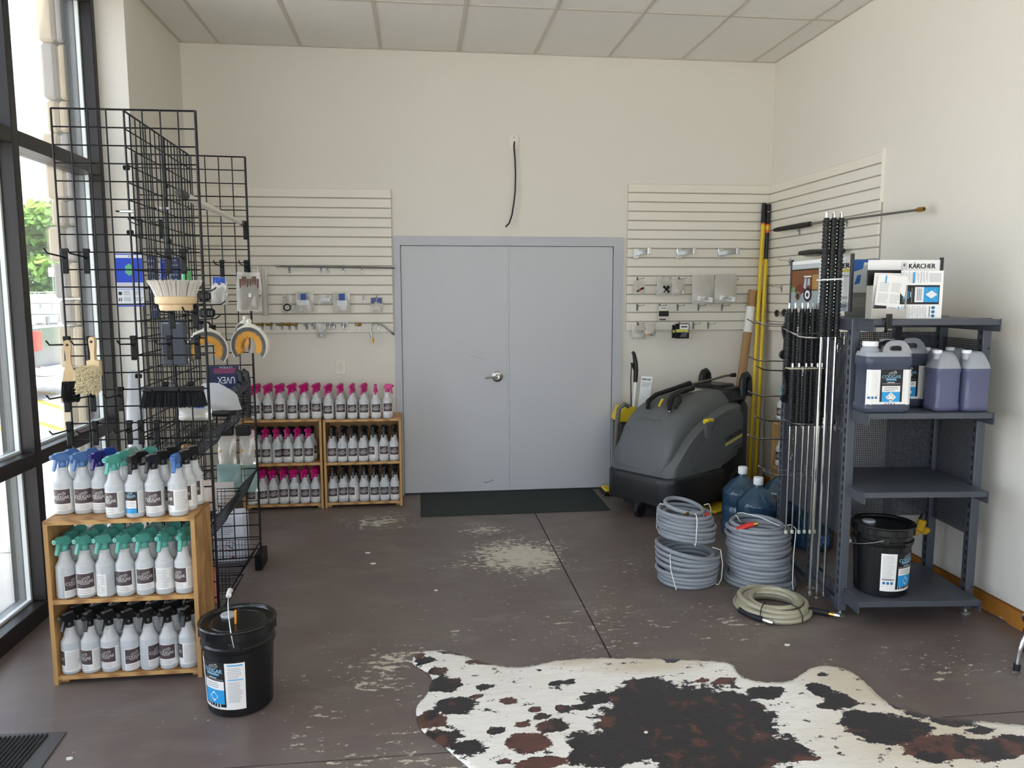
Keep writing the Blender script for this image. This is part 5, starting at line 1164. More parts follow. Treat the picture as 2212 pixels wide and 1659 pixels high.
# signs on top of the rack
def board_on(name, label, P0, P1, z0, z1, deco, frame=None, th=.006):
    """upright flat board from world points P0 to P1; deco works in (0..1, 0..1)"""
    P0, P1 = V(P0), V(P1); d = (P1-P0); w = d.length; rz = atan2(d.y, d.x); t = thing(name, label, 'sign', (P0.x, P0.y, z0), rz); h = z1-z0
    q = MB(); q.box(0, 0, 0, w, th, h, b=.001); q.build('board', M('sign_white', '#f4f4f2'), t, world=False)
    if frame:
        for x in frame:
            q = MB(); q.box(x*w-.008, -.006, .0, x*w+.008, th+.004, h+.012, b=.002); q.build('frame_post', M('frame_dark', '#2f2c33', .4), t, world=False)
    deco(t, lambda s: (lambda a, b_: V((a*w, -.0006*s, b_*h))), w, h); return t
def deco_tractor(t, F, w, h):
    q = MB(); f = [F(i) for i in range(1, 8)]
    put_rect(q, f[0], 0, .52, 0, .93, 0); put_rect(q, f[1], 0, .50, .38, .80, 1); put_rect(q, f[1], 0, .50, .80, .83, 2); put_rect(q, f[1], 0, .55, .0, .38, 3); put_rect(q, f[2], .40, .50, .42, .70, 4)
    for k in range(5): put_rect(q, f[3], .40, .50, .45+.05*k, .458+.05*k, 1)
    put_poly(q, f[2], [(.02, .34), (.02, .45), (.08, .47), (.1, .36)], 5)
    put_poly(q, f[3], [(.10, .30), (.09, .42), (.14, .50), (.22, .53), (.24, .36), (.2, .3)], 6); put_poly(q, f[3], [(.22, .34), (.23, .52), (.27, .66), (.37, .66), (.38, .5), (.40, .34)], 6)
    put_poly(q, f[4], [(.245, .45), (.265, .63), (.30, .64), (.30, .40)], 7); put_poly(q, f[4], [(.315, .48), (.32, .63), (.36, .63), (.365, .50)], 7); put_rect(q, f[4], .25, .38, .655, .685, 8)
    for cx_, cz, r, m_ in ((.145, .27, .10, 9), (.325, .30, .145, 10)):
        for rr_, mm, k in ((1, m_, 4), (.62, 8 if m_ == 10 else 2, 5), (.3, 2, 6)): put_poly(q, f[k], [(cx_+r*rr_*.52*cos(a), cz+r*rr_*sin(a)) for a in [i*2*pi/18 for i in range(18)]], mm)
    put_poly(q, f[4], [(.5, 0), (.56, .93), (.575, .93), (.53, 0)], 8)
    put_text(q, 'KÄRCHER', f[1], .775, .845, .40, .11, 2, bold=.004); put_rect(q, f[1], .57, .975, .72, .77, 11); put_text(q, 'makes a difference', f[1], .77, .655, .40, .045, 12); put_text(q, 'Pressure Washers', f[1], .755, .26, .42, .07, 12)
    put_rect(q, f[0], .54, 1, 0, .17, 13); put_rect(q, f[1], .72, .96, .07, .13, 14)
    q.build('print', [M('pic_band', '#b9bdc0', .4), M('pic_barn', '#7a4a22', .5), M('pic_dark', '#1b1916', .5), M('pic_ground', '#9aa4a6', .5), M('pic_straw', '#b08b45', .5), M('pic_green', '#6c9a55', .5), M('pic_red', '#6d2b22', .5), M('pic_glass', '#a9b9bd', .4), pwhite, M('pic_tyre', '#8c7a58', .6), M('pic_tyre2', '#262322', .6), M('pic_yellow', '#d6cf4e', .5), M('pic_text', '#55575c', .5), M('pic_grey', '#b5c4c9', .5), M('pic_grey2', '#7d8b92', .5)], t, smooth=False, world=False)
board_on('poster', 'poster of a red tractor, framed on the left side of the rack top', rw(-.004, .83, 0), rw(-.004, .055, 0), 1.585, 1.865, deco_tractor, (0.0, 1.0))
def deco_jug(t, F, w, h):
    q = MB(); f = F(1); g_ = F(2); put_rect(q, f, 0, 1, .5, 1, 0); put_rect(q, f, 0, 1, 0, .5, 1)
    put_poly(q, g_, [(.05, .42), (.1, .6), (.2, .78), (.5, .84), (.52, .94), (.85, .94), (.85, .84), (.93, .75), (.9, .5), (.8, .42)], 2); put_poly(q, F(3), [(.25, .56), (.33, .72), (.45, .74), (.42, .58)], 0); put_rect(q, F(3), .52, .85, .90, .95, 3)
    para(q, g_, .15, .85, .34, .16, 6, 4, .012, 1, 3); q.build('print', [M('pic_sky', '#2a63b5', .5), M('pic_slate', '#7c7d7b', .5), M('pic_jug', '#c3cbd0', .5), pwhite, M('pic_rule', '#a5a7a6', .5)], t, smooth=False, world=False)
board_on('poster', 'blue poster of a white jug standing behind the rack top, half hidden', rw(.085, .30, 0), rw(.262, .30, 0), 1.5535, 1.857, deco_jug)
def deco_head(t, F, w, h):
    q = MB(); f = F(1); put_text(q, 'KÄRCHER', f, .735, .905, .36, .10, 0, bold=.003); put_line(q, f, [(.455, .85), (.455, .96), (.52, .96), (.52, .85), (.455, .85)], .006, 1)
    put_poly(q, F(2), [(.472, .94), (.503, .94), (.503, .90), (.4875, .87), (.472, .90)], 1); q.build('print', [M('pic_dark', '#1b1916'), M('emblem_grey', '#8d7f8c', .5)], t, smooth=False, world=False)
board_on('sign_board', 'white header board with the maker\'s name at the top of the rack', rw(.065, .02, 0), rw(.437, .02, 0), 1.5545, 1.843, deco_head, (1.0,))
def deco_sheet(t, F, w, h):
    q = MB(); f = F(1); g_ = F(2); g3 = F(3)
    put_rect(q, f, 0, .92, .30, .70, 0); rot = lambda a, b_: g_(.5+(b_), .5+a)
    put_text(q, 'COUGAR', lambda a, b_: g_(.10-b_, .50+a*1.0), 0, 0, .30, .075, 1, bold=.003); put_rect(q, g_, .155, .165, .42, .58, 1); put_rect(q, g_, .18, .20, .42, .58, 2); put_rect(q, g_, .235, .25, .45, .56, 3); put_rect(q, g_, .27, .275, .34, .64, 3)
    put_rect(q, g_, .34, .55, .345, .66, 3); put_rect(q, g_, .55, .90, .345, .66, 2); put_poly(q, g3, [(.73+.14*cos(a), .505+.085*sin(a)) for a in (0, pi/2, pi, 3*pi/2)], 3)
    for x in (.39, .43, .47): put_rect(q, g3, x, x+.022, .38, .63, 4)
    for x in (.6, .8):
        put_rect(q, g3, x, x+.02, .38, .43, 5); put_rect(q, g3, x, x+.02, .57, .62, 5)
    for y0, y1, n in ((.74, .98, 9), (.03, .27, 10)):
        for k in range(n): x = .04+.62*k/n; put_rect(q, f, x, x+.013, y0+.03*(k % 3), y1, 8); put_rect(q, f, x+.026, x+.036, y0, y1-.04*(k % 2), 8)
    put_rect(q, g_, .28, .32, .74, .97, 2); put_rect(q, g_, 0, .015, .9, .97, 2); put_rect(q, f, .66, .94, .76, .95, 6)
    for y in (.06, .145, .23): put_poly(q, g_, [(.79+.045*cos(a), y+.034*sin(a)) for a in [i*2*pi/14 for i in range(14)]], 7)
    put_rect(q, f, .69, .72, .04, .26, 4); q.build('print', [M('label_black', ''), M('label_pale_blue', ''), M('label_blue', ''), pwhite, lgrey, M('sheet_blue2', '#6fb6de', .5), M('sheet_grey', '#d3d4d6', .5), M('label_icon_blue', ''), M('sheet_rule', '#b4b5ba', .5)], t, smooth=False, world=False)
sh_ = board_on('label_sheet', 'large printed label sheet standing sideways in front of the white header board', rw(.150, -.135, 0), rw(.364, -.128, 0), 1.5545, 1.786, deco_sheet, None, .002)
t = thing('leaflet_holder', 'clear leaflet holder with a black back, stuffed with creased label sheets', 'leaflet holder', rw(.10, -.10, 1.5545), RT-.04)
q = MB(); q.box(-.088, .02, 0, .085, .026, .236, b=.002); q.build('black_back', bk, t, world=False)
q = MB(); q.box(-.088, -.045, 0, -.085, .02, .16); q.box(.076, -.045, 0, .079, .02, .16); q.box(-.085, -.046, 0, .076, -.043, .05); q.build('clear_pocket', film2, t, smooth=False, world=False)
for k, (tilt, zt) in enumerate(((.02, .20), (.07, .19))):
    T = Matrix.Translation((-.006+.004*k, -.012-.014*k, .02)) @ Matrix.Rotation(tilt, 4, 'Y') @ Matrix.Rotation(.06, 4, 'X')
    q = MB(T); q.box(-.07, -.001, 0, .07, .001, zt); sheet = q.build('leaflet', ply_w, t, smooth=False, world=False)
    if k:
        q = MB(T); f = lambda a, b_: V((a, -.0016, b_)); f2 = lambda a, b_: V((a, -.0022, b_))
        for xx in (-.058, .0):
            for zz in (.055, .11): para(q, f, xx, xx+.05, zz+.045, zz, 9, 4, .0017, 1, int(zz*100))
        put_rect(q, f, -.035, -.028, .15, .186, 1); put_rect(q, f, -.07, -.01, .0, .042, 2); put_rect(q, f, -.01, .045, .0, .042, 3); put_rect(q, f, .045, .07, .0, .042, 1); para(q, f2, -.004, .04, .038, .004, 5, 0, .003, 1, 9)
        q.build('print', [lgrey, lblue, lblack, pwhite, M('sheet_rule', '')], sheet, smooth=False, world=False)
t = thing('bag_hook', 'black plastic clip hooked over the front edge of the top shelf', 'clip', rw(.062, -.20, 1.49), RT)
q = MB(); q.box(-.013, -.02, .02, .013, -.006, .09, b=.002); q.box(-.013, -.03, .0, .02, .008, .012, b=.002); q.box(-.012, -.02, .0, -.006, .004, .05, b=.001); q.box(-.013, -.02, .066, .013, .03, .0705, b=.001); q.build('clip', bk, t, world=False)

# jugs of cleaner
jl = milky('jug_plastic', '#c9ced6', .4, .05, .3); jd = milky('jug_blue_liquid', '#50586c', .35, .02, .25); jv = milky('jug_violet_liquid', '#74789a', .4, .03, .25); capw = M('cap_white', '#eef0f0', .4)
def rrect(hx, hy, r, n=4):
    pts = []
    for cx_, cy_, a0 in ((hx-r, hy-r, 0), (-hx+r, hy-r, pi/2), (-hx+r, -hy+r, pi), (hx-r, -hy+r, 3*pi/2)):
        for i in range(n+1): a = a0+pi/2*i/n; pts.append((cx_+r*cos(a), cy_+r*sin(a)))
    return pts
def loft(q, secs, mats=None, cap=True):
    """secs: list of closed rings (equal counts) of 3-D points"""
    n = len(secs[0]); vs = [p for s in secs for p in s]; fs = []; ms = []
    for i in range(len(secs)-1):
        for k in range(n): l = (k+1) % n; fs.append((i*n+k, i*n+l, (i+1)*n+l, (i+1)*n+k)); ms.append(mats[i] if mats else 0)
    if cap: fs.append(tuple(range(n-1, -1, -1))); fs.append(tuple((len(secs)-1)*n+k for k in range(n))); ms += [mats[0] if mats else 0, mats[-1] if mats else 0]
    o = len(q.f); q.add(vs, fs); q.m[o:] = ms
def big_jug(x, y, rz, label):
    t = thing('cleaner_jug', label, 'jug', rw(x, y, 1.0987), RT+rz, 'large labelled cleaner jugs')
    secs = [(.106, .070, .0, .03), (.114, .076, .008, .034), (.116, .078, .02, .03), (.116, .078, .035, .03), (.111, .073, .045, .03), (.111, .073, .225, .03), (.116, .078, .235, .03), (.116, .078, .262, .03), (.115, .074, .275, .03), (.110, .064, .296, .03)]
    q = MB(); loft(q, [[V((a, b_, z)) for a, b_ in rrect(hx, hy, r)] for hx, hy, z, r in secs], [0, 0, 0, 0, 0, 0, 0, 0, 1]); q.build('jug_body', [jd, jl], t, world=False, angle=1.0)
    # neck side and the handle arch with its hole
    q = MB(); out = [(-.036, .288), (-.022, .318), (-.004, .338), (.02, .350), (.068, .352), (.090, .344), (.104, .325), (.110, .288)]; inn = [(.010, .302), (.004, .308), (.004, .314), (.012, .324), (.052, .326), (.064, .322), (.066, .312), (.060, .302)]
    n = len(out); vs = []; fs = []
    for y_ in (-1, 1):
        for p in out+inn: vs.append((p[0], y_*(.060-.034*min(1, max(0, (p[1]-.288)/.06))), p[1]))
    for i in range(n):
        j = (i+1) % n; fs += [(i, j, n+j, n+i), (2*n+i, 3*n+i, 3*n+j, 2*n+j), (i, 2*n+i, 2*n+j, j), (n+i, n+j, 3*n+j, 3*n+i)]
    q.add(vs, fs); q.build('jug_handle', jl, t, world=False, angle=.9)
    q = MB(); q.lathe([(.046, .285), (.044, .305), (.036, .318), (.033, .326)], 22, c=(-.068, 0, 0)); q.build('neck', jl, t, world=False, angle=1.2)
    q = MB(); q.lathe([(.036, .322), (.037, .324), (.037, .342), (.035, .346), (0, .346)], 26, c=(-.068, 0, 0)); q.build('screw_cap', capw, t, world=False)
    q = MB(); f0, f1, f2 = [(lambda dy: (lambda a, b_: V((a, -.0738-dy if abs(a) < .095 else -.0738-dy+(abs(a)-.095)*.9, b_))))(d_) for d_ in (0, .0005, .001)]
    put_rect(q, f0, -.109, .112, .032, .212, 0, 12); put_rect(q, f1, -.046, .064, .055, .2125, 1); K = 1
    put_text(q, 'COUGAR', f2, .008, .178, .092, .0155, 2, bold=.0006); cat_mark(q, f2, .012, .19, .04, 3, .05); put_rect(q, f2, -.018, .032, .165, .1675, 0); put_rect(q, f2, -.018, .032, .159, .163, 5); put_rect(q, f2, -.012, .024, .149, .152, 0); put_rect(q, f2, -.036, .052, .143, .1445, 3)
    put_rect(q, f2, -.036, .053, .104, .133, 0); f3 = lambda a, b_: V((a, -.0754, b_)); para(q, f3, -.026, .044, .13, .107, 3, 4, .003, 1, 2); put_rect(q, f2, -.036, .053, .055, .104, 5)
    put_poly(q, f3, [(.009+.026*cos(a), .078+.024*sin(a)) for a in (0, pi/2, pi, 3*pi/2)], 0); f4 = lambda a, b_: V((a, -.076, b_)); put_text(q, '1', f4, -.005, .078, .003, .010, 7); put_text(q, '0', f4, .009, .089, .007, .010, 7); put_text(q, '0', f4, .020, .079, .007, .010, 7); put_line(q, f4, [(-.002, .065), (.004, .067), (.010, .064), (.017, .067)], .004, 7)
    para(q, f1, -.104, -.058, .206, .10, 16, 4, .0022, 1, 4); put_rect(q, f1, -.104, -.058, .090, .092, 7); put_rect(q, f1, -.104, -.058, .086, .088, 7)
    for k in range(3): put_poly(q, f1, [(-.098+.017*k+.0065*cos(a), .076+.0065*sin(a)) for a in [i*2*pi/12 for i in range(12)]], 8)
    put_rect(q, f1, .069, .110, .200, .206, 6); put_rect(q, f1, .069, .110, .147, .153, 6); para(q, f1, .07, .110, .197, .156, 5, 4, .0022, 1, 5); para(q, f1, .07, .110, .144, .06, 10, 4, .0022, 1, 6)
    put_text(q, 'XTRA', f1, .006, .044, .058, .014, 9, .2); q.build('label', [ply_w, lblack, lpale, lsil, lgrey, lblue, M('label_band_blue', ''), M('label_ink', ''), M('label_icon_blue', ''), M('marker_purple', '#4a3f5e', .6)], t, smooth=False, world=False)
    return t
big_jug(.101, -.103, .0, 'large blue cleaner jug with white label, at the left front of the second shelf')
big_jug(.282, .085, .04, 'large blue cleaner jug half hidden behind the left one on the second shelf')
def gallon(x, y, rz, label):
    t = thing('gallon_jug', label, 'jug', rw(x, y, 1.0987), RT+rz, 'gallon jugs of violet cleaner')
    secs = [(.060, .050, 0, .02), (.066, .056, .006, .02), (.067, .057, .03, .02), (.063, .053, .038, .018), (.064, .054, .19, .018), (.067, .057, .200, .018), (.066, .056, .212, .02), (.054, .045, .245, .02), (.040, .034, .278, .02), (.030, .022, .292, .015), (.012, .010, .296, .006)]
    q = MB(); loft(q, [[V((a+(.006 if z > .23 else 0), b_, z)) for a, b_ in rrect(hx, hy, r)] for hx, hy, z, r in secs], [0, 0, 0, 0, 0, 0, 1, 1, 1, 1]); q.build('jug_body', [jv, jl], t, world=False, angle=1.0)
    q = MB(); q.lathe([(.021, .255), (.019, .288)], 16, c=(-.036, -.0, 0)); q.build('neck', jl, t, world=False)
    q = MB(); q.lathe([(.021, .284), (.022, .286), (.022, .298), (.020, .301), (0, .301)], 20, c=(-.036, -.0, 0)); q.build('screw_cap', capw, t, world=False)
    return t
gallon(.415, -.085, .1, 'violet gallon jug, front left one of four on the second shelf'); gallon(.556, -.095, .1, 'violet gallon jug, front right one of four on the second shelf')
gallon(.464, .10, .06, 'violet gallon jug, back left one of four on the second shelf'); gallon(.592, .100, .06, 'violet gallon jug, back right one of four on the second shelf')
P = rw(.197, -.012, .1458); pail('bucket', 'black lidded bucket with a blue and white label on the bottom shelf of the rack', P.x, P.y, .1458, 0, .42, 'down', 2.61, False, 2.6)
# yellow power adapter hanging behind
t = thing('power_adapter', 'yellow plug adapter on a black lead hanging behind the bottom shelf bucket', 'plug adapter', rw(.545, .25, .36))
ya = M('adapter_yellow', '#c79a1e', .45)
q = MB(); T = RM @ Matrix.Translation((.545, .25, .40)); q.T = T @ Matrix.Rotation(.35, 4, 'Y'); q.box(-.022, -.02, -.035, .022, .02, .04, b=.01); q.T = T; q.cbox((.03, 0, -.03), (.05, .04, .035), b=.012, ry=-.5); q.cbox((-.03, 0, -.035), (.045, .04, .035), b=.012, ry=.7); q.build('adapter_body', ya, t)
q = MB(); q.tube([rw(.552, .25, .435), rw(.562, .25, .47)], [.018, .012], 10); q.tube([rw(.562, .25, .47), rw(.58, .26, .53), rw(.585, .27, .62), rw(.57, .30, .66)], .006, 7); q.build('lead', bk, t)

# chrome prongs on the left face, lances and grips hanging from them
chp = M('chrome_hook', '#c5c7c6', .14, 1.0); tube_m = M('lance_steel', '#b7b9b4', .16, 1.0)
rhk = thing('rack_hook', 'x', 'hook', (0, 0, 0)); frh = [True]
q = MB(); q.box(-.004, -.012, -.03, .0, .012, .03, b=.001); q.build('hook_plate', chp, rhk, world=False)
q = MB(); q.tube([(-.004, 0, 0), (-.20, 0, .006), (-.235, 0, .012), (-.275, 0, .032)], .0038, 8); q.ball((-.276, 0, .0325), .005, 8); q.build('prong', chp, rhk, world=False)
def rhook(y, z, lab, rz=0.0):
    P = rw(-.026 if abs(y) < .03 or abs(y-.37) < .03 else -.005, y, z)
    if frh[0]: frh[0] = False; rhk.location = P; rhk.rotation_euler = (0, 0, RT+rz); return tag(rhk, lab, 'hook', 'chrome prongs on the rack')
    return dup(rhk, P, RT+rz, lab, 'chrome prongs on the rack')
for i, (y, z) in enumerate(((.62, 1.485), (.78, 1.49), (.74, 1.27), (.60, 1.225), (.72, 1.06), (.58, .93), (.70, .80))): rhook(y, z, 'bare chrome prong jutting left from the rear of the rack, %s from the top' % ORD[i+1])
rhook(.10, 1.445, 'chrome prong carrying the tall lances, near the front post'); rhook(.20, 1.46, 'chrome prong behind the tall lances'); rhook(.303, .972, 'bright chrome prong carrying the short lances'); rhook(.36, .66, 'chrome prong low on the rack behind the short lances'); rhook(.50, .655, 'lower chrome prong behind the low one'); rhook(.15, .985, 'chrome prong low beside the front post')
def sleeve_mesh(nm, L_, r, pitch=.0165):
    pr = [(r*.72, 0)]; z = .002
    while z < L_-pitch: pr += [(r*.82, z), (r, z+.002), (r, z+pitch*.6), (r*.82, z+pitch*.66)]; z += pitch
    pr += [(r*.72, L_)]; q = MB(); q.lathe(pr, 10); return q.mesh(nm, M('ribbed_black', '#141415', .5), angle=.5)
SL, SS = sleeve_mesh('ribbed_grip', .60, .0182, .018), sleeve_mesh('ribbed_grip', .315, .0165, .0165)
def lance(x, y, z0, zs, zt, sleeve, r, label, tip=zinc, lean=0.0):
    """rod from z0 up to zt, ribbed grip starting at zs"""
    P = rw(x, y, z0); t = thing('lance', label, 'lance', P); h = zt-z0
    q = MB(); q.tube([(0, 0, .02), (lean*.5, 0, h*.5), (lean, 0, h)], r, 9); q.build('rod', tube_m, t, world=False)
    q = MB(); q.lathe([(r*1.0, 0), (r*1.5, .002), (r*1.5, .018), (r, .022)], 10); q.build('tip', tip, t, world=False)
    if sleeve is not None:
        g_ = inst('ribbed_grip', sleeve, t, (lean, 0, zs-z0))
        q = MB(); q.lathe([(.008, 0), (.009, .004), (.007, .03), (0, .031)], 8, c=(lean, 0, h)); q.build('end_nut', zinc, t, world=False)
    return t
for i, (x, y, z0) in enumerate(((-.130, .085, .075), (-.0925, .085, .045), (-.055, .085, .07))): lance(x, y, z0, 1.455, 2.055, SL, .0075, 'tall chrome lance with a long black ribbed grip, %s of the three' % ('left', 'middle', 'right')[i])
for i, (x, y, z0) in enumerate(((-.112, .13, .06), (-.044, .115, .068))): lance(x, y, z0, 1.40, 1.43, None, .006, 'plain chrome rod hanging behind the tall lances, %s one' % ('left', 'right')[i])
for i, u in enumerate((1706, 1718.5, 1731, 1742, 1752, 1760)):
    p = RM.inverted() @ aty(u, 1000, -2.44+.008*i); yl_ = .300+.006*(i % 2)
    t = lance(p.x, yl_, .345, .955, 1.27, SS, .0062, 'short lance with a black ribbed grip, %s from the left in the row' % ORD[i+1], M('tip_pale', '#c6c4b0', .4))
for i, u in enumerate((1706, 1718.5, 1731, 1742, 1752, 1760)):
    p = RM.inverted() @ aty(u, 700, -2.40+.008*i); t = lance(p.x, .342+.008*(i % 2), 1.275, 1.278, 1.595, SS, .0062, 'upper ribbed black grip above the short lances, %s from the left' % ORD[i+1])
q = MB(); pts = [rw(-.15, .063, 1.745), rw(-.04, .068, 1.75), rw(-.04, .125, 1.75), rw(-.15, .122, 1.745)]; q.tube(pts, .0042, 6, closed=True); one(q, 'cable_tie', capw, 'white tie strapped round the three tall ribbed grips', 'cable tie')
q = MB(); pts = [rw(-.215, .274, 1.272), rw(-.03, .274, 1.274), rw(-.03, .328, 1.274), rw(-.215, .328, 1.272)]; q.tube(pts, .003, 6, closed=True); one(q, 'cable_tie', M('tie_pale', '#d9d3ae', .4), 'pale tie strung across the row of short ribbed grips', 'cable tie')
# trigger guns hanging behind the grips
gunp = [(.0, .0), (-.012, .02), (-.030, .012), (-.046, .03), (-.04, .055), (-.022, .068), (-.02, .12), (-.034, .17), (-.036, .20), (-.02, .225), (.03, .225), (.035, .0)]
for i, (u, v, y) in enumerate(((1700, 780, -2.10), (1702, 874, -2.12))):
    p = aty(u, v, y); t = thing('trigger_gun', 'black trigger gun hanging at the rear of the grip rows, %s one' % ('upper', 'lower')[i], 'spray gun', (p.x, y, p.z), RT)
    q = MB(); q.prism(gunp, -.014, .014); q.build('gun_body', M('gun_black', '#18181a', .45), t, world=False)
    q = MB(); q.tube([(.01, 0, .225), (.01, 0, .245)], .008, 8); q.build('brass_inlet', brass, t, world=False)
# chrome couplers dangling by the front post
for i, (u, v) in enumerate(((1812, 752), (1815, 923), (1734, 920), (1708, 985))):
    p = aty(u, v, -2.58 if i < 2 else -2.2); t = thing('clip', 'chrome clip dangling %s' % ('by the front post of the rack, upper one', 'by the front post of the rack, lower one', 'among the short lances, right one', 'among the short lances, left one')[i], 'clip', (p.x, p.y, p.z-.02))
    q = MB(); q.tube([(.009*cos(a), 0, .022+.024*sin(a)) for a in [k*2*pi/12 for k in range(12)]], .0028, 6, closed=True); q.build('loop', chp, t, world=False); q = MB(); q.box(.0, -.004, -.005, .014, .004, .018, b=.002); q.build('latch', chp, t, world=False)

# ------------------------------------------------------------------ water bottles
wb = clearmix('water_bottle_blue', '#4b7796', .68, .05, .14, (.72, .84, .95)); wl = clearmix('water_blue', '#1d4d80', .55, .1, .06, (.38, .60, .86))
def water(u, v, label, full):
    P = atz(u, v); t = thing('water_bottle', label, 'water bottle', (P.x, P.y, .0006)); R_ = .135
    prof = [(.0, .012), (.06, .004), (R_-.02, 0), (R_-.004, .008), (R_, .02), (R_, .10), (R_-.005, .107), (R_-.005, .120), (R_, .127), (R_, .20), (R_-.005, .207), (R_-.005, .222), (R_, .229), (R_, .30), (R_-.004, .315), (R_-.02, .335), (.07, .385), (.038, .405), (.028, .415), (.027, .445)]
    q = MB(); q.lathe(prof, 36); q.build('bottle_body', wb, t, world=False, angle=.9)
    if full:
        q = MB(); q.lathe([(R_-.006, .012), (R_-.006, full), (0, full)], 30); q.build('water', wl, t, world=False)
    q = MB(); q.lathe([(.031, .430), (.032, .432), (.032, .472), (.029, .478), (0, .478)], 24); q.build('cap', capw, t, world=False)
    return t
water(1600, 1152, 'blue water bottle with a white cap behind the hose coils, leftmost of three', .28)
w2 = water(1633, 1183, 'blue water bottle nearest the hose coils, in front of the others', .30)
water(1686, 1152, 'blue water bottle partly behind the rack edge, right of the front one', .2); water(1753, 1178, 'blue water bottle seen through the left side of the rack', .27)
for k, (u, v) in enumerate(((1655, 1145), (1738, 1158))):
    P = atz(*((1633, 1183) if k == 0 else (1753, 1178))); q = MB(); rr = random.Random(k); cc = cyl(.1356, .45 if k == 0 else .1)
    for i in range(7): a = rr.uniform(-.35, .3); z = .13+rr.uniform(-.03, .03) if k == 0 else .07+rr.uniform(-.03, .03); put_poly(q, cc, [(a-.16, z), (a-.12, z+.016), (a+.14, z+.02), (a+.17, z+.004), (a, z-.012)], 0)
    q.v = [V((p.x+P.x, p.y+P.y, p.z)) for p in q.v]; q.build('torn_label', M('label_remnant', '#5b86d8', .5), [o for o in bpy.data.objects if o.name == ('water_bottle.001' if k == 0 else 'water_bottle.003')][0])

# ------------------------------------------------------------------ hose coils
hg = M('hose_grey', '#8b9097', .5, bump=.05, bscale=300); ht_ = M('hose_tan', '#a39d86', .32); tie = M('tie_white', '#e9ebe8', .4); htie = M('tie_black', '#1a1a1a', .5)
def coil(q, c, rings, r, tilt=(0, 0), seed=0, wob=.006, n=40):
    rr = random.Random(seed)
    for (R_, z, dx, dy, tx, ty_) in rings:
        ph = rr.uniform(0, 6.28); pts = []
        for i in range(n):
            a = 2*pi*i/n; R2 = R_+wob*sin(2*a+ph)+wob*.5*sin(3*a+ph*2); x, y = R2*cos(a)+dx, R2*sin(a)+dy; pts.append((c[0]+x, c[1]+y, c[2]+z+tx*x+ty_*y))
        q.tube(pts, r, 8, closed=True)
def ringlist(n, R_, z0, dz, drift, seed, tx=0, ty_=0, var=.012):
    rr = random.Random(seed); return [(R_+rr.uniform(-var, var)*.6, z0+dz*i, drift[0]*i+rr.uniform(-.004, .004), drift[1]*i+rr.uniform(-.004, .004), tx+rr.uniform(-.02, .02), ty_+rr.uniform(-.015, .015)) for i in range(n)]
def strap(t, c, ang, pts, m_, r=.0028, nm='cable_tie'):
    q = MB(); q.tube([(c[0]+(R_+.010)*cos(ang+da), c[1]+(R_+.010)*sin(ang+da), z) for R_, z, da in pts], r, 6); return q.build(nm, m_, t)
C1 = (1.255, -2.16)
t = thing('hose_coil', 'grey hose coil on the floor under another coil, left of the tall one', 'hose', (C1[0], C1[1], 0), 0, 'grey hose coils')
q = MB(); coil(q, (C1[0], C1[1], 0), ringlist(5, .165, .013, .023, (.0, 0), 1), .0122, seed=1); coil(q, (C1[0], C1[1], 0), [(R_, z+.0, dx, dy, -.07*k, ty_) for k, (R_, z, dx, dy, tx, ty_) in enumerate(ringlist(4, .172, .126, .0215, (-.001, 0), 2))], .0122, seed=2); coil(q, (C1[0], C1[1], 0), ringlist(8, .141, .014, .023, (0, 0), 3), .0122, seed=3)
q.build('hose', hg, t)
for a, sgn in ((-2.25, 1), (-.6, -1)): strap(t, C1, a, [(.115, .01, 0), (.175, .003, .02), (.192, .04, .0), (.193, .12, -.12*sgn), (.178, .20, -.2*sgn), (.13, .212, -.2*sgn)], tie)
C2 = (1.262, -2.12); zb = .25
t = thing('hose_coil', 'grey hose coil stacked tilted on top of the lower left coil', 'hose', (C2[0], C2[1], zb), 0, 'grey hose coils')
q = MB(); coil(q, (C2[0], C2[1], zb), ringlist(7, .155, .013, .0225, (-.001, .002), 4, -.10, .0), .0118, seed=4); coil(q, (C2[0], C2[1], zb), ringlist(6, .131, .02, .0225, (-.001, .002), 5, -.10), .0118, seed=5); coil(q, (C2[0], C2[1], zb), [(.115, .175, -.01, .03, -.16, .10)], .0118, seed=6)
q.build('hose', hg, t)
for a in (-1.62, 2.5, .35): strap(t, C2, a, [(.118, zb+.012, 0), (.16, zb+.0, .0), (.174, zb+.03, .0), (.172, zb+.15, .02), (.155, zb+.178, .02), (.12, zb+.175, .02)], tie)
q = MB(); q.tube([(C2[0]-.045, C2[1]-.075, zb+.165), (C2[0]-.028, C2[1]-.10, zb+.168)], [.009, .013], 12); q.build('brass_coupling', brass, t); q = MB(); q.tube([(C2[0]+.09, C2[1]-.08, zb+.14), (C2[0]+.10, C2[1]-.06, zb+.15)], .0135, 10); q.build('red_sleeve', M('sleeve_red', '#c42a25', .4), t)
C3 = (1.672, -2.235)
t = thing('hose_coil', 'tall grey hose coil with a red sleeve, right of the stacked pair', 'hose', (C3[0], C3[1], 0), 0, 'grey hose coils')
q = MB(); coil(q, (C3[0], C3[1], 0), ringlist(14, .166, .0135, .0232, (-.0015, .0), 7), .0125, seed=7); coil(q, (C3[0], C3[1], 0), ringlist(13, .138, .016, .0235, (-.0015, 0), 8), .0125, seed=8); coil(q, (C3[0], C3[1], 0), [(.19, .0135, .0, 0, 0, 0), (.183, .036, 0, 0, 0, 0), (.172, .325, -.025, -.0, -.05, -.10), (.150, .345, -.02, .02, -.04, .0)], .0125, seed=9)
q.build('hose', hg, t)
strap(t, C3, -.75, [(.12, .36, .0), (.16, .372, .0), (.185, .35, .0), (.185, .2, -.12), (.195, .05, -.22), (.205, .012, -.25)], tie); strap(t, C3, 2.3, [(.12, .33, 0), (.15, .37, 0), (.18, .34, 0), (.19, .2, .1)], tie)
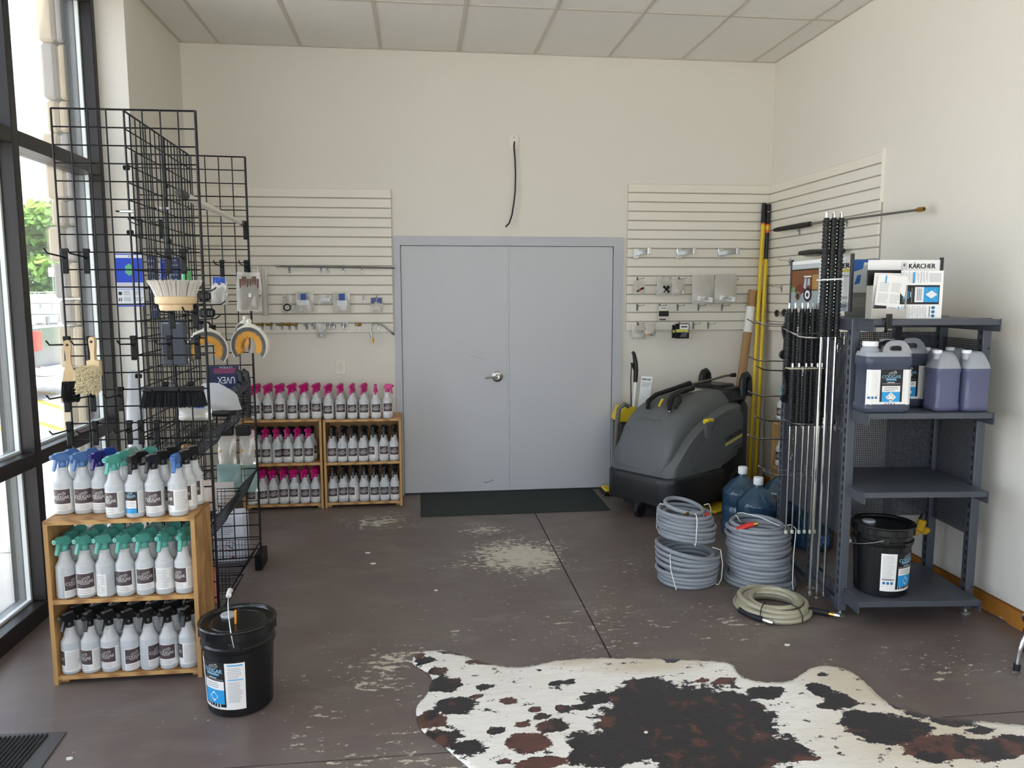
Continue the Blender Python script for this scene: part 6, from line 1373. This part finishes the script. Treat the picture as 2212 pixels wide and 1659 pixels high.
q = MB(); q.tube([(C3[0]+.05, C3[1]-.12, .37), (C3[0]-.03, C3[1]-.04, .40), (C3[0]-.10, C3[1]+.04, .405), (C3[0]-.13, C3[1]+.05, .40)], .0024, 6); q.build('cable_tie', tie, t)
q = MB(); q.tube([(C3[0]-.185, C3[1]-.085, .345), (C3[0]-.13, C3[1]-.10, .372), (C3[0]-.10, C3[1]-.10, .378)], [.0145, .016, .015], 12); q.build('red_sleeve', M('sleeve_red', ''), t); q = MB(); q.tube([(C3[0]-.10, C3[1]-.10, .378), (C3[0]-.075, C3[1]-.10, .383)], [.010, .014], 12); q.build('brass_coupling', brass, t)
C4 = (1.562, -2.632)
t = thing('hose_coil', 'tan hose coil lying flat on the floor in front of the grey coils', 'hose', (C4[0], C4[1], 0))
q = MB(); rg = [(.172, .0145, 0, 0, 0, 0), (.148, .0145, .004, 0, 0, 0), (.176, .036, .0, .0, .02, 0), (.152, .038, -.004, 0, 0, .02), (.128, .03, 0, .004, 0, 0), (.166, .054, .003, .004, -.02, .02), (.14, .055, -.004, .003, .03, 0), (.116, .048, 0, .004, 0, .02), (.188, .0145, .0, .004, 0, 0), (.126, .062, .006, .0, .05, .0)]
coil(q, (C4[0], C4[1], 0), rg, .0138, seed=11, wob=.008); q.build('hose', ht_, t)
for a in (-1.25, -2.35): strap(t, C4, a, [(.09, .03, 0), (.11, .078, 0), (.15, .078, .02), (.175, .066, .03), (.194, .04, .04), (.192, .006, .05)], htie, .003)
q = MB(); q.tube([(C4[0]+.15, C4[1]-.06, .018), (C4[0]+.21, C4[1]-.09, .018), (C4[0]+.25, C4[1]-.125, .018)], .016, 12); q.build('black_sleeve', bkr, t); q = MB(); q.tube([(C4[0]-.19, C4[1]-.02, .018), (C4[0]-.15, C4[1]-.12, .018), (C4[0]-.125, C4[1]-.15, .018)], .0155, 12); q.build('black_sleeve', bkr, t)
q = MB(); q.tube([(C4[0]+.25, C4[1]-.125, .018), (C4[0]+.272, C4[1]-.143, .018)], [.011, .014], 10); q.build('brass_coupling', brass, t); q = MB(); q.tube([(C4[0]+.272, C4[1]-.143, .018), (C4[0]+.292, C4[1]-.16, .018)], [.015, .012], 8); q.build('steel_coupling', chp, t); q = MB(); q.tube([(C4[0]-.125, C4[1]-.15, .018), (C4[0]-.10, C4[1]-.185, .018), (C4[0]-.088, C4[1]-.20, .018)], [.010, .014, .009], 8); q.build('steel_coupling', chp, t)

# ------------------------------------------------------------------ the big pressure washer in the corner
WX, WY, WA = 1.33, -.886, atan2(-.588, -.81)
wsh = thing('pressure_washer', 'big grey and black wheeled pressure washer standing in the right back corner', 'pressure washer', (WX, WY, 0), WA)
WM = Matrix.Translation((WX, WY, 0)) @ Matrix.Rotation(WA, 4, 'Z')
hood = M('hood_grey', '#5d6162', .5, bump=.06, bscale=500); blp = M('washer_black', '#1c1d1f', .42, bump=.05, bscale=400); hood2 = M('hood_side_grey', '#5a5f62', .5, bump=.06, bscale=500); yel = M('washer_yellow', '#e2c62c', .4); strip_y = M('washer_strip', '#c9c866', .45)
def sect(x, hw, z0, z1, r, n=6, zc=None):
    """cross-section ring: straight sides, rounded shoulders"""
    pts = [V((x, -hw, z0)), V((x, hw, z0))]
    if zc: pts += [V((x, hw, zc)), V((x, hw-.052, zc+.030))]; hw -= .052
    r = min(r, (z1-z0)*.95, hw*.95)
    for i in range(n+1): a = pi/2*i/n; pts.append(V((x, hw-r+r*cos(a)**.9 if cos(a) > 0 else hw-r, z1-r+r*sin(a)**.9 if sin(a) > 0 else z1-r)))
    for i in range(n+1): a = pi/2*(1-i/n); pts.append(V((x, -(hw-r+r*(max(0, cos(a))**.9)), z1-r+r*(max(0, sin(a))**.9))))
    if zc: hw += .052; pts += [V((x, -hw+.052, zc+.030)), V((x, -hw, zc))]
    return pts
q = MB(); S_ = [(.0, .25, .335, .40, .025, 6, .352), (-.025, .285, .335, .51, .06, 6, .39), (-.06, .30, .335, .615, .10, 6, .44), (-.11, .308, .335, .705, .12, 6, .50), (-.18, .312, .335, .782, .14, 6, .57), (-.27, .312, .335, .838, .15, 6, .63), (-.38, .310, .335, .872, .15, 6, .685), (-.52, .306, .34, .895, .14, 6, .735), (-.70, .30, .36, .910, .13, 6, .775), (-.86, .29, .40, .914, .12, 6, .79), (-.93, .275, .43, .905, .10, 6, .79)]
loft(q, [sect(*s) for s in S_][::-1]); q.build('hood', hood, wsh, world=False, angle=.7)
q = MB()
for k in range(6): x = -.13-.035*k; z = .725+.030*k-.0016*k*k; q.cbox((x, -.02, z+.012), (.012, .22-.012*k, .006), b=.003, ry=.8-.1*k)
q.build('vent_ribs', hood2, wsh, world=False)
q = MB(); pan = [(-.30, .345), (-.24, .40), (-.24, .46), (-.34, .55), (-.46, .64), (-.54, .69), (-.70, .735), (-.88, .75), (-.905, .70), (-.90, .47), (-.80, .455), (-.68, .42), (-.60, .34)]
q.prism(pan, .27, .318)
q.v = [V((p.x, p.y, p.z)) for p in q.v]; q.build('side_panel', hood2, wsh, world=False, angle=.4)
q = MB(); q.prism([(-.425, .60), (-.372, .60), (-.36, .72), (-.40, .735), (-.45, .725)], .30, .334); cl_ = q.build('latch_block', hood, wsh, world=False, angle=.4); q = MB(); q.box(-.455, .30, .722, -.365, .338, .745, b=.005); q.box(-.47, .31, .715, -.45, .33, .735, b=.003); q.box(-.37, .31, .715, -.35, .33, .735, b=.003); q.build('yellow_clip', yel, cl_, world=False)
q = MB(); f = lambda a, b_: V((-a, .3187, b_)); ang = .205; ca, sa = cos(ang), sin(ang); fr_ = lambda a, b_: f(.775+a*ca-b_*sa*.0, .575+a*sa+b_)
put_text(q, 'KÄRCHER', fr_, 0, .006, .235, .042, 0, bold=.0025); put_rect(q, lambda a, b_: fr_(a, b_), -.125, .125, -.05, -.026, 1); put_text(q, 'HDS 4.0', fr_, .07, -.10, .11, .016, 0) if False else None
put_line(q, fr_, [(.0, -.105), (.11, -.105)], .009, 0)
q.build('lettering', [M('washer_letter', '#17181a', .4), strip_y], wsh, smooth=False, world=False)
q = MB(); loft(q, [sect(*s) for s in [(.03, .20, .15, .30, .05), (.022, .25, .13, .33, .05), (-.01, .30, .115, .345, .04), (-.06, .322, .10, .352, .03), (-.30, .328, .10, .342, .03), (-.55, .322, .11, .335, .03), (-.66, .31, .13, .33, .03)]][::-1]); q.build('bumper', M('bumper_black', '#262729', .4), wsh, world=False, angle=.6)
q = MB(); loft(q, [sect(*s) for s in [(-.10, .22, .06, .13, .03), (-.62, .27, .06, .3, .03), (-.70, .29, .12, .45, .05), (-.98, .28, .12, .80, .06), (-1.04, .26, .14, .84, .07), (-1.10, .24, .16, .82, .08)]][::-1]); q.build('chassis', blp, wsh, world=False, angle=.6)
q = MB(); q.box(-1.08, -.25, .80, -.80, .25, .925, b=.03); q.box(-1.06, -.12, .915, -.84, .14, .945, b=.012); q.build('control_top', blp, wsh, world=False, angle=.4)
for y in (-.13, .25):
    q = MB(); q.tube([(-.985, y, .86), (-.985, y, .93), (-.99, y, .985), (-1.01, y, 1.02), (-1.045, y, 1.028), (-1.075, y, 1.005), (-1.085, y, .95), (-1.085, y, .85)], [.030, .028, .027, .026, .026, .027, .029, .032], 12); q.build('push_handle', blp, wsh, world=False)
for y in (.27, -.30):
    q = MB(Matrix.Translation((-.88, y, .135)) @ Matrix.Rotation(pi/2, 4, 'X')); q.lathe([(.09, -.03), (.125, -.028), (.134, -.015), (.134, .015), (.125, .028), (.09, .03), (.085, .02), (0, .02)], 28); q.build('rear_wheel', bkr, wsh, world=False)
q = MB(); q.box(-.07, -.03, .10, .02, .03, .16, b=.006); fk = q.build('caster_fork', blp, wsh, world=False); q = MB(Matrix.Translation((-.015, 0, .064)) @ Matrix.Rotation(pi/2, 4, 'X')); q.lathe([(.03, -.018), (.055, -.017), (.063, -.008), (.063, .008), (.055, .017), (.03, .018), (0, .016)], 24); q.build('caster_wheel', bkr, fk, world=False)
q = MB(); q.box(-.75, .20, .006, -.48, .36, .03, b=.008); q.build('yellow_foot', yel, wsh, world=False)
q = MB(); q.box(-.75, -.05, .902, -.55, .04, .9135, b=.002); q.build('warning_label', M('warn_label', '#c9c6b8', .5), wsh, world=False)
def ww(x, y, z): return WM @ V((x, y, z))
t = thing('spray_lance', 'black trigger gun and lance lying on top of the big pressure washer', 'spray gun', ww(-.5, 0, .93))
pts = [ww(-.17, -.06, .812), ww(-.22, -.10, .85), ww(-.32, -.10, .895), ww(-.5, -.06, .93), ww(-.66, -.02, .965)]; q = MB(); q.tube(pts, [.016, .018, .018, .018, .02], 10); q.build('grip_tube', bkr, t)
q = MB(); q.tube([ww(-.66, -.02, .955), ww(-.88, .05, .985), ww(-.98, .10, 1.01), ww(-1.04, .13, 1.012)], .009, 9); q.build('steel_tube', M('lance_brownish', '#7b7466', .3, .9), t); q = MB(); q.tube([ww(-1.02, .12, 1.012), ww(-1.06, .14, 1.013)], [.014, .018], 10); q.build('nozzle', bkr, t)
pts = [ww(-.60, .05, .935), ww(-.42, .04, .92), ww(-.30, .06, .895), ww(-.22, .10, .855), ww(-.18, .13, .815)]; q = MB(); q.tube(pts, [.018, .024, .026, .024, .016], 10); q.build('gun_body', bk, t)
q = MB(); q.tube([ww(-.36, .09, .905), ww(-.27, .16, .872), ww(-.20, .17, .83)], [.012, .013, .010], 8); q.build('trigger_guard', bkr, t); q = MB(); q.tube([ww(-.2, .02, .832), ww(-.27, .0, .872)], .010, 8); q.build('yellow_lever', yel, t)
q = MB(); q.tube([ww(-.18, .13, .81), ww(-.155, .145, .795)], .011, 8); q.build('inlet', chp, t)

# compact machine behind it
t = thing('compact_washer', 'small yellow and black washer with hose, half hidden left of the big one', 'pressure washer', (1.42, -.20, 0))
q = MB(); q.box(1.325, -.28, .031, 1.47, -.06, .64, b=.03); q.build('cabinet', M('cabinet_dark', '#3a3338', .5), t); q = MB(); q.prism([(1.315, .63), (1.485, .63), (1.46, .75), (1.36, .74)], -.29, -.05); q.build('yellow_top', yel, t, angle=.3)
q = MB(); q.box(1.22, -.26, .001, 1.46, -.07, .03, b=.006); q.build('foot', bk, t); q = MB(); q.box(1.225, -.25, .03, 1.32, -.09, .055, b=.012); q.build('yellow_pedal', yel, t)
q = MB(); q.tube([(1.40, -.30, .76), (1.36, -.32, .78), (1.315, -.33, .75), (1.30, -.32, .62), (1.293, -.31, .40), (1.29, -.29, .12)], .02, 10); q.build('hose', M('hose_olive', '#6b6a63', .5), t)
q = MB(); q.tube([(1.455, -.24, .66), (1.475, -.23, .96)], .014, 10); q.build('white_tube', capw, t)
q = MB(); q.tube([(1.475, -.23, .95), (1.478, -.23, 1.05), (1.472, -.23, 1.12), (1.458, -.23, 1.185), (1.446, -.23, 1.20)], [.017, .02, .019, .015, .013], 10); q.tube([(1.470, -.235, 1.04), (1.448, -.24, 1.085), (1.436, -.24, 1.11)], .011, 8); gun_ = q.build('gun_handle', bk, t); q = MB(); q.tube([(1.437, -.24, 1.10), (1.43, -.25, .98), (1.437, -.25, .74)], .005, 6); q.build('cord', bk, gun_)
q = MB(); q.T = Matrix.Translation((1.545, -.25, .80)) @ Matrix.Rotation(.10, 4, 'Y'); q.box(-.045, -.002, -.08, .05, .002, .20, b=.001); tg_ = q.build('price_tag', capw, t); q2 = MB(q.T); f = lambda a, b_: V((a, -.0026, b_)); put_text(q2, 'KÄRCHER', f, .0, .175, .075, .016, 0, bold=.0008); para(q2, f, -.035, .04, .15, .11, 3, 1, .004, 1, 2); q2.build('print', [bk, lgrey], tg_, smooth=False)

# ------------------------------------------------------------------ poles leaning in the corner
poley = M('pole_yellow', '#dcbb1d', .35); og = M('band_orange', '#d8662a', .4)
for i, (top, bot, lab) in enumerate((((2.612, -.055, 2.43), (2.475, -.235, .0), 'yellow telescopic pole with black grip leaning in the corner, left one'), ((2.650, -.058, 2.42), (2.535, -.225, .0), 'yellow telescopic pole with a black label leaning in the corner, right one'))):
    A, B = V(bot)+V((0, 0, .004)), V(top); d = (B-A).normalized(); L_ = (B-A).length; t = thing('pole', lab, 'pole', A, 0, 'yellow poles in the corner')
    q = MB(); q.tube([A, A+d*(L_-.17)], .0165, 14); q.build('shaft', poley, t); q = MB(); q.tube([A+d*(L_-.17), A+d*(L_-.003), A+d*L_], [.0185, .0185, .012], 14); q.build('grip', bkr, t); q = MB(); q.tube([A+d*(L_-.18), A+d*(L_-.168)], .0187, 14); q.build('orange_band', og, t)
    if i:
        q = MB(); q.tube([A+d*(L_-.07), A+d*(L_+.01)], [.0195, .011], 12); q.build('steel_sleeve', zinc, t); q = MB(); q.tube([A+d*(L_-.46), A+d*(L_-.22)], .0172, 14); lb = q.build('black_sticker', bk, t); q = MB(); q.tube([A+d*(L_-.24), A+d*(L_-.215)], .0174, 14); q.build('orange_sticker', og, lb)
A, B = V((2.285, -.235, .012)), V((2.538, -.062, 1.70)); d = (B-A).normalized(); t = thing('cardboard_tube', 'brown cardboard tube with a white label leaning behind the yellow poles', 'tube', A)
q = MB(); q.tube([A, B], .036, 18); q.build('tube', M('cardboard', '#a5825a', .8, var=.06, vscale=10), t); L_ = (B-A).length; q = MB(); q.tube([A+d*(L_-.36), A+d*(L_-.14)], .0366, 18); q.build('label', ply_w, t)
A, B = V((2.612, -.17, .004)), V((2.646, -.05, 1.79)); t = thing('grey_pole', 'grey ribbed pole leaning in the corner behind the yellow ones', 'pole', A); q = MB(); q.tube([A, B], .019, 12); q.build('shaft', M('pole_ash', '#a9a8a2', .6), t); q = MB(); q.tube([B, B+(B-A).normalized()*.05], .012, 10); q.build('end_cap', bkr, t)

# ------------------------------------------------------------------ goods on the right-hand slatwalls
t0 = None
for i, u in enumerate((1374, 1468, 1557)):
    p = aty(u, 546, -.022); nm = ('nearest the doors', 'middle one', 'nearest the poles')[i]; t = thing('display_bracket', 'chrome straight-arm bracket on the back slatwall, %s' % nm, 'bracket', (p.x, -.0218, p.z-.04), 0, 'chrome brackets on the back slatwall')
    q = MB(); q.box(-.025, -.010, -.01, .025, 0, .075, b=.003); q.build('bracket_plate', chp, t, world=False); q = MB(); q.box(.015, -.30, .018, .03, -.008, .055, b=.002); q.build('arm', M('bracket_arm', '#a9aaa9', .35, .8), t, world=False); q = MB(); q.box(.010, -.308, .012, .036, -.30, .066, b=.002); q.build('end_stop', chp, t, world=False)
for i, (u, v, lab) in enumerate(((1376, 600, 'hook behind the pack with the red-banded black part'), (1433, 600, 'hook behind the clear box with a black cross part'), (1466, 600, 'hook behind the empty-looking clear box'), (1527, 603, 'hook behind the left big crinkled bag'), (1577, 603, 'hook behind the right big crinkled bag'), (1376, 658, 'bare hook with a dark plate under the red-banded pack'), (1424, 658, 'hook holding the small black and white card'), (1463, 658, 'bare hook right of the small black and white card'), (1508, 658, 'bare hook under the left crinkled bag'), (1559, 658, 'bare hook under the right crinkled bag'), (1377, 697, 'hook holding the box of coloured fittings'), (1467, 697, 'hook holding the yellow-black blister packs'), (1497, 697, 'bare hook in the lowest row, left one'), (1529, 697, 'bare hook in the lowest row, right one'))):
    p = aty(u, v, -.022); shook(p.x, -.0218, p.z, 0.35, lab+', right of the doors')
def in_black(t, w, h, th):
    q = MB(); q.cbox((.05*w, -.012, .32*h), (.75*w, .02, .16*h), b=.008, ry=-.5); q.build('black_part', bk, t, world=False); q = MB(); q.cbox((-.02*w, -.014, .31*h), (.16*w, .024, .165*h), b=.002, ry=-.5); q.build('red_band', M('band_red', '#d5402c', .4), t, world=False)
def in_cross(t, w, h, th):
    for a, nm in ((.8, 'cross_arm'), (-.8, 'cross_arm')): q = MB(); q.cbox((.12*w, -.01, .32*h), (.62*w, .03, .2*h), b=.008, ry=a); q.build(nm, bkr, t, world=False)
def in_lab(t, w, h, th): q = MB(); q.box(-.05*w, -.016, .08*h, .4*w, -.013, .28*h); q.build('paper_label', capw, t, smooth=False, world=False)
def in_label2(t, w, h, th): q = MB(); q.cbox((.05*w, -.03, .16*h), (.7*w, .012, .17*h), b=.004, ry=.12); q.build('paper_label', capw, t, world=False); q = MB(); para(q, lambda a, b_: V((a, -.0375, b_)), -.2*w, .3*w, .2*h, .1*h, 3, 0, .003, 1, 3); q.build('print', bk, t, smooth=False, world=False)
def in_col(t, w, h, th):
    for k, (x, z, c_) in enumerate(((.2, .2, '#5f9a74'), (-.2, .12, '#d08a2c'), (.05, .1, '#3f5aa0'))): q = MB(); q.cbox((x*w, -.008, z*h), (.3*w, .03, .16*h), b=.006, ry=.4*k); q.build('coloured_fitting', M('fit%d' % k, c_, .5), t, world=False)
def in_grey(t, w, h, th): q = MB(); q.box(-.2*w, -.012, .3*h, .3*w, .01, .62*h, b=.004); q.build('grey_part', grey_pad, t, world=False)
bag('blister_pack', 'clear pack holding a black part with a red band, nearest the doors', 1369, 606, 1393, 635, -.09, film, in_black, .02, top=1.0, seed=31)
bag('clear_box', 'clear box with a black cross-shaped part on the back slatwall', 1419, 600, 1449, 637, -.09, film2, in_cross, .03, top=1.0, seed=32)
bag('clear_box', 'clear box with a small white label beside the cross-part box', 1451, 604, 1478, 637, -.09, film2, in_lab, .03, top=1.0, seed=33)
bag('parts_bag', 'big crinkled clear bag on the back slatwall, left one', 1496, 594, 1541, 656, -.11, film2, in_label2, .045, top=1.0, seed=34)
bag('parts_bag', 'big crinkled clear bag on the back slatwall, right one', 1544, 592, 1590, 655, -.11, film2, in_label2, .045, top=.9, seed=35)
def deco_card(t, w, h, th, fn):
    q = MB(); q.box(-w/2, -th/2, 0, w/2, th/2, h, b=.002); q.build('card', M('card_grey', '#c9c7c0', .5), t, world=False); q = MB(); f = fn(1); put_rect(q, f, .05, .95, .3, .66, 0); put_rect(q, f, .05, .95, .66, .70, 1); put_rect(q, f, .15, .85, .74, .95, 2); put_rect(q, f, .1, .7, .05, .14, 3); put_rect(q, fn(2), .2, .8, .82, .87, 0); q.build('print', [bk, strip_y, pwhite, M('print_maroon', '#4a2d2a', .5)], t, smooth=False, world=False)
flatpack('blister_card', 'card', 'small black and white card on the middle hook row', 1422, 661, 1445, 693, -.09, .008, deco_card)
bag('clear_box', 'clear box of coloured fittings low on the back slatwall, left one', 1365, 703, 1394, 732, -.09, film2, in_grey, .03, top=1.0, seed=36)
bag('clear_box', 'clear box of coloured fittings low on the back slatwall, right one', 1394, 698, 1416, 725, -.10, film2, in_col, .03, top=1.0, seed=37)
def deco_by(t, w, h, th, fn):
    q = MB(); q.box(-w/2, -th/2, 0, w/2, th/2, h, b=.002); q.build('card', bk, t, world=False); q = MB(); f = fn(1); put_rect(q, f, .05, .95, .42, .62, 0); put_rect(q, f, .3, .95, .62, .95, 1); put_rect(q, fn(2), .4, .85, .74, .82, 2); put_poly(q, fn(2), [(.3, .1), (.55, .45), (.9, .4), (.8, .1)], 3); q.build('print', [strip_y, pwhite, bk, grey_pad], t, smooth=False, world=False)
flatpack('blister_card', 'card', 'yellow and black card, front one of the pair on the lowest row', 1459, 699, 1488, 731, -.10, .01, deco_by); flatpack('blister_card', 'card', 'yellow and black card, rear one of the pair on the lowest row', 1452, 702, 1475, 730, -.07, .01, deco_by)
# right wall
def wrpt(u, v, x=2.60): return atx(u, v, x)
t = thing('long_lance', 'long steel lance with a black grip lying across the right wall hooks', 'lance', wrpt(1672, 497))
A, B, Cc = wrpt(1672, 497), wrpt(1750, 484), wrpt(1985, 453); q = MB(); q.tube([A, A+(B-A)*.1, A+(B-A)*.8, B], [.012, .018, .021, .019], 12); q.build('grip', bkr, t); q = MB(); q.tube([B, Cc], .0075, 10); q.build('rod', zin2, t); q = MB(); d = (Cc-B).normalized(); q.tube([Cc-d*.02, Cc+d*.01, Cc+d*.045], [.012, .016, .014], 10); q.build('brass_end', brass, t); q = MB(); q.tube([Cc+d*.046, Cc+d*.048], .007, 8); q.build('bore', bk, t)
t = thing('trigger_gun', 'black spray gun lying across the right wall hooks behind the tall lances', 'spray gun', wrpt(1730, 546)); A, B = wrpt(1728, 547), wrpt(1822, 542); q = MB(); q.tube([A, A+(B-A)*.25, A+(B-A)*.6, B], [.016, .024, .021, .017], 12); q.build('gun_body', bk, t); q = MB(); q.tube([A+(B-A)*.2-V((.02, 0, .02)), A+(B-A)*.55-V((.02, 0, .022))], .008, 8); q.build('trigger', M('trigger_grey', '#6a6862', .5), t); q = MB(); q.ball(B-V((.018, .0, 0)), .009, 8); q.build('pivot', chp, t)
for i, (u, v, lab) in enumerate(((1728, 493, 'under the long lance grip'), (1831, 473, 'under the long lance rod'), (1820, 552, 'under the spray gun'), (1708, 560, 'near the yellow poles'), (1690, 617, 'beside the tractor poster'), (1700, 680, 'with the black-capped rods'))):
    p = atx(u, v, XR-.022); shook(p.x, p.y, p.z, -pi/2, 'steel hook on the right slatwall '+lab)
t = thing('capped_rods', 'pair of steel rods with black round end caps on the right slatwall', 'rods', wrpt(1680, 677)); 
for k, (u, v) in enumerate(((1678, 677), (1694, 675))):
    A = wrpt(u, v, 2.62-.04*k); q = MB(); q.ball(A, .03, 12, sz=(.6, .8, 1)); cap_ = q.build('round_cap', bkr, t); q = MB(); q.tube([A, A+V((.03, -.25, 0))], .008, 8); q.build('rod', zinc, cap_)
# plywood shelf in the corner behind the rack, turned sideways
cs = crate('plywood_shelf', 'plywood shelf turned sideways against the right wall, mostly behind the rack', 2.42-.18, 2.42+.43, -.95, -.70, .688, .345); cs.location = (2.560, -1.035, 0); cs.rotation_euler = (0, 0, -pi/2)
for i, (y, z, lab) in enumerate(((-.96, .688, 'upper near'), (-.87, .688, 'upper middle'), (-.785, .688, 'upper far'), (-.88, .345, 'lower near'), (-.795, .345, 'lower far'))): bottle(2.483, y, z, 'teal', 'teal-headed bottle by the right wall behind the rack, %s one' % lab, 'spray bottles by the right wall', -.9, pi+.3+.2*i)

# ------------------------------------------------------------------ stool at the right edge, chips on the floor
t = thing('stool', 'chrome-legged stool at the right edge, only a leg and foot ring showing', 'stool', (2.50, -3.40, 0)); SC = V((2.52, -3.40, 0))
q = MB(); q.tube([SC+V((.115*cos(a), .115*sin(a), .21)) for a in [i*2*pi/32 for i in range(32)]], .0125, 10, closed=True); q.build('foot_ring', chm, t)
for k in range(4):
    a = pi+k*pi/2; e = V((cos(a), sin(a), 0)); pts = [SC+e*.172+V((0, 0, .02)), SC+e*.165+V((0, 0, .09)), SC+e*.155+V((0, 0, .13)), SC+e*.115+V((0, 0, .21)), SC+e*.07+V((0, 0, .30)), SC+e*.05+V((0, 0, .58))]
    q = MB(); q.tube(pts, .011, 10); lg = q.build('leg', chm, t); q = MB(); q.tube([SC+e*.173+V((0, 0, .0008)), SC+e*.172+V((0, 0, .03))], .0145, 12); q.build('rubber_foot', bkr, lg)
q = MB(); q.lathe([(.0, .58), (.12, .58), (.135, .59), (.137, .62), (.12, .635), (0, .638)], 30, c=(SC.x, SC.y, 0)); q.build('seat', bkr, t)
for i, (u, v, s) in enumerate(((795, 1195, 1.2), (806, 1218, 1.1), (942, 1276, .9), (1700, 1394, 1.0), (1395, 1589, .6), (2015, 1302, 1.3), (150, 1640, 1.0))):
    P = atz(u, v); q = MB(); a0 = rnd.uniform(0, 6); z0 = .0115 if i == 4 else .0008
    q.prism([(P.x+.014*s*rnd.uniform(.7, 1.2)*cos(a0+k), P.y+.010*s*rnd.uniform(.7, 1.2)*sin(a0+k)) for k in [j*2*pi/6 for j in range(6)]], z0, z0+.004, axis='z')
    one(q, 'chip', M('chip_white', '#dedbd0', .8), ('white chip on the floor left of the peeled patch, upper one', 'white chip on the floor left of the peeled patch, lower one', 'white chip on the bare floor below the peeled patch', 'white chip on the floor above the right part of the rug', 'tiny white crumb on the dark patch of the rug', 'white scrap on the floor under the steel rack', 'white chip on the floor beside the ribbed mat')[i], 'chip', None, smooth=False)
